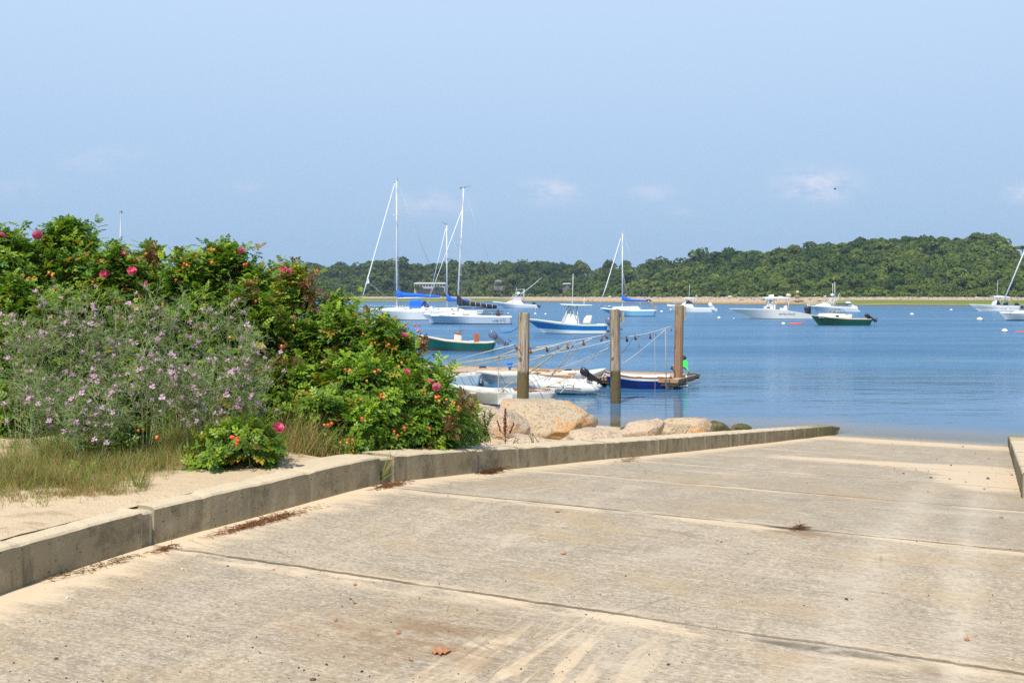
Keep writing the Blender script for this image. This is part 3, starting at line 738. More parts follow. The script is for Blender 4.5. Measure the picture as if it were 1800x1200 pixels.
def hip():
    mb = MB(); mb.lathe([(.002, -.011), (.010, -.007), (.0125, 0), (.010, .007), (.004, .0105)], n=10)
    o = mb.build('rose_hip', MHIP)
    s = MB()
    for k in range(5):
        a = k * 1.257; s.hexa([(.003 * math.cos(a + 1), .003 * math.sin(a + 1), .010), (.003 * math.cos(a - 1), .003 * math.sin(a - 1), .010), (.010 * math.cos(a), .010 * math.sin(a), .026)],
               [(.003 * math.cos(a + 1), .003 * math.sin(a + 1), .0108), (.003 * math.cos(a - 1), .003 * math.sin(a - 1), .0108), (.0102 * math.cos(a), .0102 * math.sin(a), .0265)])
    s.build('sepals', MSEP, o); return o
pf = rose_flower(); ph_ = hip(); ph2 = copy_tree(ph_); ph2.data = ph_.data.copy(); ph2.data.materials[0] = MHIP2
for i, (x, y, s) in enumerate([(66, 404, 1.25), (4, 408, .9), (184, 484, 1.2), (232, 477, 1.15), (213, 427, .9), (425, 442, 1.0), (499, 477, 1.3), (710, 591, 1.0), (718, 655, 1.0), (768, 681, 1.1), (757, 672, .8), (500, 753, 1.1), (540, 558, .6), (508, 479, 1.0), (143, 812, .5), (265, 498, .6), (212, 812, .0)]):
    if s: put(pf, x, y, 'rose_bloom', .0, (R(random.uniform(40, 75)), R(random.uniform(-25, 25)), random.uniform(0, 6)), s)
hips = [(268, 436, 4), (262, 444, 3), (280, 440, 3), (369, 433, 3), (376, 440, 3), (372, 450, 1), (148, 434, 3), (88, 482, 4), (100, 488, 2), (55, 488, 2), (95, 507, 3), (130, 490, 1), (132, 508, 1),
        (210, 508, 2), (330, 466, 3), (436, 467, 2), (468, 471, 1), (489, 470, 2), (566, 474, 2), (609, 541, 2), (496, 608, 3), (545, 633, 2), (552, 632, 2), (638, 592, 1), (610, 652, 2), (665, 650, 2), (731, 580, 2),
        (742, 600, 3), (748, 606, 2), (577, 747, 3), (632, 735, 1), (642, 707, 1), (672, 694, 3), (605, 775, 3), (614, 777, 2), (715, 748, 1), (698, 761, 2), (758, 757, 1), (815, 718, 2), (770, 702, 3), (790, 706, 2),
        (414, 770, 3), (420, 775, 2), (246, 752, 2), (288, 771, 2), (93, 558, 2), (25, 632, 1), (70, 631, 1), (444, 528, 1), (330, 537, 2), (398, 594, 1), (655, 600, 2), (690, 605, 1), (735, 562, 2), (540, 571, 1), (520, 492, 1), (445, 492, 1), (640, 665, 1), (700, 640, 2), (205, 520, 1), (307, 495, 1)]
for x, y, n in hips:
    for k in range(n):
        put(ph_ if random.random() < .62 else ph2, x + random.uniform(-7, 7), y + random.uniform(-5, 5), 'rose_hip', .05, (R(180) + random.uniform(-.6, .6), random.uniform(-.6, .6), random.uniform(0, 6)), random.uniform(.9, 1.35))
for o in (pf, ph_, ph2):
    for ch in list(o.children): bpy.data.objects.remove(ch)
    bpy.data.objects.remove(o)

# dry brown leaf bunches on the rose bushes
def dry_cluster(px, py, r, n=28):
    b, dd = bush_at(px, py); p = np.array(PD(px, py, dd - .03) - b[0].location)
    pts = p + rng.normal(size=(n, 3)) * r * np.array([.6, .5, 1.0]); ax = unit(rv(n) + np.array([0, -.3, -.5]))
    V, Fq, C = instance(CV * np.array([1, 1, 2]), CF, pts, ax, unit(rv(n)), rng.uniform(.05, .085, n), np.array([.21, .10, .045]) * rng.uniform(.5, 1.4, (n, 1)))
    link_mesh('dry_leaves', np_mesh('dry_leaves', V, Fq, [ML], C), b[0])
for a in [(556, 522, .10), (540, 500, .07), (497, 625, .08), (268, 447, .045), (739, 605, .05), (820, 705, .05), (436, 510, .05), (795, 745, .05)]: dry_cluster(*a)

# ---------------------------------------------------------------- knapweed
fl = MB(); rs = random.Random(9)
for k in range(26):
    a = rs.uniform(0, 6.28); e = rs.uniform(-.05, 1.35); L_ = rs.uniform(.010, .015); c, s_ = math.cos(a), math.sin(a)
    tip = Vector((L_ * c * math.cos(e), L_ * s_ * math.cos(e), .004 + L_ * math.sin(e))); q = Vector((-s_, c, 0)) * .0016; b = len(fl.v)
    fl.v += [tuple(-q * .6 + Vector((0, 0, .003))), tuple(q * .6 + Vector((0, 0, .003))), tuple(tip + q), tuple(tip - q)]; fl.face([b, b + 1, b + 2, b + 3])
fl.lathe([(.002, -.009), (.0046, -.004), (.004, .002), (.002, .004)], n=7, mat=1)
flo = fl.build('flower_head', [MPK, paint('bract_green', (.16, .15, .09), .8)]); flo_me = flo.data; bpy.data.objects.remove(flo)
sliver = np.array([(0, 0, 0), (.4, -.045, .03), (1, 0, -.05), (.4, .045, .03)]); slf = np.array([[0, 1, 2, 3]])
def knapweed(px, top, d, hw, label, nst=13, heads=60, lean=0):
    k = d / F; X = (px - 900) * k; Y = d; z0 = bankz(X, Y); H = CH + (HZ - top) * k - z0; rx = hw * k
    root = empty('knapweed_plant', (X, Y, z0), label=label, cat='wildflower', group='purple knapweed plants in front of the roses')
    segs, tips = [], []
    for i in range(nst):
        a = rng.random() * 6.28; sp = rng.uniform(.1, 1.0); e = np.array([math.cos(a) * rx * sp + lean, math.sin(a) * rx * .6 * sp - .03, H * rng.uniform(.72, 1.0) * (1 - .22 * sp * sp)])
        b = np.array([math.cos(a) * .06, math.sin(a) * .06, 0]); m = b * .4 + e * .5 + np.array([0, 0, .12 * H]); pts = [b, b * .6 + m * .5 + np.array([0, 0, .02]), m, (m + e) / 2 + np.array([0, 0, .03]), e]
        for j in range(4): segs.append((pts[j], pts[j + 1], .0030 - .0004 * j))
        for j in range(15):
            f = rng.uniform(.22, 1); q = f * 4; i0 = min(3, int(q)); p = pts[i0] + (pts[i0 + 1] - pts[i0]) * (q - i0)
            dr = unit(rng.normal(size=3) * np.array([.8, .8, .3]) + np.array([0, -.15, .75])); l = rng.uniform(.12, .30) * min(1, H); p2 = p + dr * l
            segs.append((p, p2, .0019))
            for t in range(4):
                f2 = rng.uniform(.4, 1); s0 = p + dr * l * f2; dd = unit(dr * .8 + rng.normal(size=3) * .5 + np.array([0, 0, .25])); s1 = s0 + dd * rng.uniform(.03, .10)
                segs.append((s0, s1, .0013)); tips.append(s1)
    A = np.array([s[0] for s in segs]); B = np.array([s[1] for s in segs]); r = np.array([s[2] for s in segs]); n = len(A)
    col = np.array([.38, .47, .24]) * rng.uniform(.6, 1.25, (n, 1))
    t1 = tubes_np(A, B, r, r * .7, col)
    nl = int(n * 3.6); i = rng.integers(0, n, nl); f = rng.random((nl, 1)); Pp = A[i] + (B[i] - A[i]) * f; dirs = unit(unit(B[i] - A[i]) * .7 + rv(nl, .55)); 
    cl = np.array([.22, .33, .125]) * rng.uniform(.55, 1.4, (nl, 1)); dry = rng.random(nl) < .12; cl[dry] = np.array([.26, .20, .11]) * rng.uniform(.7, 1.2, (dry.sum(), 1))
    t2 = instance(sliver, slf, Pp, dirs, unit(rv(nl)), rng.uniform(.022, .055, nl) , cl)
    T = np.array(tips); T = T[T[:, 1] < rx * .35]
    buds = T[rng.choice(len(T), min(len(T), 260), replace=False)]
    bt = instance(np.array([(0, 0, -.5), (.35, 0, 0), (0, 0, .5), (-.35, 0, 0), (0, .35, 0), (0, -.35, 0)]), np.array([[0, 1, 2, 3], [0, 4, 2, 5]]), buds, rv(len(buds)), rv(len(buds)), np.full(len(buds), .013), np.array([.26, .17, .10]) * rng.uniform(.7, 1.4, (len(buds), 1)))
    V, Fq, C = merge([t1, t2, bt])
    link_mesh('stems', np_mesh('stems', V, Fq, [MK], C), root)
    sel = T[rng.choice(len(T), min(int(heads * .8), len(T)), replace=False)]
    for p in sel:
        o = link_mesh('flower_head', flo_me, root); o.location = p + np.array([0, -.004, .004]); o.rotation_euler = (R(rng.uniform(5, 70)), R(rng.uniform(-30, 30)), rng.uniform(0, 6)); s = rng.uniform(1.5, 2.6); o.scale = (s, s, s)
knapweed(40, 545, 8.6, 90, 'knapweed at the left edge with scattered mauve flowers', 11, 51)
knapweed(130, 480, 9.1, 80, 'tall knapweed reaching up to the orange hips left of the pink blooms', 8, 51)
knapweed(190, 530, 8.8, 90, 'knapweed left of the middle with a tall pale stem', 11, 60)
knapweed(300, 500, 8.9, 85, 'tall silvery knapweed in the middle, its top against the dark leaves', 11, 69)
knapweed(392, 520, 8.9, 80, 'knapweed under the tall dark rose bush, thick with mauve flowers', 11, 72)
knapweed(455, 610, 8.7, 62, 'rightmost knapweed, next to the tall grass', 8, 66)
knapweed(250, 610, 8.1, 90, 'knapweed in the front centre with a bunch of large mauve flowers', 11, 75)
knapweed(70, 640, 7.9, 95, 'low spreading knapweed on the left above the sandy grass', 11, 45)
knapweed(345, 640, 8.2, 75, 'knapweed directly above the low dense rose bush', 10, 60)
knapweed(160, 700, 7.7, 75, 'lowest knapweed, behind the rose seedling', 9, 39)

# ---------------------------------------------------------------- grass and small plants
bl = np.array([(0, -.03, 0), (0, .03, 0), (.35, .028, .04), (.35, -.028, .04), (.7, .018, .0), (.7, -.018, .0), (1, .003, -.14), (1, -.003, -.14)]); blf = np.array([[0, 1, 2, 3], [3, 2, 4, 5], [5, 4, 6, 7]])
def grass(name, spots, kind_label, cat='grass'):
    """spots: (px, py on the bank, spread px x, spread depth m, count, height, dryness)"""
    pr = []
    for px, py, sx, sy, n, h, dry in spots:
        q = P(px, py, 2.06) ; n_ = n
        cx = rng.normal(size=(max(1, n // 9), 2)); ci = rng.integers(0, len(cx), n_)
        x = q.x + cx[ci, 0] * sx * q.y / F * .5 + rng.normal(size=n_) * .022; y = q.y + cx[ci, 1] * sy * .5 + rng.normal(size=n_) * .022
        z = np.array([bankz(a, b) for a, b in zip(x, y)]) - .005
        t_ok = np.array([T_(a, b) < wall_t(S_(a, b)) - .12 for a, b in zip(x, y)])
        Pp = np.stack([x, y, z], 1)[t_ok]; m_ = len(Pp)
        X = unit(np.array([0, 0, 1.0]) + rv(m_, .42) * np.array([1, 1, .2])); N = unit(rv(m_) + 1e-6)
        S = h * rng.uniform(.35, 1.15, m_)
        dr = (rng.random(m_) < dry)[:, None]
        C = np.where(dr, np.array([.42, .29, .13]) * rng.uniform(.6, 1.2, (m_, 1)), np.array([.20, .29, .06]) * rng.uniform(.6, 1.4, (m_, 1)))
        tv = bl.copy(); tv[:, 1] *= max(.22, .05 / h)
        pr.append(instance(tv, blf, Pp, X, N, S, C))
    V, Fq, C = merge(pr)
    o = link_mesh(name, np_mesh(name, V, Fq, [MG], C)); return tag(o, kind_label, cat, kind='stuff')
grass('grass', [(20, 865, 90, .25, 2600, .13, .6), (110, 862, 80, .2, 1800, .12, .6), (200, 842, 70, .3, 1600, .16, .55), (270, 835, 60, .25, 900, .15, .6), (60, 835, 130, .8, 3600, .16, .6), (150, 880, 90, .15, 1000, .07, .8), (40, 850, 110, .9, 2100, .10, .5), (20, 885, 90, .4, 800, .08, .65), (120, 870, 90, .5, 900, .08, .6), (230, 850, 60, .6, 800, .12, .55), (300, 815, 90, .6, 2000, .20, .5), (175, 870, 60, .2, 500, .09, .5), (250, 872, 9, .05, 60, .14, .4),
                (90, 800, 100, .5, 1800, .17, .35), (210, 800, 80, .6, 1700, .22, .35), (60, 830, 60, .4, 900, .14, .4), (330, 800, 50, .4, 900, .26, .5)], 'short green and dry yellow grass on the sand above the kerb')
grass('tall_grass', [(535, 790, 40, .35, 900, .42, .6), (525, 795, 55, .3, 1100, .26, .8), (565, 770, 30, .35, 330, .62, .35), (360, 790, 60, .4, 700, .5, .3), (330, 770, 70, .4, 500, .5, .4), (600, 782, 20, .2, 160, .3, .5), (480, 815, 25, .2, 500, .2, .8)], 'tall half dry grass between the rose bushes')
def tuft(px, py, n, h, label, base=None, dry=.4):
    p = base or P(px, py, 2.06); Pp = np.tile(np.array(p) + np.array([0, 0, .03]), (n, 1)) + rv(n, .015) * np.array([1, 1, 0])
    X = unit(np.array([.15, -.1, 1.0]) + rv(n, .5) * np.array([1, .6, .2])); dr = (rng.random(n) < dry)[:, None]
    C = np.where(dr, np.array([.40, .30, .14]), np.array([.19, .27, .06])) * rng.uniform(.7, 1.3, (n, 1)); tv = bl.copy(); tv[:, 1] *= .5
    V, Fq, C = instance(tv, blf, Pp, X, unit(rv(n)), h * rng.uniform(.4, 1.2, n), C)
    return tag(link_mesh('grass_tuft', np_mesh('grass_tuft', V, Fq, [MG], C)), label, 'grass tuft', 'grass tufts rooted in the kerb joints')
tuft(246, 868, 40, .2, 'grass tuft at the first kerb joint from the left'); q = PR(676, 850); tuft(0, 0, 34, .28, 'grass tuft sprouting from the kerb joint where the ramp begins to fall', base=Vector((q.x - .02, q.y - .02, q.z + .01)), dry=.3)

def spiky(px, pyb, d, h, label, n=60, col=(.10, .17, .05), stems=5):
    """upright stems clothed in long narrow leaves"""
    k = d / F; p = Vector(((px - 900) * k, d, CH + (HZ - pyb) * k)); pr = []
    root = empty('leafy_weed', p, label=label, cat='weed', group='weeds along the kerb')
    for s in range(stems):
        e = np.array([rng.normal() * .22 * h * 1.3, rng.normal() * .12 * h, h * rng.uniform(.65, 1.05)]); f = rng.random((n, 1)) ** .8; b = np.array([rng.normal() * .04, rng.normal() * .04, 0])
        Pp = b + (e - b) * f; X = unit(np.array([0, 0, .75]) + rv(n, .8) * np.array([1, 1, .35])); tv = bl.copy(); tv[:, 1] *= 1.9; tv[:, 2] *= 1.5
        pr.append(instance(tv, blf, Pp, X, unit(np.array([0, 0, 1.0]) + rv(n, .5)), rng.uniform(.05, .15, n) * min(1, h * 1.8), np.array(col) * rng.uniform(.6, 1.5, (n, 1))))
        pr.append(tubes_np(b[None], e[None], .005, .003, np.array([[.10, .13, .05]])))
    V, Fq, C = merge(pr); link_mesh('foliage', np_mesh('foliage', V, Fq, [MG], C), root); return root
spiky(785, 768, 10.6, .68, 'tall spiky leafed weed at the right side of the roses', 55, stems=4)
spiky(828, 778, 11.0, .52, 'spiky leafed weed arching over the pale boulder', 50, stems=6)
spiky(850, 778, 11.3, .36, 'fine leafed weed at the very end of the thicket', 60, stems=6)
spiky(935, 781, 12.2, .14, 'small green weed growing behind the kerb under the biggest boulder', 20, (.09, .17, .04), 4)
spiky(905, 781, 12.0, .11, 'tiny green weed beside the red dock stalk', 18, (.09, .17, .04), 3)
# red seed stalk of dock
p = PD(888, 779, 12.0); root = empty('dock_weed', p, label='dark red dock weed with one upright seed stalk in front of the pale boulder', cat='weed')
mb = MB(); mb.tube([(0, 0, -.02), (.005, 0, .2), (0, 0, .42)], .005); mb.tube([(0, 0, .08), (-.06, 0, .16), (-.09, 0, .26)], .003); mb.tube([(0, 0, .06), (.06, 0, .13), (.10, 0, .24)], .003); mb.build('stalk', paint('dock_red', (.16, .035, .02), .8), root)
for b, e, r, n_ in [((0, 0, .13), (0, 0, .42), .024, 130), ((-.05, 0, .14), (-.095, 0, .27), .012, 40), ((.055, 0, .12), (.105, 0, .25), .012, 40)]:
    mb = MB()
    for i in range(n_):
        f = (i + rng.random()) / n_; c = Vector(b).lerp(Vector(e), f) + Vector(rv(1, 1)[0]) * r * (1 - .6 * f) * .5; mb.ball(c, .0085, 0, 4)
    mb.build('seed_head', paint('dock_seed', (.15, .035, .02), .9, .5, 60), root)
for sx in (-1, 1, .6): 
    V, Fq, C = instance(bl * np.array([1, 4, 3]), blf, np.array([[0, 0, .02]]), np.array([[sx, -.3, .7]]), np.array([[0, -.3, 1]]), [.16], np.array([[.06, .09, .03]]))
    link_mesh('leaf', np_mesh('leaf', V, Fq, [MG], C), root)
# ---------------------------------------------------------------- boats
GEL = (.80, .80, .77)
M = dict(
    white=paint('gelcoat_white', GEL, .28, .05, 1.5), cream=paint('gelcoat_cream', (.74, .69, .56), .35, .08, 2), warm=paint('gelcoat_warm_white', (.76, .73, .66), .35, .08, 2),
    skyhull=paint('hull_light_blue', (.22, .48, .66), .25, .08, 1.5), blue=paint('hull_blue', (.012, .17, .42), .2, .12, 1.2), navy=paint('hull_navy', (.006, .018, .13), .18, .15, 2), green=paint('hull_teal_green', (.008, .115, .085), .3, .2, 2),
    dgreen=paint('hull_dark_green', (.006, .07, .038), .3, .2, 2), boot=paint('boot_stripe_dark', (.02, .022, .03), .4), bootblue=paint('bottom_paint_blue', (.01, .05, .16), .6), red=paint('bottom_paint_red', (.16, .03, .02), .7, .3),
    teak=paint('varnished_wood', (.33, .12, .035), .35, .3, 12), bluecan=paint('blue_canvas', (.008, .14, .62), .8, .15, 5), blackcan=paint('black_canvas', (.017, .017, .021), .85, .3, 6), dkblue=paint('navy_canvas', (.01, .03, .14), .8),
    alu=paint('mast_aluminium', (.78, .79, .80), .35, .06, 2), wire=paint('rigging_wire', (.42, .43, .44), .4, .1, 2, .3), steel=paint('stainless_rail', (.62, .64, .66), .25, .05, 3, .8), black=paint('black_plastic', (.015, .015, .017), .3, .2, 8),
    glass=paint('tinted_window', (.02, .03, .04), .08, .1, 2, 0, None, .8), greyblue=paint('cowling_grey_blue', (.11, .155, .23), .25, .12, 5), wht_m=paint('cowling_white', (.75, .77, .80), .25, .05, 5), grey=paint('hull_pale_grey', (.44, .48, .49), .45, .12, 3, 0, (.27, .28, .26)),
    pvc=paint('inflatable_tube', (.66, .64, .57), .5, .1, 3), letter=paint('lettering_dark', (.06, .07, .12), .5), sail=paint('sail_cloth', (.75, .76, .77), .8), ltgrey=paint('seat_grey', (.58, .60, .60), .6), gcan=paint('green_canvas', (.01, .07, .05), .8), orange=paint('float_orange', (.85, .09, .02), .5), wornw=paint('worn_white_paint', (.62, .63, .60), .6, .12, 4, 0, (.36, .34, .29)),
    greydk=paint('dark_rubber', (.05, .05, .055), .6))
def mt_(m): return M[m] if isinstance(m, str) else m
def hull(root, xs, xb, B, sheer, rows, mats, rake=1.0, trake=0.0, draft=.4, tw=.8, inner=None, fd=.8, n=26, name='hull', s0=.42, bowp=2.3, vflare=1.0, crown=0, zb=0):
    """loft from stern xs to bow xb; sheer [(f, z)], rows [(v, material of the band below)] from the waterline to the sheer"""
    mb = MB(); sts = [i / n for i in range(n + 1)]
    sections = []
    for s in sts:
        sh = interp(s, sheer)
        hb = B / 2 * (tw + (1 - tw) * math.sin(min(1, s / s0) * math.pi / 2) if s < s0 else (1 - ((s - s0) / (1 - s0)) ** bowp))
        hb = max(hb, .0); k = max(0, (s - .45) / .55)
        def pt(v, bm):
            z = v * sh if v >= 0 else v
            x = xs + s * (xb - xs) - rake * (1 - max(v, 0)) * s ** 3 + trake * (1 - max(0, v)) * (1 - s) ** 3
            return (x, hb * bm, z + zb)
        half = [pt(-draft if 0 else -draft * (1 - k * .5), 0.0)] 
        for v, _ in rows:
            vv = max(v, 0); w = (1 - k) * (.86 + .14 * vv) + k * (vv ** (vflare * .9) * .75 + .25 * math.sqrt(max(vv, .02)))
            if v < 0: w *= .8
            half.append(pt(v, min(1, w)))
        inn = []
        if inner:
            for ins, dz, mt in inner:
                vz = max(0, (sh + dz) / sh); lim = hb * ((1 - k) * (.86 + .14 * vz) + k * (vz ** (vflare * .9) * .75 + .25 * math.sqrt(max(vz, .02)))) - .05 if dz < -.03 and s < fd else hb
                y = max(0, min(hb - ins, lim)) if ins < 90 else 0; zz = sh + (dz if (s < fd or dz > 0) else (0 if s >= fd else dz))
                x = xs + s * (xb - xs) - (rake * (1 - max(0, (sh + dz) / sh)) * s ** 3 if dz < -.03 and s < fd else 0)
                inn.append((x, y, zz + zb + (crown * (1 - (y / max(hb, .01)) ** 2) if crown and s <= 1 else 0)))
        sections.append((half, inn))
    no = len(rows) + 1; ni = len(inner) if inner else 0; tot = no + ni
    base = len(mb.v)
    for side in (1, -1):
        b0 = len(mb.v)
        for half, inn in sections:
            for p in half + inn: mb.v.append((p[0], p[1] * side, p[2]))
        for i in range(n):
            for j in range(tot - 1):
                m_ = rows[j][1] if j < no - 1 else inner[j - no + 1][2]
                a = b0 + i * tot + j; mb.face([a, a + 1, a + tot + 1, a + tot], m_, j < no - 1)
    h0 = len(sections[0][0]); b1 = base + (n + 1) * tot
    for j in range(no - 1):
        mb.face([base + j, base + j + 1, b1 + j + 1, b1 + j], rows[j][1])
    return mb.build(name, mats, root)
def outboard(root, x, z, yc=0, size=1.0, tilt=50, cowl='black', side=-1, name='outboard_motor', leg=None):
    """side -1: the shaft goes aft (towards -x); tilt in degrees, 0 is upright"""
    e = empty(name, (x, yc, z)); e.parent = root; e.rotation_euler = (0, R(tilt), 0); e.scale = (size,) * 3
    mb = MB(); W = .19
    secs = [(-.05, .12, .15, .10), (.05, .20, .24, .16), (.22, .24, .27, .19), (.42, .23, .25, .18), (.54, .17, .19, .14), (.585, .08, .1, .07)]
    rings = []
    for zz, xf, xa, hw in secs:
        ring = []
        for k in range(14):
            a = 2 * math.pi * k / 14; c, s_ = math.cos(a), math.sin(a); q = lambda u: math.copysign(abs(u) ** .6, u)
            ring.append(((xf if c > 0 else xa) * q(c) - .12 - zz * .08, hw * q(s_), zz))
        rings.append(ring)
    mb.rings(rings); mb.build('cowling', mt_(cowl), e)
    mb = MB(); mb.hexa([(-.26, -.05, -.62), (.0, -.05, -.62), (.0, .05, -.62), (-.26, .05, -.62)], [(-.30, -.09, -.03), (.02, -.09, -.03), (.02, .09, -.03), (-.30, .09, -.03)])
    mb.box(-.42, .0, -.10, .10, -.66, -.635); mb.lathe([(.01, .12), (.06, .04), (.07, -.14), (.055, -.36), (.03, -.42)], (0, 0, -.80), 8, 0, 'x')
    mb.hexa([(-.24, -.015, -1.0), (-.10, -.015, -1.0), (-.10, .015, -1.0), (-.24, .015, -1.0)], [(-.26, -.05, -.63), (.0, -.05, -.63), (.0, .05, -.63), (-.26, .05, -.63)])
    mb.box(.02, .14, -.1, .1, -.45, -.02); mb.build('leg', mt_(leg or cowl), e)
    mb = MB()
    for k in range(3):
        a = k * 2.094; c, s_ = math.cos(a), math.sin(a); c2, s2 = math.cos(a + .7), math.sin(a + .7)
        mb.hexa([(-.44, .03 * c, -.80 + .03 * s_), (-.43, .17 * c, -.80 + .17 * s_), (-.49, .16 * c2, -.80 + .16 * s2), (-.48, .04 * c2, -.80 + .04 * s2)],
                [(-.445, .03 * c, -.80 + .03 * s_), (-.435, .17 * c, -.80 + .17 * s_), (-.495, .16 * c2, -.80 + .16 * s2), (-.485, .04 * c2, -.80 + .04 * s2)])
    mb.build('propeller', M['greydk'], e)
    return e
def text(root, s, x, y, z, size, mat, rz=0, name='lettering', font_shear=0):
    c = bpy.data.curves.new('t', 'FONT'); c.body = s; c.size = size; c.align_x = 'CENTER'; c.extrude = .002; c.shear = font_shear
    t = bpy.data.objects.new('t', c); COL.objects.link(t); bpy.context.view_layer.update()
    me = bpy.data.meshes.new_from_object(t.evaluated_get(bpy.context.evaluated_depsgraph_get())); bpy.data.objects.remove(t)
    me.materials.clear(); me.materials.append(mat); o = link_mesh(name, me, root); o.location = (x, y, z); o.rotation_euler = (R(90), 0, rz); return o
class Boat:
    """local x runs towards the bow (left in the picture), +y towards the camera; pixels of the photograph give the profile"""
    def __init__(s, name, pxc, wy, label, cat, group='boats moored in the harbour', rz=math.pi, yaw=0):
        s.d = dwl(wy); s.k = s.d / F; s.pxc = pxc; s.wy = wy; s.sg = -1 if abs(rz) > 1 else 1
        s.root = empty(name, ((pxc - 900) * s.k, s.d, 0), rz + R(yaw), label, cat, group)
    def x(s, px): return s.sg * (px - s.pxc) * s.k
    def z(s, py): return (s.wy - py) * s.k
    def q(s, px, py, y=0): return (s.x(px), y, s.z(py))
    def bld(s, mb, name, mat, **kw): return mb.build(name, mt_(mat) if isinstance(mat, str) else mat, s.root, **kw)
    def tube(s, name, pts, r, mat, n=6, parent=None):
        mb = MB(); mb.tube([s.q(*p) for p in pts], r, n); return mb.build(name, mt_(mat), parent or s.root)
    def prism(s, name, outline, hw, mat, taper=0, yc=0, bevel=.02, parent=None):
        mb = MB(); mb.prism([(s.x(a), s.z(b)) for a, b in outline], yc - hw, yc + hw, 0, taper); return mb.build(name, mt_(mat), parent or s.root, bevel=bevel)

def cover(b, pts, r0, name, mat, sag=0):
    """furled sail under its cover along the boom: pts (px, py centre, half height px)"""
    mb = MB(); rings = []; n = 12
    for i, (px, py, hh) in enumerate(pts):
        c = Vector(b.q(px, py)); h = hh * b.k; wdt = min(h, .17)
        rings.append([(c.x, wdt * math.cos(2 * math.pi * k / n) * (1 + .1 * math.sin(i * 2.3 + k)), c.z + h * math.sin(2 * math.pi * k / n)) for k in range(n)])
    mb.rings(rings); return mb.build(name, mt_(mat), b.root)

# --- white sloop with blue sail cover
b = Boat('sailboat', 711, 562.5, 'big white sloop with a bright blue sail cover and blue dodger', 'sailboat')
L0, L1 = b.x(798), b.x(634)
hull(b.root, L0, L1, 3.9, [(0, b.z(546)), (.5, b.z(545.5)), (1, b.z(542))], [(-.12, 0), (0.0, 0), (.07, 1), (.14, 2), (.80, 2), (.84, 2), (1, 2)], [M['bootblue'], M['boot'], M['white']], rake=1.3, trake=.5, draft=.6, tw=.7, inner=[(.06, .05, 2), (.3, .04, 2), (99, .12, 2)], vflare=.9)
mb = MB(); mb.prism([(b.x(672), b.z(545)), (b.x(678), b.z(541.5)), (b.x(742), b.z(538.5)), (b.x(760), b.z(540)), (b.x(764), b.z(546))], -1.1, 1.1, 0, .18); b.bld(mb, 'cabin', 'white', bevel=.05)
for px in (714, 722.5, 752): mb = MB(); mb.box(b.x(px + 3), b.x(px - 3), 1.0, 1.05, b.z(544.3), b.z(542.6)); b.bld(mb, 'window', 'glass')
mast = b.tube('mast', [(697.5, 541), (697.3, 430), (697, 318)], [.13, .12, .09], 'alu', 8)
mb = MB(); 
for zpx, w_ in ((378, .9), (457, 1.1)): mb = MB(); mb.tube([b.q(697.2, zpx, -w_), b.q(697.2, zpx, w_)], .03); mb.tube([b.q(690, zpx), b.q(702, zpx + 1)], .03); mb.build('spreader', M['alu'], mast)
mb = MB(); mb.tube([b.q(693, 321), b.q(700, 318)], .03); mb.tube([b.q(699, 318), b.q(699.5, 313)], .02); mb.build('masthead', M['greydk'], mast)
b.tube('boom', [(697, 524), (776, 522)], .08, 'alu', 8)
cover(b, [(696, 516, 8.5), (699, 515.5, 7.5), (703, 517, 5.5), (712, 518.3, 4), (735, 519, 3), (755, 520.4, 2.4), (773.5, 521, 1.9), (774.5, 521, .5)], 1, 'sail_cover', 'bluecan')
mb = MB(); mb.tube([b.q(632, 541), b.q(647, 488), b.q(694, 322)], [.03, .1, .045], 8); mb.build('furled_jib', M['sail'], b.root)
mb = MB(); mb.rings([[b.q(644, 499, .05), b.q(646.5, 483, .05), b.q(649.5, 497.5, .05)], [b.q(644, 499, -.05), b.q(646.5, 483, -.05), b.q(649.5, 497.5, -.05)]], sm=False); mb.build('jib_clew', M['sail'], b.root)
for a_, c_ in (((649, 498), (697, 537)), ((649, 498), (688, 524)), ((699, 320), (786, 540)), ((699, 320), (775, 520))): b.tube('rope', [(*a_, .1), (*c_, .3)], .014, 'wire', 4)
for sd_ in (-1, 1):
    b.tube('shroud', [(697, 324, 0), (697, 378, .9 * sd_), (699, 457, 1.15 * sd_), (701, 542, 1.5 * sd_)], .022, 'wire', 4); b.tube('shroud', [(697, 378, 0), (697, 457, 1.1 * sd_), (693, 543, 1.4 * sd_)], .018, 'wire', 4); b.tube('shroud', [(697, 457, 0), (705, 543, 1.4 * sd_)], .018, 'wire', 4)
mb = MB(); R_ = [[b.q(721, 541, y_) if abs(y_) > .9 else b.q(721, 527.5, y_) for y_ in (-1.0, -.85, .85, 1.0)]]
prof = [(720.5, 529.5, 0), (723, 527, .1), (736, 526.6, .12), (746, 529, .1)]
rings = []
for px, py, _ in prof: rings.append([b.q(px, 541, -1.05), b.q(px, py + 3, -1.0), b.q(px, py, -.7), b.q(px, py, .7), b.q(px, py + 3, 1.0), b.q(px, 541, 1.05)])
rings[-1] = [b.q(741, 541, -1.05), b.q(744, py + 4, -1.0), b.q(746, py, -.7), b.q(746, py, .7), b.q(744, py + 4, 1.0), b.q(741, 541, 1.05)]
mb.rings(rings, closed=False, cap=False, sm=False); dg = mb.build('dodger', M['bluecan'], b.root); dg.modifiers.new('solid', 'SOLIDIFY').thickness = .04
mb = MB(); rings = [[b.q(px, 540, -1.0), b.q(px, 531, -1.0), b.q(px, 528.6, -.7), b.q(px, 528.6, .7), b.q(px, 531, 1.0), b.q(px, 540, 1.0)] for px in (746.5, 754)]
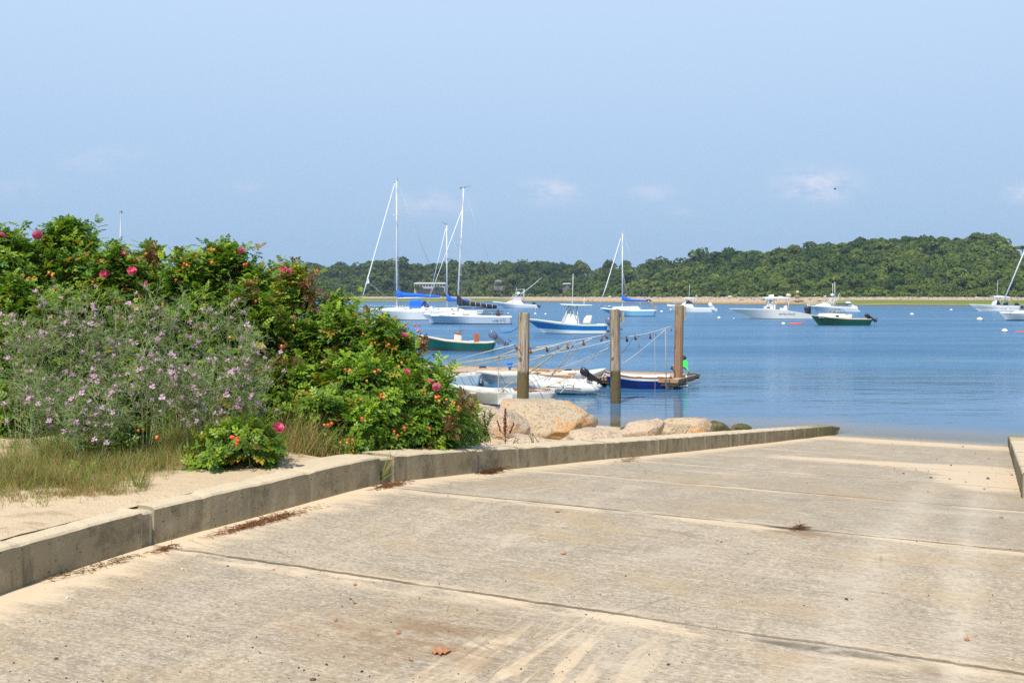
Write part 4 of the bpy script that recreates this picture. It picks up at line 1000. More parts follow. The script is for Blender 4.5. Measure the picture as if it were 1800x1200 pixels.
mb.rings([rings[0], [b.q(755.5, 540, y_) for y_ in (-1.0, -.9, -.7, .7, .9, 1.0)]], closed=False, cap=False, sm=False); dg = mb.build('dodger_side', M['dkblue'], b.root); dg.modifiers.new('solid', 'SOLIDIFY').thickness = .03
mb = MB()
for sd_ in (-1, 1):
    pts = [(636, 543, .15 * sd_), (660, 544, .9 * sd_), (700, 545, 1.8 * sd_), (760, 545.5, 1.7 * sd_), (796, 546, 1.3 * sd_)]
    for p in pts: mb.tube([b.q(*p), b.q(p[0], p[1] - 7, p[2])], .018, 4)
    mb.tube([b.q(p[0], p[1] - 7, p[2]) for p in pts], .014, 4)
b.bld(mb, 'guard_rail', 'steel')

# --- white sloop behind, mostly hidden
b = Boat('sailboat', 800, 556, 'white sloop half hidden behind the black covered one, with a smaller blue sail cover', 'sailboat')
hull(b.root, b.x(850), b.x(748), 3.1, [(0, b.z(546.5)), (.5, b.z(546)), (1, b.z(543))], [(-.12, 0), (0, 0), (.1, 1), (.16, 2), (1, 2)], [M['bootblue'], M['boot'], M['white']], rake=1.2, trake=.4, draft=.5, inner=[(.06, .05, 2), (99, .12, 2)])
b.prism('cabin', [(758, 546), (763, 541), (806, 540.5), (818, 546)], .95, 'white', .2)
for px in (771, 795, 806): mb = MB(); mb.box(b.x(px + 2.5), b.x(px - 2.5), .87, .93, b.z(544), b.z(542.5)); b.bld(mb, 'window', 'glass')
mast = b.tube('mast', [(785.8, 541), (785.2, 396)], [.11, .09], 'alu', 8); b.tube('boom', [(786, 526), (828, 527)], .06, 'alu')
mb = MB(); mb.tube([b.q(776, 390), b.q(785, 395)], .03, 4); mb.tube([b.q(785, 396), b.q(785, 391)], .02, 4); mb.build('wind_vane', M['greydk'], mast)
mb = MB(); mb.tube([b.q(785.5, 455, -.8), b.q(785.5, 455, .8)], .03, 4); mb.build('spreader', M['alu'], mast)
cover(b, [(784.5, 523.5, 6), (788, 523.5, 5.5), (793, 526, 3.5), (806, 527.5, 2.3), (822, 528, 1.8), (827, 528, .6)], 1, 'sail_cover', 'bluecan')
b.tube('furled_jib', [(750, 542), (783.5, 402)], [.03, .05], 'sail')
b.tube('backstay', [(786, 397), (846, 545)], .022, 'wire', 4)
for sd_ in (-1, 1): b.tube('shroud', [(785.5, 400), (785.5, 455, .8 * sd_), (787, 544, 1.2 * sd_)], .018, 'wire', 4)

# --- white sloop with black sail cover in front
b = Boat('sailboat', 821, 569, 'white sloop with a black sail cover, leaning mast and dark name near its stern', 'sailboat', yaw=3)
hull(b.root, b.x(899), b.x(742), 3.5, [(0, b.z(557)), (.35, b.z(556)), (.7, b.z(554.5)), (1, b.z(551.5))], [(-.12, 0), (0, 0), (.1, 0), (.93, 1), (1, 1)], [M['boot'], paint('gelcoat_white_shaded', (.62, .68, .75), .25, .04, 1), M['white']], rake=1.2, trake=-0.0, draft=.6, tw=.75, inner=[(.05, .06, 2), (.3, .05, 2), (99, .14, 2)])  # white topsides in shade: the bluish shade is put into the gelcoat colour
b.prism('transom', [(891, 556.6), (893, 556), (900.6, 568), (898, 568.6)], 1.1, 'white', .0)
b.prism('cabin', [(757, 555), (766, 551), (805, 547.5), (826, 548.5), (838, 551), (840, 557)], 1.05, 'white', .25, bevel=.05)
for a_, c_, y0, y1 in ((794, 800, 552.2, 550.9), (813.5, 825.5, 553.2, 551.6)): mb = MB(); mb.box(b.x(c_), b.x(a_), .90, .97, b.z(y0), b.z(y1)); b.bld(mb, 'window', 'glass')
mast = b.tube('mast', [(804, 548), (809.5, 440), (815, 331)], [.12, .105, .07], 'alu', 8)
mb = MB(); mb.tube([b.q(809, 418, 0), b.q(812, 418.5, 0)], .05, 4); mb.tube([b.q(809.6, 418, -.8), b.q(809.6, 418, .8)], .03, 4); mb.build('spreader', M['alu'], mast); mb = MB(); mb.tube([b.q(806, 483), b.q(811, 483)], .06, 5); mb.build('mast_light', M['alu'], mast)
mb = MB(); mb.tube([b.q(808, 331), b.q(826, 327)], .02, 4); mb.tube([b.q(809, 332), b.q(811, 329)], .05, 4); mb.tube([b.q(815, 332), b.q(816.5, 329)], .06, 5); mb.build('masthead', M['greydk'], mast)
cover(b, [(803, 527, 12), (805, 526.5, 11.5), (808, 529, 8.8), (813, 532, 5.6), (820, 533.5, 4), (835, 535, 3.6), (850, 537, 3.2), (860, 537.8, 3.1), (872, 538.6, 2.4), (874, 538.6, .6)], 1, 'sail_cover', 'blackcan')
for px in (826, 836, 845, 855, 865):
    mb = MB(); mb.tube([b.q(px, interp(px, [(826, 530), (865, 534.7)]), .19), b.q(px + .4, interp(px, [(826, 538), (865, 541.4)]), .19)], .022, 4); b.bld(mb, 'sail_tie', 'sail')
b.tube('boom', [(805, 541), (874, 542)], .06, 'black', 6)
b.tube('furled_jib', [(745, 550), (812, 370)], [.03, .05], 'sail')
b.tube('backstay', [(816, 333), (893, 556)], .016, 'wire', 4)
for sd_ in (-1, 1): b.tube('shroud', [(814, 340), (809.6, 418, .8 * sd_), (806, 553, 1.35 * sd_)], .018, 'wire', 4); b.tube('shroud', [(809.6, 418), (812, 553, 1.3 * sd_)], .018, 'wire', 4)
for yy, zz in ((1.15, 547.2), (.6, 551.5)): b.tube('spinnaker_pole', [(838, zz, yy), (872, zz - .3, yy), (884, zz - .2, yy)], .055, 'greydk', 6)
mb = MB(); mb.prism([(b.x(871.5), b.z(556)), (b.x(872.5), b.z(548)), (b.x(875.5), b.z(543)), (b.x(878), b.z(549)), (b.x(880), b.z(556))], .2, .6); b.bld(mb, 'folded_outboard', paint('worn_brown', (.09, .035, .02), .7, .4))
mb = MB()
for sd_ in (-1, 1):
    pts = [(743, 552, .1 * sd_), (758, 554, .8 * sd_), (790, 555, 1.5 * sd_), (830, 556, 1.6 * sd_), (865, 556.5, 1.4 * sd_), (893, 556.5, 1.2 * sd_)]
    for p in pts: mb.tube([b.q(*p), b.q(p[0], p[1] - 8, p[2])], .016, 4)
    mb.tube([b.q(p[0], p[1] - 8, p[2]) for p in pts], .012, 4)
mb.tube([b.q(893, 548.5, -1.2), b.q(893, 548.5, 1.2)], .016, 4); b.bld(mb, 'guard_rail', 'steel')
text(b.root, 'Pentecky C.D', b.x(870.5), 1.50, b.z(564.2), .42, M['letter'], math.pi, font_shear=.3)

# --- lone mast far behind the roses
b = Boat('sailboat', 222, 566, 'sloop hidden behind the rose bushes, only its thin grey mast head showing', 'sailboat')
hull(b.root, b.x(300), b.x(150), 3.3, [(0, b.z(556)), (1, b.z(551))], [(-.12, 0), (0, 0), (.1, 0), (1, 1)], [M['boot'], M['white']], inner=[(.06, .05, 1), (99, .12, 1)])
b.prism('cabin', [(180, 555), (190, 550), (240, 550), (250, 556)], 1, 'white', .2)
mm_ = b.tube('mast', [(208, 551), (212.5, 372)], [.09, .06], 'wire', 8); mb = MB(); mb.tube([b.q(210, 374), b.q(216, 373.5)], .05, 5); mb.tube([b.q(212.5, 373), b.q(214, 370.5)], .07, 5); mb.build('masthead', M['greydk'], mm_)
b.tube('boom', [(208, 536), (265, 538)], .06, 'alu')

# --- blue centre console
b = Boat('motorboat', 998, 586, 'centre console motorboat with a bright blue hull, white bottom and white T-top', 'motorboat', yaw=0)
hull(b.root, b.x(1065), b.x(925), 2.45, [(0, b.z(570.5)), (.3, b.z(570.3)), (.6, b.z(567)), (.85, b.z(562.5)), (1, b.z(560.5))], [(-.1, 0), (.0, 0), (.05, 0), (.22, 1), (.37, 1), (.84, 2), (.87, 3), (.99, 1), (1, 1)], [M['boot'], M['white'], M['blue'], M['black']], rake=1.7, trake=.0, draft=.35, tw=.85,
     inner=[(.0, .06, 1), (.2, .05, 1), (.24, -.5, 1), (99, -.5, 1)], fd=.8, vflare=1.3)
b.prism('console', [(986, 571), (992, 560), (996, 550), (1003, 549.5), (1008, 551), (1009, 554), (1017, 556), (1018, 571)], .42, 'white', .1, bevel=.05)
b.prism('windscreen', [(995, 551), (999.5, 543.5), (1004, 542.5), (1006, 550)], .40, paint('perspex', (.5, .56, .6), .1), .1, bevel=0)
tt = b.prism('t_top', [(983, 534), (986, 535.8), (1010, 537.4), (1039, 537), (1040, 535.6), (1012, 534.8)], .95, 'white', .0, bevel=.03)
mb = MB()
for sd_ in (-1, 1):
    y = .55 * sd_
    for A_, B_ in (((987, 568), (1000, 537)), ((1014, 569), (1014.5, 537)), ((1003, 537), (1012, 560)), ((984.5, 536), (999, 541)), ((999, 541), (1015, 541)), ((1006, 541), (1001, 553))): mb.tube([b.q(*A_, y), b.q(*B_, y * .95)], .035, 5)
mb.tube([b.q(1002, 537.5, -.6), b.q(1002, 537.5, .6)], .035, 5); mb.tube([b.q(1014.5, 537.5, -.6), b.q(1014.5, 537.5, .6)], .035, 5); b.bld(mb, 't_top_frame', 'white')
b.tube('antenna', [(1006, 535), (1007.5, 481)], [.035, .02], 'white'); b.tube('antenna', [(1026.5, 535), (1027, 523)], [.03, .02], 'white')
b.prism('leaning_seat', [(1024, 568), (1026, 560), (1031, 554), (1040, 554), (1040, 557), (1037, 568)], .5, 'warm', 0, bevel=.05)
outboard(b.root, b.x(1072), b.z(571), .32, 1.15, 42, 'greyblue'); outboard(b.root, b.x(1072), b.z(571), -.32, 1.15, 42, 'greyblue')
b.prism('swim_platform', [(1064, 580), (1064, 583), (1073, 583), (1073, 581)], .9, 'boot', bevel=0)

# --- green skiff
b = Boat('skiff', 806, 616, 'green wooden look skiff with a cream console and a tilted grey blue outboard', 'skiff')
hull(b.root, b.x(871), b.x(735), 1.75, [(0, b.z(600)), (.12, b.z(601.5)), (.35, b.z(601)), (.65, b.z(597.5)), (1, b.z(588))], [(-.12, 0), (0, 0), (.07, 0), (.12, 0), (.3, 1), (.5, 1), (.7, 1), (.9, 1), (.94, 2), (1.0, 3)], [M['red'], M['green'], M['teak'], M['cream']], rake=.5, trake=.15, draft=.25, tw=.82,
     inner=[(.0, .02, 3), (.12, .02, 3), (.15, -.32, 3), (99, -.32, 3)], fd=.86, bowp=2.0)
b.prism('console', [(798, 603), (799, 586), (801, 585.5), (811.5, 588), (812.5, 603)], .3, 'cream', .05, bevel=.03)
b.prism('console_top', [(797.5, 585.5), (800, 582.5), (812, 586.5), (812.5, 588.2)], .32, 'teak', bevel=.01)
b.tube('steering_wheel', [(808, 585, .2), (810, 580, .1), (812, 579, -.1), (811, 584, -.2), (808, 585, .2)], .012, 'black', 5)
mb = MB(); mb.box(b.x(811.8), b.x(808.5), .29, .31, b.z(596), b.z(590)); b.bld(mb, 'console_panel', 'ltgrey')
b.prism('seat_box', [(834, 600), (834, 590), (833, 587), (834, 585.8), (842, 586.2), (842.5, 589), (841.5, 601)], .18, paint('orange_wood', (.42, .10, .02), .45, .3, 9), bevel=.01)
b.prism('thwart', [(824, 599), (824, 600.5), (834, 600.8), (834, 599.2)], .7, 'ltgrey', bevel=0)
outboard(b.root, b.x(870), b.z(596), 0, 1.0, 55, 'greyblue', leg='greyblue')

# --- light blue sloop
b = Boat('sailboat', 1106, 556, 'small light blue hulled sloop with a white cabin and a blue sail cover', 'sailboat')
hull(b.root, b.x(1153), b.x(1054), 2.7, [(0, b.z(545.2)), (.4, b.z(545.6)), (.75, b.z(544)), (1, b.z(541.5))], [(-.14, 0), (0, 0), (.10, 0), (.9, 1), (1, 2)], [M['boot'], M['skyhull'], M['white']], rake=2.4, trake=.35, draft=.5, tw=.62, inner=[(.04, .05, 2), (.3, .04, 2), (99, .12, 2)])
b.prism('cabin', [(1073, 545), (1079, 539.5), (1090, 538.5), (1121, 538.2), (1126, 545)], .85, 'white', .2, bevel=.05)
for px in (1083, 1097, 1107, 1116): mb = MB(); mb.box(b.x(px + 1.6), b.x(px - 1.6), .74, .79, b.z(543), b.z(541.4)); b.bld(mb, 'window', 'glass')
mast = b.tube('mast', [(1094, 539), (1094.2, 411)], [.1, .085], 'alu', 8); b.tube('boom', [(1094, 529), (1136, 530)], .06, 'alu')
mb = MB(); mb.tube([b.q(1094, 472, -.7), b.q(1094, 472, .7)], .025, 4); mb.tube([b.q(1094, 410), b.q(1089, 408.5)], .03, 4); mb.tube([b.q(1094, 411), b.q(1097, 406)], .02, 4); mb.build('spreader', M['alu'], mast)
cover(b, [(1093, 523, 6.5), (1095, 523, 6), (1100, 526, 3.8), (1110, 527.8, 2.6), (1125, 528.3, 2), (1135, 528.8, 1.6), (1136, 529, .5)], 1, 'sail_cover', 'bluecan')
b.tube('furled_jib', [(1053, 539), (1065, 505), (1091, 419)], [.04, .09, .05], 'sail'); b.tube('backstay', [(1095, 412), (1142, 543)], .022, 'wire', 4)
for sd_ in (-1, 1): b.tube('shroud', [(1094, 414), (1094, 472, .7 * sd_), (1098, 544, 1.1 * sd_)], .018, 'wire', 4); b.tube('shroud', [(1094, 472), (1106, 544, 1.1 * sd_)], .018, 'wire', 4)
mb = MB()
for sd_ in (-1, 1):
    pts = [(1054, 542, .1 * sd_), (1063, 543, .6 * sd_), (1090, 545, 1.2 * sd_), (1125, 545.5, 1.2 * sd_), (1151, 545, .8 * sd_)]
    for p in pts: mb.tube([b.q(*p), b.q(p[0], p[1] - 6, p[2])], .016, 4)
    mb.tube([b.q(p[0], p[1] - 6, p[2]) for p in pts], .014, 4)
b.bld(mb, 'guard_rail', 'steel')
mb = MB(); rings = [[b.q(1140 + 4 * math.cos(a) + (1 if j else -1) * 0, 530 - 4 * math.sin(a), y_) for y_ in (-.9, .9)] for j, a in enumerate(np.linspace(math.pi, .2, 7))]
mb.rings(rings, closed=False, cap=False); dg = mb.build('bimini', M['dkblue'], b.root); dg.modifiers.new('solid', 'SOLIDIFY').thickness = .12
for px in (1125, 1146): b.tube('bimini_pole', [(px, 545, .7), (px - 1, 531, .8)], .02, 'steel', 4)
b.prism('stern_cushion', [(1149, 545), (1149, 538), (1153, 537), (1153.5, 543)], .15, paint('tan_bag', (.45, .22, .06), .8), yc=.5)

# --- powerboats in the distance
b = Boat('motorboat', 911, 541.5, 'white sportfishing boat with a tall metal tower and a long slanting outrigger pole', 'motorboat')
hull(b.root, b.x(943), b.x(866), 3.0, [(0, b.z(536)), (.3, b.z(534.8)), (.6, b.z(533)), (1, b.z(530.3))], [(-.12, 0), (0, 0), (.05, 0), (.2, 1), (.6, 1), (.8, 2), (1, 2)], [M['boot'], paint('gelcoat_shade', (.60, .64, .67), .3, .05), M['white']], rake=3.2, trake=-.5, draft=.4, inner=[(.02, .06, 2), (99, .12, 2)], vflare=1.4)
b.prism('cabin', [(886, 533.5), (895, 529.5), (905, 526), (915, 528), (921, 534)], 1.0, 'white', .25, bevel=.06)
b.prism('windscreen', [(899, 529), (904, 522.5), (915, 523), (917, 528)], .85, 'ltgrey', .1, bevel=0)
mb = MB(); mb.box(b.x(903), b.x(900.5), .80, .98, b.z(531.8), b.z(530.6)); b.bld(mb, 'window', 'glass')
mb = MB()
for sd_ in (-1, 1):
    y = .8 * sd_
    for A_, B_ in (((896, 529), (903, 518)), ((903, 518), (920, 514)), ((920, 532), (920, 508)), ((909, 509), (922, 508)), ((906, 520), (908, 506)), ((903, 521), (918, 521)), ((914, 521), (919, 513)), ((922, 508), (921, 530)), ((899, 524), (914, 516))): mb.tube([b.q(*A_, y), b.q(*B_, y * .9)], .05, 4)
mb.tube([b.q(909, 509, -.7), b.q(909, 509, .7)], .05, 4); mb.tube([b.q(922, 508, -.7), b.q(922, 508, .7)], .05, 4); b.bld(mb, 'tower_frame', 'alu')
mb = MB(); mb.ball(b.q(911, 515), .45, 0, 10, (1.4, 1, .8)); b.bld(mb, 'radar_dome', 'white')
b.tube('outrigger', [(918, 516, .6), (945, 494, .8), (953, 487, .9)], [.12, .07, .02], 'alu'); outboard(b.root, b.x(940), b.z(536.5), 0, 1.7, 62, 'black')
mb = MB(); mb.box(b.x(921), b.x(918), -.5, .5, b.z(534), b.z(529)); b.bld(mb, 'helm_seat', 'black')

b = Boat('motorboat', 1217, 548.5, 'small white cuddy boat with a hard top, right of the last pile', 'motorboat')
hull(b.root, b.x(1249), b.x(1173), 2.3, [(0, b.z(541.5)), (.4, b.z(541)), (.65, b.z(538)), (1, b.z(535.5))], [(-.12, 0), (0, 0), (.06, 0), (.8, 1), (1, 1)], [M['ltgrey'], M['white']], rake=2.0, trake=-.2, inner=[(.02, .05, 1), (99, .1, 1)], vflare=1.4)
b.prism('cabin', [(1186, 538.5), (1199, 535), (1204, 530), (1209, 528), (1216, 534), (1219, 541)], .8, 'white', .2, bevel=.05); b.prism('windscreen', [(1203, 534), (1206, 528.5), (1212, 528), (1218, 534.5)], .72, 'glass', .1, bevel=0)
b.prism('hard_top', [(1200, 525), (1202, 523.3), (1210, 522.4), (1222, 524), (1224, 525.2)], .8, 'white', 0)
mb = MB()
for sd_ in (-1, 1):
    for A_, B_ in (((1205, 529), (1208, 525)), ((1217, 537), (1217, 525)), ((1222, 538), (1222, 525)), ((1217, 531), (1222, 531))): mb.tube([b.q(*A_, .65 * sd_), b.q(*B_, .65 * sd_)], .035, 4)
    mb.tube([b.q(1175, 536, .15 * sd_), b.q(1175, 532, .15 * sd_), b.q(1187, 533, .7 * sd_), b.q(1187, 537, .8 * sd_)], .03, 4)
b.bld(mb, 'rails', 'steel'); b.tube('antenna', [(1211, 524), (1212.5, 499)], [.04, .025], 'white'); outboard(b.root, b.x(1250), b.z(539.5), 0, 1.55, 45, 'wht_m'); b.prism('bow_pulpit', [(1173, 536), (1172, 537.2), (1180, 539), (1182, 536.5)], .2, 'white', bevel=0)

b = Boat('motorboat', 1351, 560, 'long white centre console with a T-top and black outboards, lettering on its side', 'motorboat')
hull(b.root, b.x(1422), b.x(1282), 2.75, [(0, b.z(553)), (.12, b.z(550)), (.3, b.z(546)), (.5, b.z(543.6)), (1, b.z(542.4))], [(-.1, 0), (0, 0), (.05, 0), (.12, 1), (.35, 1), (.6, 1), (.84, 1), (.87, 2), (1, 1)], [M['red'], M['warm'], M['ltgrey']], rake=3.0, trake=-.3, draft=.35, inner=[(.0, .05, 1), (.22, .05, 1), (.26, -.4, 1), (99, -.4, 1)], vflare=1.5)
b.prism('console', [(1343.5, 545), (1345, 539), (1348, 536), (1361, 535), (1363, 545)], .5, 'white', .08, bevel=.05); mb = MB(); mb.box(b.x(1352), b.x(1347), .47, .52, b.z(541.6), b.z(540)); b.bld(mb, 'window', 'glass')
b.prism('windscreen', [(1346, 538), (1351, 528), (1356, 527), (1356, 537)], .45, paint('perspex', (.5, .56, .6), .1), .1, bevel=0)
b.prism('t_top', [(1341, 523.5), (1343, 525.3), (1384, 525), (1385, 523), (1372, 521.5), (1345, 522)], 1.0, 'white', 0)
b.prism('life_raft', [(1352, 522), (1352, 518), (1359, 517.5), (1359.5, 522)], .4, 'white'); b.prism('gear_bag', [(1368, 522), (1370, 520.3), (1374, 520.5), (1377, 522)], .3, 'ltgrey')
mb = MB()
for sd_ in (-1, 1):
    for A_, B_ in (((1343.5, 543), (1352, 525)), ((1357, 543), (1357, 525)), ((1361, 543), (1363, 525)), ((1384, 546), (1384, 525)), ((1346, 537), (1357, 531))): mb.tube([b.q(*A_, .7 * sd_), b.q(*B_, .7 * sd_)], .04, 4)
for px in (1352, 1357, 1363, 1384): mb.tube([b.q(px, 525, -.7), b.q(px, 525, .7)], .04, 4)
for y_ in (-.7, .7): mb.tube([b.q(1343, 525, y_), b.q(1385, 525, y_)], .04, 4)
b.bld(mb, 't_top_frame', 'alu'); b.prism('leaning_seat', [(1370, 545), (1370, 541), (1377, 541.5), (1378, 537), (1382, 536.5), (1383, 546)], .5, 'warm', bevel=.03)
outboard(b.root, b.x(1418), b.z(548.5), .45, 1.5, 12, 'black'); outboard(b.root, b.x(1418), b.z(548.5), -.45, 1.5, 12, 'black')
text(b.root, 'BOSTON WHALER', b.x(1379), 1.34, b.z(552.6), .30, M['letter'], math.pi)

b = Boat('motorboat', 1460, 548, 'white walkaround boat with two tall antennas and a green canvas, behind the green boat', 'motorboat')
hull(b.root, b.x(1500), b.x(1418), 2.9, [(0, b.z(540.5)), (.3, b.z(539.3)), (.6, b.z(538.5)), (1, b.z(536.8))], [(-.12, 0), (0, 0), (.06, 0), (.2, 1), (.82, 1), (1, 2)], [M['ltgrey'], paint('gelcoat_shade', (.60, .64, .67), .3, .05), M['white']], rake=2.2, trake=-1.3, inner=[(.02, .05, 2), (99, .1, 2)], vflare=1.5)
b.prism('cabin', [(1431, 538), (1440, 534.5), (1452, 532.5), (1461, 539)], .95, 'white', .25, bevel=.06); b.prism('windscreen', [(1444, 535), (1449, 531), (1456, 533.5), (1459, 537)], .8, 'ltgrey', .1, bevel=0)
mb = MB()
for sd_ in (-1, 1):
    for A_, B_ in (((1453, 536), (1462, 524)), ((1457, 537), (1466, 524.5)), ((1461, 539), (1466, 527)), ((1455, 523.5), (1468, 523.5)), ((1420, 537, ), (1422, 533.5)), ((1422, 533.5), (1436, 534))): mb.tube([b.q(*A_, .7 * sd_), b.q(*B_, .7 * sd_)], .05, 4)
b.bld(mb, 'tower_frame', 'alu'); mb = MB(); mb.ball(b.q(1463, 518.5), .38, 0, 8, (1.2, 1, .8)); b.bld(mb, 'radar_dome', 'white')
b.tube('antenna', [(1463.5, 523), (1464, 498)], [.06, .04], 'white'); b.tube('antenna', [(1467.5, 536), (1467.4, 495)], [.06, .04], 'white'); b.tube('antenna', [(1468, 535), (1476, 515)], [.06, .04], 'white')
b.prism('canvas_top', [(1468, 533.3), (1469, 534.9), (1493, 534.6), (1496, 533.3), (1490, 532.8)], .9, 'gcan', 0); b.tube('canvas_pole', [(1477, 539.5, .7), (1477, 534.8, .7)], .04, 'steel', 4); b.tube('canvas_pole', [(1489, 539.5, .7), (1489, 534.8, .7)], .04, 'steel', 4)
outboard(b.root, b.x(1494), b.z(537.5), .3, 1.7, 60, 'wht_m'); outboard(b.root, b.x(1494), b.z(537.5), -.5, 1.7, 60, 'wht_m')

b = Boat('motorboat', 1479, 571.5, 'dark green hulled bass boat with a cream cuddy and a half round windscreen', 'motorboat')
hull(b.root, b.x(1528), b.x(1425), 2.2, [(0, b.z(560.5)), (.4, b.z(560)), (.7, b.z(557.5)), (1, b.z(553.5))], [(-.1, 0), (0, 0), (.04, 0), (.3, 1), (.9, 1), (.95, 2), (1, 3)], [M['boot'], M['dgreen'], M['teak'], M['cream']], rake=.9, trake=.2, draft=.3, tw=.85, inner=[(.0, .03, 3), (.14, .03, 3), (.18, -.4, 3), (99, -.4, 3)], fd=.55)
b.prism('cuddy', [(1438, 556), (1443, 551), (1460, 550.5), (1483, 551), (1489, 559.5)], .72, 'cream', .12, bevel=.04); mb = MB(); mb.box(b.x(1471), b.x(1465.5), .64, .72, b.z(556.6), b.z(554)); b.bld(mb, 'window', 'glass')
mb = MB()
for sd_ in (-1, 1):
    arc = [b.q(1472 + 10.5 * math.cos(a), 550.8 - 7.6 * math.sin(a), .6 * sd_) for a in np.linspace(0, math.pi, 12)]; mb.tube(arc, .03, 4); mb.tube([b.q(1471, 543.5, .6 * sd_), b.q(1470, 551, .6 * sd_)], .02, 4)
    mb.tube([b.q(1462, 551, .6 * sd_), b.q(1483, 551, .6 * sd_)], .03, 4)
mb.tube([b.q(1472, 543.2, -.6), b.q(1472, 543.2, .6)], .02, 4); b.bld(mb, 'windscreen_frame', 'greydk')
b.prism('seat', [(1489, 559), (1488, 556), (1492, 553), (1495.5, 552), (1494, 559.5)], .55, 'warm', bevel=.03); b.prism('motor_bracket', [(1525, 565), (1525, 569), (1530.5, 569), (1530.5, 565)], .3, 'warm'); outboard(b.root, b.x(1527), b.z(559.5), 0, 1.05, 60, 'black')
text(b.root, 'MS 4719', b.x(1440), .83, b.z(558.6), .17, M['sail'], math.pi - .35)

b = Boat('motorboat', 1748, 547, 'white centre console near the right edge with a thin T-top and black seats', 'motorboat')
hull(b.root, b.x(1790), b.x(1704), 2.5, [(0, b.z(537.5)), (.4, b.z(537)), (1, b.z(534.6))], [(-.12, 0), (0, 0), (.05, 0), (.25, 1), (.5, 1), (.55, 2), (.8, 1), (1, 1)], [M['ltgrey'], M['white'], M['boot']], rake=2.2, trake=.1, inner=[(.0, .05, 1), (.2, .05, 1), (.24, -.5, 1), (99, -.5, 1)], vflare=1.5)
b.prism('console', [(1744, 537), (1747, 528), (1752, 526.5), (1757, 537)], .5, 'white', .05); b.prism('console_front', [(1749, 536), (1752, 526.5), (1758, 536)], .52, 'black', bevel=0)
b.prism('t_top', [(1743, 520.5), (1744, 522.5), (1772, 522.8), (1772, 521.5), (1757, 519.5)], .95, 'white', 0)
mb = MB()
for sd_ in (-1, 1):
    for A_, B_ in (((1746, 536), (1749, 522)), ((1757, 536), (1755, 522)), ((1768, 524), (1778, 536))): mb.tube([b.q(*A_, .6 * sd_), b.q(*B_, .6 * sd_)], .04, 4)
for px in (1749, 1755, 1768): mb.tube([b.q(px, 522.3, -.6), b.q(px, 522.3, .6)], .04, 4)
b.bld(mb, 't_top_frame', 'alu'); b.tube('antenna', [(1752.5, 520), (1753.8, 493)], [.05, .03], 'white'); b.prism('seat', [(1764, 538), (1764, 533), (1770, 531), (1771, 538)], .5, 'black')
mb = MB(); mb.ball(b.q(1781, 536.5, 0), .35, 0, 8, (1.3, 1, .8)); b.bld(mb, 'cooler', 'greyblue'); outboard(b.root, b.x(1789), b.z(538), 0, 1.5, 62, 'black')

b = Boat('sailboat', 1812, 563.5, 'white sailboat cut by the right edge, its furled jib leaning up across the hill', 'sailboat')
hull(b.root, b.x(1866), b.x(1757), 2.8, [(0, b.z(552)), (1, b.z(549.3))], [(-.12, 0), (0, 0), (.13, 0), (.9, 1), (1, 1)], [M['bootblue'], M['warm']], rake=1.0, trake=.2, inner=[(.04, .05, 1), (99, .12, 1)])
b.prism('cabin', [(1781, 551), (1788, 546.5), (1800, 545.5), (1830, 546), (1835, 552)], .85, 'white', .2, bevel=.05); text(b.root, 'MS 6241', b.x(1766.5), .78, b.z(552.3), .26, M['letter'], math.pi - .4)
b.tube('furled_jib', [(1761, 537), (1800, 443), (1831, 368)], [.09, .10, .05], 'sail'); b.tube('mast', [(1806, 548), (1832, 360)], .1, 'alu', 8)
mb = MB(); 
for sd_ in (-1, 1): mb.tube([b.q(1760, 549, .1 * sd_), b.q(1760, 542, .1 * sd_), b.q(1772, 543, .6 * sd_), b.q(1772, 550, .7 * sd_)], .02, 4)
b.bld(mb, 'pulpit', 'steel')

# --- mooring buoys
def buoy(px, wy, r_px, label, stripe='bootblue', pick=False):
    d = dwl(wy); k = d / F; r = r_px * k; root = empty('mooring_buoy', ((px - 900) * k, d, 0), 0, label, 'buoy', 'mooring buoys')
    mb = MB(); mb.lathe([(r * .5, -.5 * r), (r * .93, -.15 * r), (r, .1 * r), (r, .22 * r), (r * .93, .5 * r), (r * .66, .85 * r), (r * .25, 1.02 * r), (.02, 1.05 * r)], n=14); mb.build('ball', M['white'], root)
    mb = MB(); mb.lathe([(r * 1.012, .0), (r * 1.02, .13 * r), (r * 1.012, .22 * r)], n=14); mb.build('stripe', M[stripe], root)
    if pick: mb = MB(); mb.tube([(0, 0, r), (.01, 0, r + 9 * k)], .02, 5); mb.build('pick_up_stick', M['white'], root)
    return root
buoy(941, 552, 2.4, 'small buoy with a pick-up stick behind the blue motorboat bow', 'orange', True); buoy(959, 552.5, 2.0, 'smaller buoy with a red stripe beside the one with the stick', 'orange')
buoy(1163, 548.5, 2.6, 'white buoy between the light blue sloop and the cuddy boat'); buoy(1179, 544.5, 2.0, 'reddish buoy just left of the last pile', 'orange')
buoy(1264, 559.5, 3.2, 'white buoy left of the long white centre console'); buoy(1290, 560, 1.4, 'tiny white float right under the bow of the long centre console')
buoy(1377, 570, 3.6, 'white buoy tied to the red floating tube', 'boot'); buoy(1603, 553.5, 3.4, 'cream buoy alone on the open water before the wooded hill', 'teak')
buoy(1672, 545.5, 2.4, 'farthest small buoy, left of the right hand centre console', 'teak'); buoy(1722, 563, 5.2, 'largest white buoy, tied to the sailboat at the right edge', 'gcan'); buoy(1766, 583, 5.2, 'cream buoy nearest the camera with a red rope running off the right edge', 'bootblue')
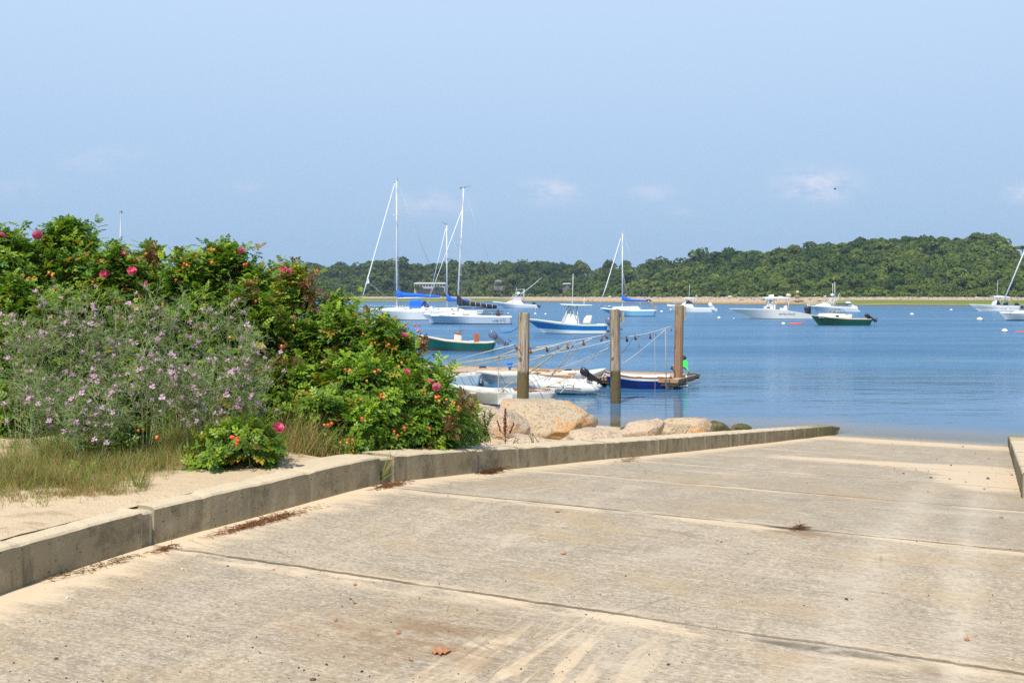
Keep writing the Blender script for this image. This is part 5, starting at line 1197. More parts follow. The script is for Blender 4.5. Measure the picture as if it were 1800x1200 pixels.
def floaty(px0, px1, wy, r_px, label):
    d = dwl(wy); k = d / F; mb = MB(); L_ = (px1 - px0) * k; r = r_px * k
    mb.tube([(0, 0, r * .4), (L_ * .1, 0, r * .45), (L_ * .5, 0, r * .35), (L_ * .92, 0, r * .45), (L_, 0, r * .4)], [r * .4, r, r, r, r * .4], 8)
    return tag(mb.build('rope_float', M['orange'], None, loc=((px0 - 900) * k, d, 0)), label, 'float')
floaty(1387, 1411, 569.5, 1.6, 'red orange tube float lying on the water beside a buoy'); floaty(1784, 1830, 583, 1.0, 'red rope float running off the right edge from the nearest buoy')
def rope(pts, r, mat, label, cat='rope', group=None, sag=0, name='rope', n=5):
    pts = [Vector(p) for p in pts]
    if sag and len(pts) == 2:
        a, c = pts; pts = [a.lerp(c, t) - Vector((0, 0, sag * 4 * t * (1 - t))) for t in np.linspace(0, 1, 9)]
    mb = MB(); mb.tube(pts, r, n); o = mb.build(name, mat, None); return tag(o, label, cat, group)
RW, RY, RG = paint('rope_white', (.62, .60, .54), .9, .15, 8), paint('rope_yellow', (.62, .46, .12), .9, .2, 8), paint('rope_grey', (.30, .29, .26), .9, .2, 8)
RB = paint('rope_blue', (.04, .27, .62), .8)
rope([PD(1726, 561, dwl(563)), PD(1742, 565, 138), PD(1753, 560, 139), PD(1760, 551, dwl(563.5))], .03, RG, 'dark mooring line hanging from the right edge sailboat to the largest buoy')
rope([PD(1284, 546, dwl(560)), PD(1276, 552, 151), PD(1266, 557, dwl(559.5))], .03, RG, 'mooring line from the long centre console to its buoy')
rope([PD(880, 582, 64), PD(886, 584, 64), PD(896, 583, 64.5), PD(903, 580, 65), PD(912, 574.5, 66)], .05, RB, 'light blue line behind the left mooring pile, rising from the skiff stern')
rope([PD(1053, 541, dwl(556)), PD(1040, 548, 160), PD(1026, 553, 158)], .03, RG, 'dark mooring line running forward from the light blue sloop')
# ---------------------------------------------------------------- piles
def m_pile():
    m, g = newmat('pile_timber'); v = g.co(); X, Y, Z = g.sep(v)[:3]
    gr = g.noise(g.scl(v, (14, 14, .7)), 1, 5, .65); g2 = g.noise(g.scl(v, (45, 45, 1.6)), 1, 4, .7)
    c = g.mix(g.ramp(gr, .32, .68), (.17, .13, .095), (.50, .44, .37)); c = g.mix(g.m('MULTIPLY', g.ramp(g2, .50, .66), .85), c, (.08, .058, .04)); crk = g.ramp(g.m('ABSOLUTE', g.m('SUBTRACT', g.noise(g.scl(v, (9, 9, .22)), 1, 3), .5)), .022, .006); c = g.mix(crk, c, (.03, .02, .014))
    warm = g.n('ShaderNodeAttribute', attribute_name='warm', attribute_type='OBJECT').outputs['Fac']
    c = g.mix(g.m('MULTIPLY', warm, g.m('MULTIPLY_ADD', gr, .6, .4)), c, (.30, .14, .055))
    lich = g.m('MULTIPLY', g.ramp(Z, 1.9, 2.8), g.ramp(g.noise(v, 6, 4, .7), .4, .6)); c = g.mix(g.m('MULTIPLY', lich, .6), c, (.27, .26, .14))
    wl = g.n('ShaderNodeAttribute', attribute_name='tide', attribute_type='OBJECT').outputs['Fac']
    wet = g.ramp(g.m('SUBTRACT', g.m('MULTIPLY_ADD', g.m('SUBTRACT', g.noise(g.scl(v, (22, 22, 5)), 1, 3), .5), .22, Z), wl), .05, -.05)
    c = g.mix(g.m('MULTIPLY', wet, .9), c, g.mix(g.noise(v, 9, 5, .7), (.045, .042, .012), (.15, .12, .045)))
    barn = g.m('MULTIPLY', g.ramp(g.vor(v, 30), .34, .22), g.m('MULTIPLY', g.ramp(Z, 1.0, .6), g.ramp(g.noise(v, 7, 3), .42, .6)))
    bf = g.n('ShaderNodeAttribute', attribute_name='barnacles', attribute_type='OBJECT').outputs['Fac']
    c = g.mix(g.m('MULTIPLY', barn, bf), c, (.36, .31, .21))
    g.out(g.pbsdf(Base_Color=c, Roughness=.9, Specular_IOR_Level=.25, Normal=g.bump(g.m('ADD', g.m('ADD', gr, g2), g.m('MULTIPLY', barn, bf)), 1.0, .02))); return m
MPILE = m_pile()
def pile(px, wy, top, w, label, tide=.5, warm=0., barn=0., lean=0, cap=True, below=1.2):
    d = dwl(wy); k = d / F; H = (wy - top) * k; r = w * k / 2; mb = MB(); n = 20; rings = []
    zs = list(np.linspace(-below, H - .03, 22)) + [H - .005, H + .012]
    for i, z in enumerate(zs):
        rr = r * (1.03 - .05 * max(z, 0) / H); rr = rr * (.93 if i == len(zs) - 1 else 1)
        if i == len(zs) - 2: rr *= .985
        rings.append([((rr * (1 + .02 * math.sin(3 * a + px) + .012 * mnoise.noise(Vector((math.cos(a) * 3, math.sin(a) * 3, z * 1.5 + px))))) * math.cos(a) + lean * z, rr * (1 + .02 * math.sin(2 * a)) * math.sin(a), z) for a in np.linspace(0, 2 * math.pi, n, endpoint=False)])
    mb.rings(rings); o = mb.build('mooring_pile', MPILE, None, loc=((px - 900) * k, d, 0)); o['tide'] = tide; o['warm'] = warm; o['barnacles'] = barn
    return tag(o, label, 'mooring pile', 'timber mooring piles'), d
p1, D1 = pile(918.5, 738, 550, 20.5, 'thickest and nearest weathered timber pile, behind the biggest boulder', 1.35, 0, .2, lean=.012)
p2, D2 = pile(1082, 708, 544, 18, 'middle timber pile with a barnacled dark lower half', 1.05, .25, 1.0, lean=-.008)
p3, D3 = pile(1192, 680, 536.5, 15.5, 'reddish brown timber pile farthest right, a white float ring round its foot', .35, .95, 0, lean=.016)
p0, D0 = pile(643, 690, 541, 15.5, 'timber pile whose flat top just shows above the rose bushes', .6, 0, 0)
# bracket boards on the piles
for px, y0, y1, d, w_, o_, lab in ((1095, 548, 566, D2 - .1, 5, p2, ''), (1203.5, 538, 562, D3 - .05, 4, p3, '')):
    k = d / F; mb = MB(); x0 = (px - 900) * k - o_.location.x; mb.box(x0 - w_ * k / 2, x0 + w_ * k / 2, -.09, .09, CH + (HZ - y1) * k, CH + (HZ - y0) * k); mb.build('board', MPILE, o_)
# ---------------------------------------------------------------- floating dock
def m_plank():
    m, g = newmat('dock_planks'); v = g.co(); X, Y, Z = g.sep(v)[:3]
    u = g.m('MULTIPLY', X, 7.0); fr = g.m('FRACT', u); gap = g.ramp(g.m('ABSOLUTE', g.m('SUBTRACT', fr, .5)), .44, .49)
    tone = g.noise(g.n('ShaderNodeCombineXYZ', {0: g.m('FLOOR', u)}).outputs[0], 1.7, 2)
    c = g.mix(tone, (.40, .29, .18), (.60, .47, .32)); c = g.mix(g.m('MULTIPLY', g.ramp(g.noise(v, 3, 5, .7), .5, .7), .5), c, (.36, .30, .22)); c = g.mix(g.m('MULTIPLY', gap, .8), c, (.07, .05, .03))
    g.out(g.pbsdf(Base_Color=c, Roughness=.9)); return m
ZD = .36
dk = [P(690, 638, ZD), P(1217, 655, ZD), P(1191, 668, ZD), P(690, 649.5, ZD)]
o0 = dk[3].copy(); o0.z = 0; rot = math.atan2((dk[2] - dk[3]).y, (dk[2] - dk[3]).x); LN = (dk[2] - dk[3]).length; WD = 3.0
dock = empty('floating_dock', o0, rot, 'long low wooden floating dock with dinghies tied along it, ending right of the piles', 'dock')
mb = MB(); mb.box(0, LN, 0, WD, ZD - .05, ZD); mb.build('deck', m_plank(), dock)
mb = MB(); mb.box(0, LN + .02, -.06, -.003, ZD - .11, ZD + .025); mb.box(0, LN + .02, WD + .003, WD + .06, ZD - .18, ZD + .03); mb.box(LN + .003, LN + .045, -.06, WD + .06, ZD - .08, ZD + .029)
mb.box(0, LN - .1, .02, WD - .02, ZD - .22, ZD - .055); mb.build('fender_beam', paint('dock_timber', (.34, .20, .11), .85, .35, 5, 0, (.20, .11, .06)), dock, bevel=.01)
for i, x in enumerate(np.arange(.8, LN, 2.35)):
    for y in (.1, 2.1): mb = MB(); mb.box(x - .75, x + .75, y, y + .75, -.25, ZD - .225); mb.build('float_drum', paint('float_blue', (.03, .22, .32), .6, .3, 6, 0, (.02, .05, .05)), dock, bevel=.05)
for px, x in ((0, 6.6), (0, 8.2), (0, 9.6), (0, 11.6), (0, 13.4)):
    if x < LN: mb = MB(); mb.box(x - .03, x + .03, .08, .12, ZD, ZD + .06); mb.box(x - .14, x + .14, .08, .12, ZD + .06, ZD + .09); mb.build('cleat', M['greydk'], dock)
# loose things on the dock
q = PD(896, 643, 41.3); mb = MB(); mb.lathe([(.05, 0), (.06, .10), (.085, .14), (.10, .20), (.13, .30), (.132, .31), (.12, .30)], n=12); tag(mb.build('blue_funnel', paint('bright_blue_plastic', (.01, .2, .72), .35), None, loc=(q.x, q.y, ZD + .002)), 'small bright blue plastic funnel standing on the dock left of the first pile', 'funnel')
q = dock.matrix_basis @ Vector((3.6, .6, ZD)); mb = MB(); mb.tube([(0, 0, .05), (1.5, 0, .055), (5.4, .1, .05), (5.6, .1, .05)], [.05, .045, .035, .02], 7)
o = mb.build('wooden_spar', paint('spar_wood', (.55, .36, .18), .5, .2, 8), None, loc=(q.x, q.y, ZD + .002), rot=(0, 0, rot)); tag(o, 'long pale wooden spar lying along the front edge of the dock', 'spar')
# coils of rope on the deck
for i, (u_, v_, lab) in enumerate(((LN * .575, 2.2, 'dark rope coil on the dock behind the black outboard'), (LN * .73, 2.1, 'dark flat rope coil on the far edge of the dock, left of the middle pile'), (LN * .755, 1.2, 'blue grey rope coil on the dock right of the middle pile'), (LN * .25, 2.3, 'small dark rope coil on the dock behind the rose shoots'))):
    mb = MB(); pts = [(.16 * math.cos(a) * (1 - .015 * a), .16 * math.sin(a) * (1 - .015 * a), .02 + .004 * a) for a in np.linspace(0, 19, 70)]; mb.tube(pts, .014, 5)
    q = dock.matrix_basis @ Vector((u_, v_, ZD)); tag(mb.build('rope_coil', paint('rope_dark', (.05, .055, .07), .9) if i != 2 else paint('rope_slate', (.12, .2, .3), .9), None, loc=(q.x, q.y, ZD + .002)), lab, 'rope coil')
# float ring round the right pile
mb = MB()
for i in range(22):
    a = 2 * math.pi * i / 22; mb.ball((.33 * math.cos(a), .33 * math.sin(a), .06 + .06 * max(0, math.sin(a))), .052, 0, 8)
o = mb.build('float_ring', M['warm'], None, loc=(p3.location.x, p3.location.y, 0)); tag(o, 'ring of white floats strung round the foot of the right pile', 'float ring')
mb = MB(); mb.tube([(-.33, .03, .1), (-.36, .25, .4), (-.2, .5, ZD + .02)], .03, 6); mb.tube([(.33, .03, .1), (.36, .25, .4), (.2, .5, ZD + .02)], .03, 6); mb.build('rope_arms', M['warm'], o)

# ---------------------------------------------------------------- dinghies
DG = 'dinghies tied to the dock'
def oar(root, a, c, name='oar'):
    mb = MB(); mb.tube([a, c], .025, 6); a, c = Vector(a), Vector(c); d = (c - a).normalized(); mb.hexa([c + Vector((0, -.07, -.01)), c + Vector((0, .07, -.01)), c + d * .5 + Vector((0, .08, -.01)), c + d * .5 + Vector((0, -.08, -.01))], [c + Vector((0, -.07, .01)), c + Vector((0, .07, .01)), c + d * .5 + Vector((0, .08, .01)), c + d * .5 + Vector((0, -.08, .01))])
    return mb.build(name, M['teak'], root)
# worn white skiff in front
b = Boat('dinghy', 885, 710, 'worn grey white flat skiff with a blue bottom, nearest of the dinghies', 'dinghy', DG, yaw=-5)
hull(b.root, b.x(977), b.x(775), 1.5, [(0, b.z(686)), (.3, b.z(687)), (.6, b.z(686)), (1, b.z(676))], [(-.15, 0), (.0, 0), (.13, 0), (.5, 1), (.88, 1), (.9, 2), (1, 2)], [M['bootblue'], paint('skiff_paint_worn', (.50, .535, .50), .55, .1, 3, 0, (.38, .38, .33)), M['wornw']], rake=.45, trake=.14, draft=.2, tw=.93, inner=[(0, .02, 2), (.09, .02, 2), (.11, -.27, 2), (99, -.27, 2)], fd=.9)
for px, w_ in ((966, 9), (925, 7), (875, 7), (835, 6)): b.prism('thwart', [(px - w_, 689), (px - w_, 687), (px + w_, 687), (px + w_, 689)], .62, paint('grey_planks', (.55, .52, .46), .8, .2, 10), bevel=.006)
mb = MB(); 
for i in range(7): x0 = b.x(975 - i * 3.4); mb.box(x0, x0 + .035, -.55, .55, b.z(686.2), b.z(685))
mb.build('grating', M['wornw'], b.root)
b.prism('side_plate', [(879, 689), (879, 706), (905, 706), (905, 689)], .012, 'wornw', yc=.735, bevel=.004); oar(b.root, b.q(905, 684, .25), b.q(945, 685, .3)); oar(b.root, b.q(900, 684, -.3), b.q(940, 684, -.2))
# light blue white dinghy left, with grey transom
b = Boat('dinghy', 785, 678, 'pale blue and white dinghy with a grey transom, half behind the rose shoots', 'dinghy', DG, yaw=10)
hull(b.root, b.x(842), b.x(735), 1.35, [(0, b.z(657)), (.5, b.z(661)), (1, b.z(654))], [(-.15, 0), (0, 0), (.3, 0), (.85, 0), (.95, 1), (1, 1)], [paint('pale_blue_hull', (.50, .62, .68), .4, .08, 3), M['wornw']], rake=.4, trake=.1, draft=.15, tw=.95, inner=[(0, .02, 1), (.08, .02, 1), (.1, -.24, 1), (99, -.24, 1)], fd=.8)
b.prism('thwart', [(800, 664), (800, 662), (812, 662), (812, 664)], .55, 'wornw', bevel=.006); b.prism('transom_board', [(840, 657), (840.5, 672), (843.5, 672), (843.5, 655)], .6, paint('transom_grey', (.30, .34, .36), .6, .15, 6), bevel=.01)
# grey white skiff behind
b = Boat('dinghy', 880, 673, 'clinker built white skiff along the dock behind the first pile', 'dinghy', DG, yaw=2)
hull(b.root, b.x(925), b.x(836), 1.3, [(0, b.z(656)), (.5, b.z(656)), (1, b.z(652))], [(-.15, 0), (0, 0), (.2, 0), (.4, 1), (.42, 2), (.6, 0), (.62, 2), (.82, 0), (.85, 2), (1, 3)], [M['grey'], M['grey'], M['boot'], M['warm']], rake=.35, trake=.1, draft=.15, tw=.9, inner=[(0, .03, 3), (.2, .03, 3), (.22, -.1, 3), (99, -.1, 3)], fd=.7)
b = Boat('dinghy', 975, 672, 'white skiff alongside the dock behind the inflatable', 'dinghy', DG, yaw=-2)
hull(b.root, b.x(1020), b.x(916), 1.3, [(0, b.z(653.5)), (.5, b.z(655)), (1, b.z(651))], [(-.15, 0), (0, 0), (.4, 0), (.8, 0), (.84, 1), (1, 2)], [M['grey'], M['boot'], M['warm']], rake=.35, trake=.1, draft=.15, tw=.9, inner=[(0, .02, 2), (.18, .02, 2), (.2, -.12, 2), (99, -.12, 2)], fd=.75)
oar(b.root, b.q(935, 650, .2), b.q(965, 651, .1))
# grey tender with its bow to the right
b = Boat('dinghy', 1040, 676, 'pale grey tender with its bow pointing right, behind the black outboard', 'dinghy', DG, rz=0, yaw=8)
hull(b.root, b.x(1005), b.x(1066), 1.25, [(0, b.z(656)), (.5, b.z(655)), (1, b.z(648))], [(-.15, 0), (0, 0), (.4, 0), (.93, 0), (1, 1)], [paint('tender_grey', (.40, .45, .49), .35, .08, 3), M['wornw']], rake=.2, trake=.1, draft=.15, tw=.9, inner=[(0, .02, 1), (.06, .02, 1), (.08, -.2, 1), (99, -.2, 1)], fd=.85, bowp=2.6)
# blue sailing dinghy
b = Boat('dinghy', 1121, 681.5, 'dark blue dinghy with white top strakes and a varnished rail, right of the middle pile', 'dinghy', DG, yaw=-3)
hull(b.root, b.x(1179), b.x(1062), 1.25, [(0, b.z(661)), (.3, b.z(662)), (.6, b.z(660.5)), (.85, b.z(656)), (1, b.z(652.5))], [(-.15, 0), (0, 0), (.3, 0), (.60, 0), (.72, 0), (.9, 1), (.95, 2), (1, 2)], [M['navy'], M['white'], M['teak']], rake=.28, trake=.25, draft=.15, tw=.8, inner=[(0, .02, 2), (.04, .02, 2), (.05, -.2, 1), (99, -.2, 1)], fd=.88)
b.prism('thwart', [(1120, 664.5), (1120, 663), (1130, 663), (1130, 664.5)], .5, 'teak', bevel=.005); b.prism('thwart', [(1158, 665), (1158, 663.5), (1168, 663.5), (1168, 665)], .48, 'teak', bevel=.005)
# inflatable with black outboard
b = Boat('inflatable_dinghy', 985, 690.5, 'off white inflatable dinghy with a tilted black outboard and pointed tube ends', 'inflatable dinghy', DG, yaw=-10)
mb = MB(); pth = []; rad = []
Lw = b.x(1050); Fw = b.x(925); w_ = .55
side = [(Lw - .12, w_, .20), (Lw + .08, w_, .22), (Lw + .45, w_, .24), ((Lw + Fw) / 2, w_, .26), (Fw - .75, w_ * .98, .30), (Fw - .35, w_ * .75, .38), (Fw - .1, w_ * .4, .44), (Fw, 0, .46)]
pts = side + [(x, -y, z) for x, y, z in side[:-1]][::-1]; rad = [.04, .15, .215, .22, .22, .21, .205, .205, .205, .21, .22, .22, .215, .15, .04]
mb.tube(pts, rad, 14); b.bld(mb, 'tube', 'pvc')
mb = MB(); mb.box(Lw + .35, Fw - .3, -.45, .45, .08, .13); b.bld(mb, 'floor', 'ltgrey'); mb = MB(); mb.box(Lw + .34, Lw + .40, -.42, .42, .06, .55); b.bld(mb, 'transom', 'white', bevel=.01); b.prism('seat', [(985, 670), (985, 668.3), (997, 668.3), (997, 670)], .5, 'white', bevel=.004)
mb = MB(); mb.tube([(Lw + .5, w_ + .222, .24), (Fw - .8, w_ + .215, .29)], .008, 5); mb.tube([(Lw + .5, w_ + .215, .17), (Fw - .8, w_ + .21, .22)], .008, 5); b.bld(mb, 'rub_strake', 'greydk')
mb = MB(); mb.lathe([(.05, w_ + .145), (.05, w_ + .16), (.0, w_ + .16)], (b.x(989), 0, .40), 10, 0, 'y'); b.bld(mb, 'valve_patch', 'orange')
mb = MB(); rr_ = [(b.x(1005) + .17 * math.cos(a) * (1.1 if abs(math.cos(a)) > .3 else 1), w_ + .205, .30 + .055 * math.sin(a)) for a in np.linspace(0, 2 * math.pi, 15)]; mb.tube(rr_, .010, 4); b.bld(mb, 'brand_patch', paint('patch_violet', (.22, .22, .40), .6))
mt = outboard(b.root, Lw + .36, .60, 0, .56, 60, 'black')
# person crouching at the end of the dock behind the pile
def person():
    root = empty('person', (0, 0, 0), 0, 'shirtless person in dark shorts crouching on the dock end behind the right pile, leaning right', 'person')
    hip_ = Vector(((1184.5 - 900) * 40 / F, 40, ZD + .13)); J = {}
    def A(nm, x, y, z): J[nm] = Vector((hip_.x + x, hip_.y + y, hip_.z + z))
    A('pelvis', 0, 0, 0); A('waist', .03, 0, .13); A('chest', .13, 0, .30); A('neck', .27, 0, .385); A('head0', .33, -.01, .42); A('head1', .40, -.02, .46)
    for s_, n_ in ((-1, 'l'), (1, 'r')):
        A('hip' + n_, .02, .09 * s_, -.01); A('knee' + n_, .33, .12 * s_, .10); A('ankle' + n_, .18, .12 * s_, -.10); A('toe' + n_, .33, .13 * s_, -.115)
        A('sho' + n_, .21, .16 * s_, .33); A('elb' + n_, .36, .18 * s_, .12); A('wri' + n_, .50, .08 * s_, .02); A('han' + n_, .56, .06 * s_, .0)
    E = [('pelvis', 'waist'), ('waist', 'chest'), ('chest', 'neck'), ('neck', 'head0'), ('head0', 'head1')]
    for n_ in 'lr': E += [('pelvis', 'hip' + n_), ('hip' + n_, 'knee' + n_), ('knee' + n_, 'ankle' + n_), ('ankle' + n_, 'toe' + n_), ('chest', 'sho' + n_), ('sho' + n_, 'elb' + n_), ('elb' + n_, 'wri' + n_), ('wri' + n_, 'han' + n_)]
    RR = dict(pelvis=.12, waist=.105, chest=.125, neck=.05, head0=.085, head1=.09, hip=.085, knee=.055, ankle=.035, toe=.03, sho=.055, elb=.036, wri=.026, han=.03)
    names = list(J); me = bpy.data.meshes.new('body'); verts = [J[n_] for n_ in names]; edges = [(names.index(a), names.index(c)) for a, c in E]
    # five fingers on each hand
    rad = [RR.get(n_, RR.get(n_[:-1], .04)) for n_ in names]
    for n_ in 'lr':
        w = J['han' + n_]; wi = names.index('han' + n_)
        for f in range(5):
            l = [.05, .07, .075, .07, .055][f]; y = (f - 2) * .017; dirv = Vector((.8, 0, -.35)) if f else Vector((.3, -.7 if n_ == 'r' else .7, -.2))
            i0 = len(verts); verts += [w + Vector((.02, y, 0)), w + Vector((.02, y, 0)) + dirv.normalized() * l * .6, w + Vector((.02, y, 0)) + dirv.normalized() * l + Vector((-.01, 0, -.02))]
            edges += [(wi, i0), (i0, i0 + 1), (i0 + 1, i0 + 2)]; rad += [.010, .009, .008]
    me.from_pydata(verts, edges, []); o = link_mesh('body', me, root); 
    sk = o.modifiers.new('skin', 'SKIN')
    for i, sv in enumerate(me.skin_vertices[0].data): sv.radius = (rad[i], rad[i]); sv.use_root = (i == 0)
    sb = o.modifiers.new('sub', 'SUBSURF'); sb.levels = sb.render_levels = 2; me.materials.append(paint('skin_tan', (.52, .27, .16), .55, .12, 8))
    bpy.context.view_layer.update(); me2 = bpy.data.meshes.new_from_object(o.evaluated_get(bpy.context.evaluated_depsgraph_get())); o.modifiers.clear(); o.data = me2
    for p in me2.polygons: p.use_smooth = True
    c = (J['head0'] + J['head1']) / 2; mb = MB(); mb.ball(c + Vector((.03, .01, .035)), .108, 0, 12, (1.05, .95, .85)); mb.build('hair', paint('hair_brown', (.05, .018, .01), .7, .3, 30), root)
    mb = MB(); mb.ball(c + Vector((.055, -.085, -.01)), .014, 0, 6); mb.ball(c + Vector((.10, -.06, -.01)), .014, 0, 6); mb.build('eyes', M['black'], root)
    mb = MB(); mb.tube([J['waist'] - Vector((.01, 0, .01)), J['pelvis'] + Vector((0, 0, .02)), J['pelvis'] - Vector((.02, 0, .03))], [.125, .15, .14], 12)
    for n_ in 'lr': mb.tube([J['hip' + n_], J['hip' + n_].lerp(J['knee' + n_], .6)], [.105, .085], 10)
    mb.build('shorts', paint('shorts_dark', (.03, .035, .05), .8, .4, 20), root)
person()
# green paddle
mb = MB(); k = 39.6 / F; a = PD(1212, 657, 39.6); t = PD(1207, 645.5, 39.6); e = PD(1201, 633.5, 39.6)
pr = empty('paddle', (a.x, a.y, ZD), 0, 'bright green plastic paddle blade raised beside the crouching person', 'paddle')
rel = lambda v: Vector((v.x - a.x, v.y - a.y, v.z - ZD))
mb.tube([rel(PD(1213, 658.5, 39.6)), rel(t)], .018, 6); mb.build('shaft', paint('paddle_green', (.04, .80, .12), .35, .1), pr)
mb = MB(); ax = (rel(e) - rel(t)); n_ = Vector((0, 1, 0)); sd_ = ax.normalized().cross(n_).normalized(); A_, B_ = [], []
for f, w_ in ((0, .02), (.15, .07), (.4, .12), (.7, .135), (.9, .11), (1.0, .05)): c = rel(t) + ax * f; A_.append((c + sd_ * w_, c - sd_ * w_))
ol = [p[0] for p in A_] + [p[1] for p in A_][::-1]; mb.rings([[p + n_ * .01 for p in ol], [p - n_ * .01 for p in ol]], sm=False); mb.build('blade', MATS['paddle_green'], pr)

# ---------------------------------------------------------------- outhaul lines, ropes and pulleys
MRU = paint('rusty_iron', (.16, .055, .025), .85, .4, 40)
line1 = [(700, 660, 41), (790, 641, 39), (876, 626, 33.5), (913, 612, D1 - .3)]
l2 = [(924, 612, D1 + .2), (950, 610, 28.2), (975, 606, 29), (1000, 600, 29.8), (1027, 596, 30.5), (1052, 591, 31.1), (1074, 586, D2 - .1)]
l3 = [(1091, 594, D2 + .2), (1110, 591, 33), (1135, 587, 34.5), (1160, 580, 36), (1175, 575, 37), (1187, 574, D3 - .2)]
rope([PD(*p) for p in l2], .016, RW, 'white line sagging from the first pile to the middle pile, hung with rusty pulleys'); rope([PD(*p) for p in l3], .016, RW, 'white line rising from the middle pile to the right pile')
rope([PD(*p) for p in line1], .014, RY, 'yellowish line from the first pile down to the left, over the dock')
rope([PD(740, 651, 41.5), PD(840, 622, 36), PD(905, 605, D1)], .012, RW, 'thin white line above the yellowish one, left of the first pile')
dn = [((978, 607, 29.2), (912, 656, 38), RY, 'upper yellow rope slanting down left across the first gap'), ((998, 603, 29.8), (915, 664, 36), RY, 'second yellow rope, just below the upper yellow one'), ((1000, 604, 29.8), (860, 696, 33), RY, 'yellow rope running down behind the first pile to the worn skiff'),
      ((1010, 600, 30), (964, 668, 34), RW, 'white rope dropping steeply to the inflatable'), ((1027, 598, 30.5), (957, 668, 33.5), RY, 'pale yellow rope dropping to the inflatable, right of the white one'), ((1040, 595, 30.9), (870, 650, 39), RW, 'long flat white rope reaching the dock far left'),
      ((1072, 599, D2 - .1), (930, 627, 37), RW, 'upper white rope from the middle pile fanning left'), ((1072, 603, D2 - .1), (1010, 652, 39), RW, 'steep white rope from the middle pile to the dock'), ((1068, 612, D2), (958, 655, 38.5), RW, 'lower white rope from the middle pile to the dock'), ((1060, 620, 32), (880, 690, 33), RG, 'dark slack rope from the middle pile to the worn skiff'),
      ((1170, 578, 36.6), (1093, 640, 38), RW, 'white rope slanting from the right gap down to the dock beside the middle pile'), ((1114, 590, 33.2), (1093, 620, 34), RG, 'short faint rope right of the middle pile'), ((985, 605, 29.4), (790, 640, 41), RW, 'faint long white rope reaching left above the dock'), ((960, 611, 28.5), (760, 655, 41), RY, 'pale yellow rope running far left past the first pile'),
      ((1008, 658, 34.5), (985, 690, 33.8), RW, 'rope crossing the side of the inflatable'), ((905, 694, 31.5), (1000, 664, 35), RY, 'yellow rope lying across the worn skiff')]
for a_, c_, m_, lab in dn: rope([PD(*a_), PD(*c_)], .013, m_, lab, sag=.06)
rope([PD(876, 627, 33.4), PD(876.5, 712, 31)], .012, RG, 'thin vertical dark line hanging from the yellowish line left of the first pile'); rope([PD(1151, 582, 35.3), PD(1151.5, 704, 34)], .008, RG, 'thin vertical line hanging into the water left of the right pile'); rope([PD(1170, 577, 36.5), PD(1171, 690, 36)], .022, RG, 'thicker vertical rope hanging beside the right pile'); rope([PD(1122, 590, 33.7), PD(1123.5, 600, 33.7), PD(1123, 611, 33.7)], .014, RG, 'short rope end dangling from the right hand line')
rope([PD(1064, 654, 37.9), PD(1050, 676, 36.9)], .025, RW, 'double white painter from the blue dinghy bow')
pp = empty('pulley', (0, 0, 0)); mb = MB(); mb.lathe([(.02, -.018), (.055, -.018), (.045, 0), (.055, .018), (.02, .018)], n=12, axis='y'); mb.build('wheel', MRU, pp); mb = MB(); mb.box(-.012, .012, -.03, -.022, -.07, .11); mb.box(-.012, .012, .022, .03, -.07, .11); mb.tube([(0, 0, .10), (.03, 0, .14), (0, 0, .175), (-.03, 0, .14), (0, 0, .10)], .010, 5); mb.build('shackle', MRU, pp)
PL = [(810, 657, 39, 'rusty pulley farthest left, over the pale blue dinghy'), (822, 653, 39, 'rusty pulley beside the leftmost one'), (876, 627, 33.4, 'pulley on the yellowish line left of the first pile'), (908, 606, D1 - .35, 'pulley fixed at the left side of the first pile'), (933, 613, 27.7, 'rusty pulley touching the right side of the first pile'), (962, 610, 28.6, 'rusty pulley with a pale block, second from the first pile'), (981, 606, 29.2, 'small pulley in the middle of the left gap'), (998, 605, 29.7, 'rusty pulley where the yellow ropes meet'),
      (1006, 603, 29.9, 'small pulley just right of the yellow rope knot'), (1026, 599, 30.5, 'rusty pulley at the top of the pale yellow rope'), (1057, 592, 31.2, 'large rusty pulley second left of the middle pile'), (1067, 588, 31.5, 'rusty pulley against the left side of the middle pile'), (1102, 593, 32.7, 'pulley with brown tackle right of the middle pile'), (1117, 590, 33.4, 'dark pulley above the dangling rope end'), (1143, 588, 35, 'rusty round pulley in the middle of the right gap'), (1152, 583, 35.4, 'small pulley above the thin vertical line'), (1180, 576, 37.2, 'small pulley nearest the right pile')]
for i, (x, y, d, lab) in enumerate(PL):
    o = pp if i == 0 else copy_tree(pp); o.location = PD(x, y + 1, d) + Vector((0, -.02, -.08)); s_ = .5 if i in (6, 8, 15, 16) else .8; o.scale = (s_,) * 3; o.rotation_euler = (0, R(random.uniform(-50, 50)), random.uniform(-.5, .5)); tag(o, lab, 'pulley', 'rusty pulleys on the outhaul lines')
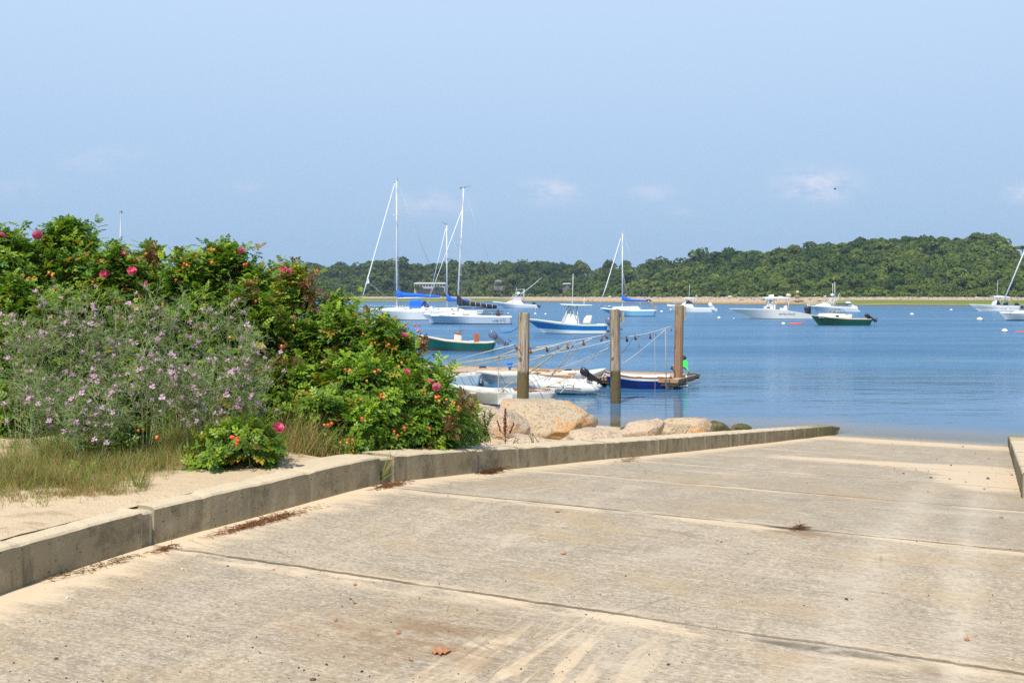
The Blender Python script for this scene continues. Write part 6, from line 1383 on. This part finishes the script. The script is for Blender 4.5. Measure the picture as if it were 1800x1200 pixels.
# ---------------------------------------------------------------- woods on the far shore
def m_tree():
    m, g = newmat('tree_foliage'); a = g.n('ShaderNodeAttribute', attribute_name='col').outputs['Color']
    b = g.pbsdf(Base_Color=a, Roughness=.75, Specular_IOR_Level=.15); t = g.n('ShaderNodeBsdfTranslucent', {0: a}).outputs[0]
    g.out(g.n('ShaderNodeMixShader', {0: .22, 1: b, 2: t}).outputs[0]); return m
MT = m_tree(); MTK = paint('tree_trunk', (.16, .13, .10), .9, .3, 3)
qv = np.array([(-.5, -.38, 0), (.1, -.55, .12), (.55, .05, -.05), (.15, .5, .1), (-.45, .35, 0)]); qf5 = np.array([[0, 1, 2, 3], [0, 3, 4, 4]])
qv4 = np.array([(-.5, -.35, 0), (.35, -.5, .12), (.5, .3, -.06), (-.3, .5, .1)]); qf = np.array([[0, 1, 2, 3]])
def crown_pts(n, r, h, seed, flat=.7):
    """leaf clump positions and normals of one crown: lumps on lumps"""
    rs = np.random.default_rng(seed); nl = 9
    c = []
    for i in range(nl):
        a = rs.random() * 6.28; q = r * rs.uniform(.25, .78) if i else 0; z = h * rs.uniform(.45, .8) if i else h * .72
        c.append((math.cos(a) * q, math.sin(a) * q, z + (-q * .28), r * rs.uniform(.34, .52)))
    c = np.array(c); k = rs.integers(0, nl, n); v = unit(rs.normal(size=(n, 3))); v[:, 2] = np.abs(v[:, 2]) * .9 + v[:, 2] * .1; v = unit(v)
    rad = c[k, 3] * (1 + rs.normal(size=n) * .07)
    P_ = c[k, :3] + v * rad[:, None] * np.array([1, 1, flat])
    return P_, unit(v + rs.normal(size=(n, 3)) * .5), c
CR = [crown_pts(680, 1.0, 1.9, s, .55 + .05 * (s % 8)) for s in range(16)]
def woods(name, pts, label, size, leaf, tone):
    """pts: x, y, z, crown radius, hue"""
    Pp, Nn, Ss, Cc = [], [], [], []
    for (x, y, z, r, hue) in pts:
        p, n_, c = CR[rng.integers(0, 16)]; a = rng.random() * 6.28; ca, sa = math.cos(a), math.sin(a); Rm = np.array([[ca, -sa, 0], [sa, ca, 0], [0, 0, 1]])
        m = rng.random(len(p)) < size; q = p[m] @ Rm.T; nn = n_[m] @ Rm.T
        front = nn[:, 1] < .45; q, nn = q[front], nn[front]
        sq = rng.uniform(.8, 1.25)
        Pp.append(q * np.array([r, r, r * sq]) + np.array([x, y, z])); Nn.append(nn); Ss.append(np.full(len(q), leaf) * rng.uniform(.6, 1.3, len(q)))
        base = (1 - hue) * np.array([.040, .085, .016]) + hue * np.array([.15, .20, .030])
        Cc.append(base * rng.uniform(.75, 1.25, (len(q), 1)) * tone)
    Pp, Nn, Ss, Cc = map(np.concatenate, (Pp, Nn, Ss, Cc))
    V, Fq, C = instance(qv4, qf, Pp, unit(np.cross(Nn, rv(len(Nn)))), Nn, Ss, Cc)
    o = link_mesh(name, np_mesh(name, V, Fq, [MT], C)); return tag(o, label, 'woods', kind='stuff')
def scatter(px0, px1, q0, q1, step, fn):
    out = []
    y = 340
    while y < 900:
        x = (px0 - 900) / F * y
        while x < (px1 - 900) / F * y:
            X = x + rng.uniform(-.45, .45) * step; Y = y + rng.uniform(-.45, .45) * step; z, q = land(X, Y); px = 900 + F * X / Y
            if q0 < q < q1 and px0 < px < px1: 
                v = fn(X, Y, z, q, px)
                if v: out.append(v)
            x += step
        y += step
    return out
def hue_(X, Y): return min(1, max(0, .48 + .8 * mnoise.noise(Vector((X * .02, Y * .02, 5))) + rng.normal() * .26))
def right(X, Y, z, q, px):
    if Y > 655: return None
    r = (rng.uniform(2.2, 3.8) if rng.random() < .6 else rng.uniform(3.8, 5.4)) * (.6 if q < 62 else 1)
    return (X, Y, z - r * .45 + rng.normal() * .5, r, hue_(X, Y))
def left(X, Y, z, q, px):
    if z < 2.2: return None
    r = (rng.uniform(3, 5.4) if rng.random() < .5 else rng.uniform(5.4, 8.4)) * (.6 if q < 66 else 1) * (1 if q > 80 else .8)
    return (X, Y, z - r * .35, r, hue_(X, Y) * .7)
RP = scatter(1005, 1860, 56, 215, 4.9, right); LP = scatter(430, 1290, 54, 190, 8.2, left)
LP = [p for p in LP if not any(abs((900 + F * p[0] / p[1]) - hx) < hw and p[1] < hy and p[1] > 560 for hx, hw, hy in ((757, 29, 667), (875, 6, 650), (999, 11, 636)))] + \
     [(p[0], p[1], p[2] - 0, p[3] * .5, p[4]) for p in LP if any(abs((900 + F * p[0] / p[1]) - hx) < hw and 560 < p[1] < hy - 12 for hx, hw, hy in ((757, 29, 667), (875, 6, 650), (999, 11, 636)))]
print('trees', len(RP), len(LP))
woods('woods', RP, 'dense green woods covering the hill on the right', .85, 1.25, 1.0); woods('woods', LP, 'lower bluish green woods along the far shore behind the sailboats', .62, 1.75, .9)
# scrub at the foot of the woods and on the beach
SP = scatter(985, 1860, 48, 60, 2.6, lambda X, Y, z, q, px: (X, Y, z - .5, rng.uniform(.7, 1.7), .3 + rng.random() * .7) if rng.random() < .8 else None) + scatter(430, 1010, 46, 58, 3.2, lambda X, Y, z, q, px: (X, Y, z - .5, rng.uniform(.8, 1.9), .5 + rng.random() * .5) if rng.random() < .7 else None)
woods('scrub', SP, 'low bushy scrub between the beach and the woods', .16, .8, 1.15)['category'] = 'scrub'
# pale trunks showing at the lower edge of the left woods
def tree(px, pyb, pyt, Y, rpx, label, hue=.7, group='single trees standing out of the woods', umb=False):
    k = Y / F; X = (px - 900) * k; zt = CH + (HZ - pyt) * k; zb = CH + (HZ - pyb) * k; root = empty('tree', (X, Y, zb), label=label, cat='tree', group=group); H = zt - zb; r = rpx * k
    mb = MB(); mb.tube([(0, 0, -3), (.1, 0, H * .3), (-.2, .1, H * .65)], [.35, .28, .18], 6)
    for a in range(5): t = a * 1.3; mb.tube([(-.1, .05, H * (.4 + .05 * a)), (math.cos(t) * r * .6, math.sin(t) * r * .6, H * .82)], [.14, .06], 4)
    mb.build('trunk', MTK, root)
    p, n_, c = crown_pts(1300, 1.0, 1.0, int(px), .45 if umb else .75); p = p * np.array([r, r, H * (.45 if umb else .62)]) + np.array([0, 0, H * (.52 if umb else .34)])
    keep = np.array([mnoise.noise(Vector(tuple(q * 1.1))) > -.18 for q in p]); p, n_ = p[keep], n_[keep]
    base = (1 - hue) * np.array([.040, .085, .016]) + hue * np.array([.15, .20, .030])
    V, Fq, C = instance(qv4, qf, p, unit(np.cross(n_, rv(len(n_)))), n_, rng.uniform(.35, .9, len(p)) * (Y / 520), base * rng.uniform(.7, 1.3, (len(p), 1)))
    link_mesh('crown', np_mesh('crown', V, Fq, [MT], C), root)
tree(1747, 446, 410, 512, 19, 'broad pale green tree at the right end of the hilltop', .8); tree(1716, 432, 408, 516, 15, 'darker round tree just left of the broad pale green one on the hilltop', .5)
tree(1798, 450, 431, 500, 14, 'small flat topped tree at the right edge below the hilltop', .6, umb=True); tree(1147, 490, 459, 700, 9, 'lone small tree rising where the two wooded ridges meet', .5); tree(1098, 490, 457, 705, 12, 'tall tree on the left ridge beside the mast of the light blue sloop', .5)
tree(1071, 490, 457, 705, 13, 'dark tree on the left ridge just left of the light blue sloop mast', .2); tree(1018, 490, 457, 705, 15, 'pale green tree on the left ridge above the blue motorboat antenna', .9)
# ---------------------------------------------------------------- houses
def house(px0, px1, pt, pb, Y, label, wall, roofc, gable=False, wins=6, deep=7):
    k = Y / F; w = (px1 - px0) * k; X = ((px0 + px1) / 2 - 900) * k; zb = CH + (HZ - pb) * k; h = (pb - pt) * k; root = empty('house', (X, Y, zb), label=label, cat='house', group='houses among the trees')
    hr = h * (.28 if not gable else .45); hw = h - hr; mb = MB(); mb.box(-w / 2, w / 2, 0, deep, -4, hw); mb.build('wall', wall, root)
    mb = MB()
    if gable: mb.prism([(-w / 2 - .3, hw + .01), (0, h), (w / 2 + .3, hw + .01)], -.3, deep + .3)
    else: mb.hexa([(-w / 2 - .5, -.8, hw + .01), (w / 2 + .5, -.8, hw + .01), (w / 2 + .5, deep + .5, hw + .01), (-w / 2 - .5, deep + .5, hw + .01)], [(-w / 2, -.3, hw + hr * .5), (w / 2, -.3, hw + hr * .5), (w / 2 - .5, deep, h), (-w / 2 + .5, deep, h)])
    mb.build('roof', roofc, root)
    for i in range(wins):
        x = -w / 2 + w * (i + .5) / wins; ww = w / wins * .34
        mb = MB(); z0, z1 = hw * .35, hw * .85; mb.box(x - ww - .1, x + ww + .1, -.08, -.003, z0 - .1, z1 + .1); f = mb.build('window', M['white'], root); mb = MB(); mb.box(x - ww, x + ww, -.10, -.083, z0, z1); mb.build('pane', M['glass'], f)
    return root
hwht = paint('house_white', (.34, .35, .36), .7, .08, .6); hgry = paint('house_grey_shingle', (.15, .155, .15), .85, .2, 1.5); rf = paint('roof_pale', (.45, .45, .45), .8, .15, .5); rfd = paint('roof_grey', (.30, .31, .33), .8, .2, .6)
h1 = house(728, 783, 496, 506.5, 664, 'long low white house with a row of windows behind the sailboat masts', hwht, rf, wins=11)
mb = MB(); k = 664 / F; mb.box(-26 * k, 24 * k, -3, -.01, -.3, -.1)
for i in range(12): x = (-26 + i * 4.5) * k; mb.box(x - .07, x + .07, -3, -2.9, -.09, 1)
mb.box(-26 * k, 24 * k, -3.02, -2.88, 1.0, 1.08); mb.build('balcony', hwht, h1)
house(868, 884, 491, 499, 652, 'grey gabled house half hidden in the trees left of the sportfishing boat', hgry, rfd, True, 4); house(990, 1009, 497, 505, 635, 'small house with a pale roof above the blue motorboat', hgry, rf, False, 3)

for a in ((864, 507, 490, 642, 5, 'rounded tree left of the grey gabled house'), (886, 508, 494, 640, 6, 'rounded tree right of the grey gabled house'), (875, 508, 497, 640, 6, 'low bushy tree in front of the grey gabled house'), (1008, 509, 499, 628, 6, 'low tree right of the small pale roofed house'), (989, 509, 500, 628, 5, 'low tree left of the small pale roofed house'), (735, 513, 503, 655, 8, 'low tree before the left end of the long white house'), (770, 513, 504, 655, 9, 'low tree before the right part of the long white house')): tree(*a, hue=.5, group='trees round the shore houses')
# ---------------------------------------------------------------- boulders and stones on the far beach
rkm = [m_rock('shore_rock_pale', (.50, .44, .36), (.72, .66, .58), (.55, .42, .3), .3), m_rock('shore_rock_brown', (.16, .12, .07), (.30, .23, .14), (.2, .14, .08), .3)]
def far_rock(px, py, w, h, Y, m_, label, seed):
    k = Y / F; rs = random.Random(seed); mb = MB(); rings = []
    for i in range(6):
        th = math.pi * (i + .5) / 6; rings.append([(w * k / 2 * math.sin(th) ** .6 * math.cos(a) * (1 + rs.uniform(-.14, .14)), w * k / 2 * .7 * math.sin(th) ** .6 * math.sin(a) * (1 + rs.uniform(-.1, .1)), h * k * (.5 - .5 * math.cos(th)) * (1 + rs.uniform(-.06, .06))) for a in np.linspace(0, 2 * math.pi, 9, endpoint=False)])
    mb.rings(rings, sm=False); return tag(mb.build('boulder', rkm[m_], None, loc=((px - 900) * k, Y, CH + (HZ - py) * k)), label, 'boulder', 'boulders along the far beach')
FR = [(1283, 524, 8, 4.5, 402, 0, 'white boulder on the beach left of the long centre console'), (1386, 522, 9, 6, 392, 0, 'squarish cream boulder at the foot of the hill, above the T-top'), (1402, 515, 6, 4, 398, 0, 'pale boulder higher up the bank than the squarish one'), (1401, 524, 10, 5.5, 390, 1, 'brown lumpy rock right of the squarish cream boulder'), (1404, 531, 20, 4, 372, 1, 'broad dark rock on the lower beach right of the T-top'),
      (1440, 530, 8, 2.5, 374, 1, 'dark weedy rock on the beach left of the two antennas'), (1303, 528, 5, 2, 384, 1, 'small dark rock on the sand left of the long centre console'), (1341, 527.5, 8, 1.6, 384, 1, 'flat dark rock before the T-top'), (1450, 522.5, 6, 3, 392, 0, 'pale stone on the beach left of the radar dome'), (1432, 519, 3, 2, 398, 0, 'small white stone on the bank left of the antennas'),
      (1224, 521, 4, 2.5, 425, 0, 'small pale boulder right of the cuddy boat antenna'), (1072, 523, 6, 3, 535, 0, 'pale boulder left of the light blue sloop mast'), (1330, 521, 5, 2.5, 400, 1, 'brown stone at the foot of the scrub left of the T-top'), (1424, 527, 6, 2, 380, 1, 'low brown rock between the dark broad one and the antennas')]
for i, a in enumerate(FR): far_rock(*a, i + 3)
# scattered stones too small to count
V = []; Pp, Ss, Cc = [], [], []
for i in range(2600):
    px = rng.uniform(960, 1500) if i < 1900 else rng.uniform(1500, 1830); sy = shore_y(px); q = rng.uniform(36, 50) if rng.random() < .6 or px > 1480 else rng.uniform(10, 40); Y = sy + q; X = (px - 900) / F * Y; z, _ = land(X, Y)
    Pp.append((X, Y, z)); Ss.append(rng.gamma(2, .16)); Cc.append(np.array([.42, .36, .29]) * rng.uniform(.25, 1.6))
oc = np.array([(.5, 0, 0), (0, .5, 0), (-.5, 0, 0), (0, -.5, 0), (0, 0, .6)]); of = np.array([[0, 1, 4, 4], [1, 2, 4, 4], [2, 3, 4, 4], [3, 0, 4, 4]])
oc = np.array([(.5, 0, -.1), (0, .5, -.1), (-.5, 0, -.1), (0, -.5, -.1), (.3, .05, .4), (0, .3, .35), (-.3, 0, .4), (0, -.3, .42)]); of = np.array([[0, 1, 5, 4], [1, 2, 6, 5], [2, 3, 7, 6], [3, 0, 4, 7], [4, 5, 6, 7]])
Pp = np.array(Pp); V, Fq, C = instance(oc, of, Pp, rv(len(Pp)) * np.array([1, 1, .1]), np.tile([0, 0, 1.0], (len(Pp), 1)), Ss, np.array(Cc))
tag(link_mesh('beach_stones', np_mesh('beach_stones', V, Fq, [MT], C)), 'strewn stones and drift along the far beach', 'stones', kind='stuff')

# ---------------------------------------------------------------- the air: pale summer haze
mz = bpy.data.materials.new('haze'); mz.use_nodes = True; g = G(mz.node_tree)
vol = g.n('ShaderNodeVolumePrincipled', {'Color': (.72, .84, 1.0, 1), 'Density': HAZE, 'Anisotropy': .3}); oo = g.nt.nodes.new('ShaderNodeOutputMaterial'); g.nt.links.new(vol.outputs[0], oo.inputs['Volume'])
if HAZE > 0:
    mb = MB(); mb.box(-1000, 1000, -90, 1400, -4.5, 75); o = mb.build('haze', mz, None); tag(o, 'thin bluish summer haze over the whole harbour', 'haze', kind='stuff')
# ---------------------------------------------------------------- small things lying on the ramp
def on_ramp(px, py, dz=0): 
    p = PR(px, py); p.z += dz; return p
lfm = paint('dead_leaf', (.42, .19, .09), .8, .3, 40); wdm = paint('dry_weed', (.20, .105, .045), .95, .5, 60)
def dead_leaf(px, py, L_, label, rz=0):
    mb = MB(); n = 9; top = []
    for i in range(n):
        f = i / (n - 1); w = L_ * .36 * math.sin(math.pi * min(1, f * 1.02 + .02)) ** .8 * (1 + .35 * (i % 2)); x = (f - .5) * L_; top.append([(x, w, .006 + L_ * .15 * math.sin(i * 1.3) ** 2), (x, 0, .004), (x, -w, .004 + L_ * .16 * math.cos(i * 1.7) ** 2)])
    mb.rings(top, closed=False, cap=False, sm=False); mb.tube([(L_ * .5, 0, .01), (L_ * .72, .01, .015)], .002, 4)
    return tag(mb.build('dead_leaf', lfm, None, loc=on_ramp(px, py), rot=(0, 0, rz)), label, 'leaf', 'dead leaves on the ramp')
dead_leaf(776, 1147, 0.088, 'largest curled dead leaf, on the brown stain in the foreground', .2); dead_leaf(624, 1028, 0.024, 'small brown leaf above the near slab joint', 1); dead_leaf(623, 1060, 0.024, 'small reddish leaf below the near slab joint', 2)
dead_leaf(990, 974, 0.036, 'small dark leaf alone in the middle slab', .5); dead_leaf(980, 900, 0.040, 'flat pale leaf on the second slab joint', 0); dead_leaf(1760, 910, 0.040, 'reddish leaf near the right edge', .3); dead_leaf(590, 1091, 0.024, 'tiny brown leaf in the lower left slab', 1.2)
dead_leaf(1700, 1125, 0.032, 'dark leaf lying in a stained hollow at the lower right', .8); dead_leaf(1418, 850, 0.040, 'small leaf far down the ramp left of the sand patch', .8); dead_leaf(722, 1161, 0.024, 'small brown leaf left of the largest leaf', 2); dead_leaf(700, 1113, 0.028, 'orange leaf fleck above left of the largest leaf', 1.1)
def litter(px, py, lx, ly, n, label, col=(.23, .10, .045)):
    p = on_ramp(px, py); A = rng.normal(size=(n, 3)) * np.array([lx, ly, 0]) * .5; A[:, 2] = np.abs(rng.normal(size=n)) * .008 + .004; d = unit(rv(n) * np.array([1, 1, .15])) * rng.uniform(.02, .07, (n, 1))
    V, Fq, C = tubes_np(A, A + d, .0022, .0016, np.array(col) * rng.uniform(.5, 1.6, (n, 1))); V = V.copy()
    ca, sa = .87, .5; R2 = np.array([[ca, sa, 0], [-sa, ca, 0], [0, 0, 1]]); V = V @ np.array([[.5, .87, 0], [-.87, .5, 0], [0, 0, 1]])
    V[:, 2] += -.0 
    me = np_mesh('plant_litter', V, Fq, [MK], C); o = link_mesh('plant_litter', me); o.location = p
    return tag(o, label, 'plant litter', 'dry litter along the kerb')
litter(470, 916, .42, .07, 420, 'long heap of reddish dry litter on the sand by the kerb'); litter(684, 855, .22, .06, 260, 'reddish litter under the grass tuft at the kerb joint'); litter(860, 831, .26, .09, 500, 'dark brown seaweed clump at the foot of the kerb', (.12, .06, .02))
litter(290, 967, .12, .05, 60, 'small scrap of litter at the first kerb joint'); litter(160, 1000, .4, .05, 110, 'thin line of twigs on the drifted sand at the lower left', (.20, .12, .06)); litter(415, 932, .25, .03, 70, 'few twigs on the sand left of the long litter heap')
litter(1405, 929, .10, .02, 60, 'dark smear of weed lying in the slab joint', (.14, .07, .03)); litter(1100, 811, .5, .06, 140, 'scattered litter along the kerb near the boulders', (.3, .18, .09))
def pebble(px, py, r, col, label):
    mb = MB(); mb.ball((0, 0, r * .4), r, 0, 8, (1.3, .9, .6)); return tag(mb.build('pebble', paint('pebble_%d' % int(col[0] * 100 + col[2] * 1000), col, .7, .2, 60), None, loc=on_ramp(px, py), rot=(0, 0, px)), label, 'pebble', 'pebbles and scraps on the ramp')
pebble(1488, 1053, 0.0088, (.05, .06, .06), 'dark rounded pebble right of the middle of the ramp'); pebble(118, 1051, 0.0088, (.75, .72, .66), 'white shell chip on the drifted sand at the lower left'); pebble(400, 995, 0.0072, (.06, .14, .22), 'blue grey bottle cap sized scrap on the sandy joint'); pebble(481, 1001, 0.0055, (.55, .03, .10), 'tiny crimson petal coloured pebble on the sandy joint')
pebble(98, 1157, 0.0077, (.25, .12, .05), 'brown pebble near the lower left corner'); pebble(1175, 1168, 0.0066, (.04, .04, .04), 'black pebble at the bottom, left of the long dark patch'); pebble(1100, 1012, 0.0050, (.04, .05, .04), 'small black pebble right of the small dark leaf'); pebble(320, 1000, 0.0066, (.72, .7, .66), 'white chip at the foot of the first kerb joint')
pebble(550, 1195, 0.0110, (.14, .07, .04), 'dark brown lump at the bottom edge'); pebble(574, 1168, 0.0066, (.05, .05, .05), 'black pebble above the dark brown lump'); pebble(636, 1180, 0.0072, (.03, .03, .03), 'black lump at the bottom left of the brown stain'); pebble(1030, 1080, 0.0055, (.1, .1, .1), 'grey pebble on the near slab joint')
n = 900; Pp, Cc = [], []
for i in range(n):
    px = rng.uniform(0, 1800); py = 1200 - 340 * rng.random() ** 1.2; p = on_ramp(px, py)
    if T_(p.x, p.y) > wall_t(S_(p.x, p.y)) + .05: Pp.append((p.x, p.y, p.z + .001)); Cc.append(np.array([.1, .085, .06]) * rng.uniform(.3, 1.4) if rng.random() < .7 else np.array([.6, .55, .45]))
Pp = np.array(Pp); V, Fq, C = instance(oc, of, Pp, rv(len(Pp)) * np.array([1, 1, .1]), np.tile([0, 0, 1.0], (len(Pp), 1)), rng.gamma(2, .0016, len(Pp)) + .002, np.array(Cc))
tag(link_mesh('grit', np_mesh('grit', V, Fq, [MT], C)), 'scattered grit and crumbs on the concrete ramp', 'grit', kind='stuff')
n = 260; Pp, Cc = [], []
for i in range(n):
    px = rng.uniform(1560, 1800); p = on_ramp(px, 772 + 100 * rng.random() ** 1.5)
    if T_(p.x, p.y) < RT - .03: Pp.append((p.x, p.y, p.z)); Cc.append(np.array([.5, .4, .28]) * rng.uniform(.2, 1.3))
Pp = np.array(Pp); V, Fq, C = instance(oc, of, Pp, rv(len(Pp)) * np.array([1, 1, .1]), np.tile([0, 0, 1.0], (len(Pp), 1)), rng.gamma(2, .007, len(Pp)), np.array(Cc))
tag(link_mesh('shingle', np_mesh('shingle', V, Fq, [MT], C)), 'small shingle strewn at the waterline beside the right kerb', 'shingle', kind='stuff')
# flying gulls far off
def bird(px, py, d, w, label):
    k = d / F; p = PD(px, py, d); mb = MB(); h = w * k / 2
    mb.rings([[(-.02, .1, 0), (.02, .1, 0), (.02, -.1, 0), (-.02, -.1, 0)], [(-h * .5, .02, h * .3), (-h * .5 + .02, .08, h * .32), (-h * .5 + .02, -.1, h * .3), (-h * .5, -.1, h * .3)], [(-h, -.1, h * .1), (-h, -.08, h * .1), (-h, -.14, h * .1), (-h, -.12, h * .1)]], sm=False)
    mb.rings([[(-.02, .1, 0), (.02, .1, 0), (.02, -.1, 0), (-.02, -.1, 0)], [(h * .5, .02, h * .3), (h * .5 + .02, .08, h * .32), (h * .5 + .02, -.1, h * .3), (h * .5, -.1, h * .3)], [(h, -.1, h * .1), (h, -.08, h * .1), (h, -.14, h * .1), (h, -.12, h * .1)]], sm=False)
    mb.lathe([(.01, -.3), (.06, -.15), (.08, .05), (.05, .2), (.01, .3)], n=8, axis='y'); return tag(mb.build('gull', paint('gull_dark', (.08, .08, .08), .8) if py < 400 else M['white'], None, loc=p), label, 'gull')
bird(1468, 332, 90, 1.5, 'tiny dark gull flying in front of the cloud above the hill'); bird(1575, 505, 350, 5.5, 'white gull flying low before the wooded hill')
# ---------------------------------------------------------------- camera, sun, sky
cam = bpy.data.cameras.new('camera'); co = bpy.data.objects.new('camera', cam); COL.objects.link(co)
co.location = (0, 0, CH); co.rotation_euler = (R(90), 0, 0)
cam.sensor_width = 36; cam.lens = 36 * F / 1800; cam.shift_y = -80 / 1800; cam.clip_end = 5000; cam.clip_start = .05
sc.camera = co
EL, AZX, AZY = R(52), -.42, -.91               # direction towards the sun
sd = Vector((AZX, AZY, 0)).normalized() * math.cos(EL); sd.z = math.sin(EL)
L = bpy.data.lights.new('sun', 'SUN'); L.energy = 4.4; L.angle = R(.53); L.color = (1, .94, .85)
lo = bpy.data.objects.new('sun', L); COL.objects.link(lo); lo.rotation_euler = sd.to_track_quat('Z', 'Y').to_euler(); lo.location = (0, 0, 40)
w = bpy.data.worlds.new('World'); sc.world = w; w.use_nodes = True
g = G(w.node_tree)
sky = g.n('ShaderNodeTexSky', sky_type='NISHITA', sun_disc=False, sun_elevation=EL, sun_rotation=math.atan2(AZX, AZY), air_density=1.0, dust_density=.6, ozone_density=3.0)
D = g.n('ShaderNodeTexCoord').outputs['Generated']; dx, dy, dz = g.sep(D)[:3]
ax = g.m('MULTIPLY_ADD', g.m('DIVIDE', dx, g.m('MAXIMUM', dy, .05)), F, 900.0)       # bearing and height as tangents
ay = g.m('MULTIPLY_ADD', g.m('DIVIDE', dz, g.m('MAXIMUM', dy, .05)), -F, HZ)
c = g.mix(1.0, sky.outputs[0], (SKYR, SKYG, SKYB, 1), 'MULTIPLY')
# summer haze: the sky evens out to a soft blue towards the horizon
hz = g.ramp(dz, .85, .30)
c = g.mix(g.m('MULTIPLY', hz, .96), c, g.mix(g.m('POWER', g.m('MULTIPLY', g.m('MAXIMUM', dz, 0), 3.6, clamp=True), .8), SKYH, SKYM))
cn = g.noise(g.n('ShaderNodeCombineXYZ', {0: g.m('MULTIPLY', ax, .016), 1: g.m('MULTIPLY', ay, .034), 2: 2.0}).outputs[0], 1, 6, .62)
tot = None
for (cx, cy, rx, ry, k) in [(972, 336, 55, 20, .75), (1436, 326, 58, 25, 1.0), (1150, 338, 38, 15, .4), (758, 358, 60, 20, .5), (1796, 337, 34, 16, .65), (150, 285, 60, 16, .22), (212, 268, 40, 12, .3), (430, 330, 42, 9, .25), (30, 330, 60, 22, .18), (1195, 372, 34, 9, .2)]:
    a = g.m('DIVIDE', g.m('SUBTRACT', ax, cx), rx); b = g.m('DIVIDE', g.m('SUBTRACT', ay, cy), ry)
    e = g.m('MULTIPLY', g.m('EXPONENT', g.m('MULTIPLY', g.m('ADD', g.m('MULTIPLY', a, a), g.m('MULTIPLY', b, b)), -1.0)), k)
    tot = e if tot is None else g.m('ADD', tot, e)
cm = g.m('MULTIPLY', g.m('MULTIPLY', tot, g.ramp(cn, .34, .62)), g.m('GREATER_THAN', dy, .1))
c = g.mix(g.m('MULTIPLY', cm, 1.0, clamp=True), c, CLOUDC)
bg = g.n('ShaderNodeBackground', {'Color': c, 'Strength': .1})
oo = g.nt.nodes.new('ShaderNodeOutputWorld'); g.nt.links.new(bg.outputs[0], oo.inputs[0])
sc.view_settings.view_transform = 'Standard'; sc.view_settings.look = 'None'; sc.view_settings.gamma = 1; sc.view_settings.exposure = EXPO
sc.view_settings.use_curve_mapping = False
sc.cycles.max_bounces = 6; sc.cycles.diffuse_bounces = 2; sc.cycles.glossy_bounces = 3; sc.cycles.transmission_bounces = 4; sc.cycles.transparent_max_bounces = 12
sc.cycles.caustics_reflective = False; sc.cycles.caustics_refractive = False; sc.cycles.use_denoising = DENOISE; sc.cycles.denoiser = 'OPENIMAGEDENOISE'; sc.cycles.denoising_input_passes = 'RGB_ALBEDO_NORMAL'; sc.cycles.denoising_prefilter = 'NONE'
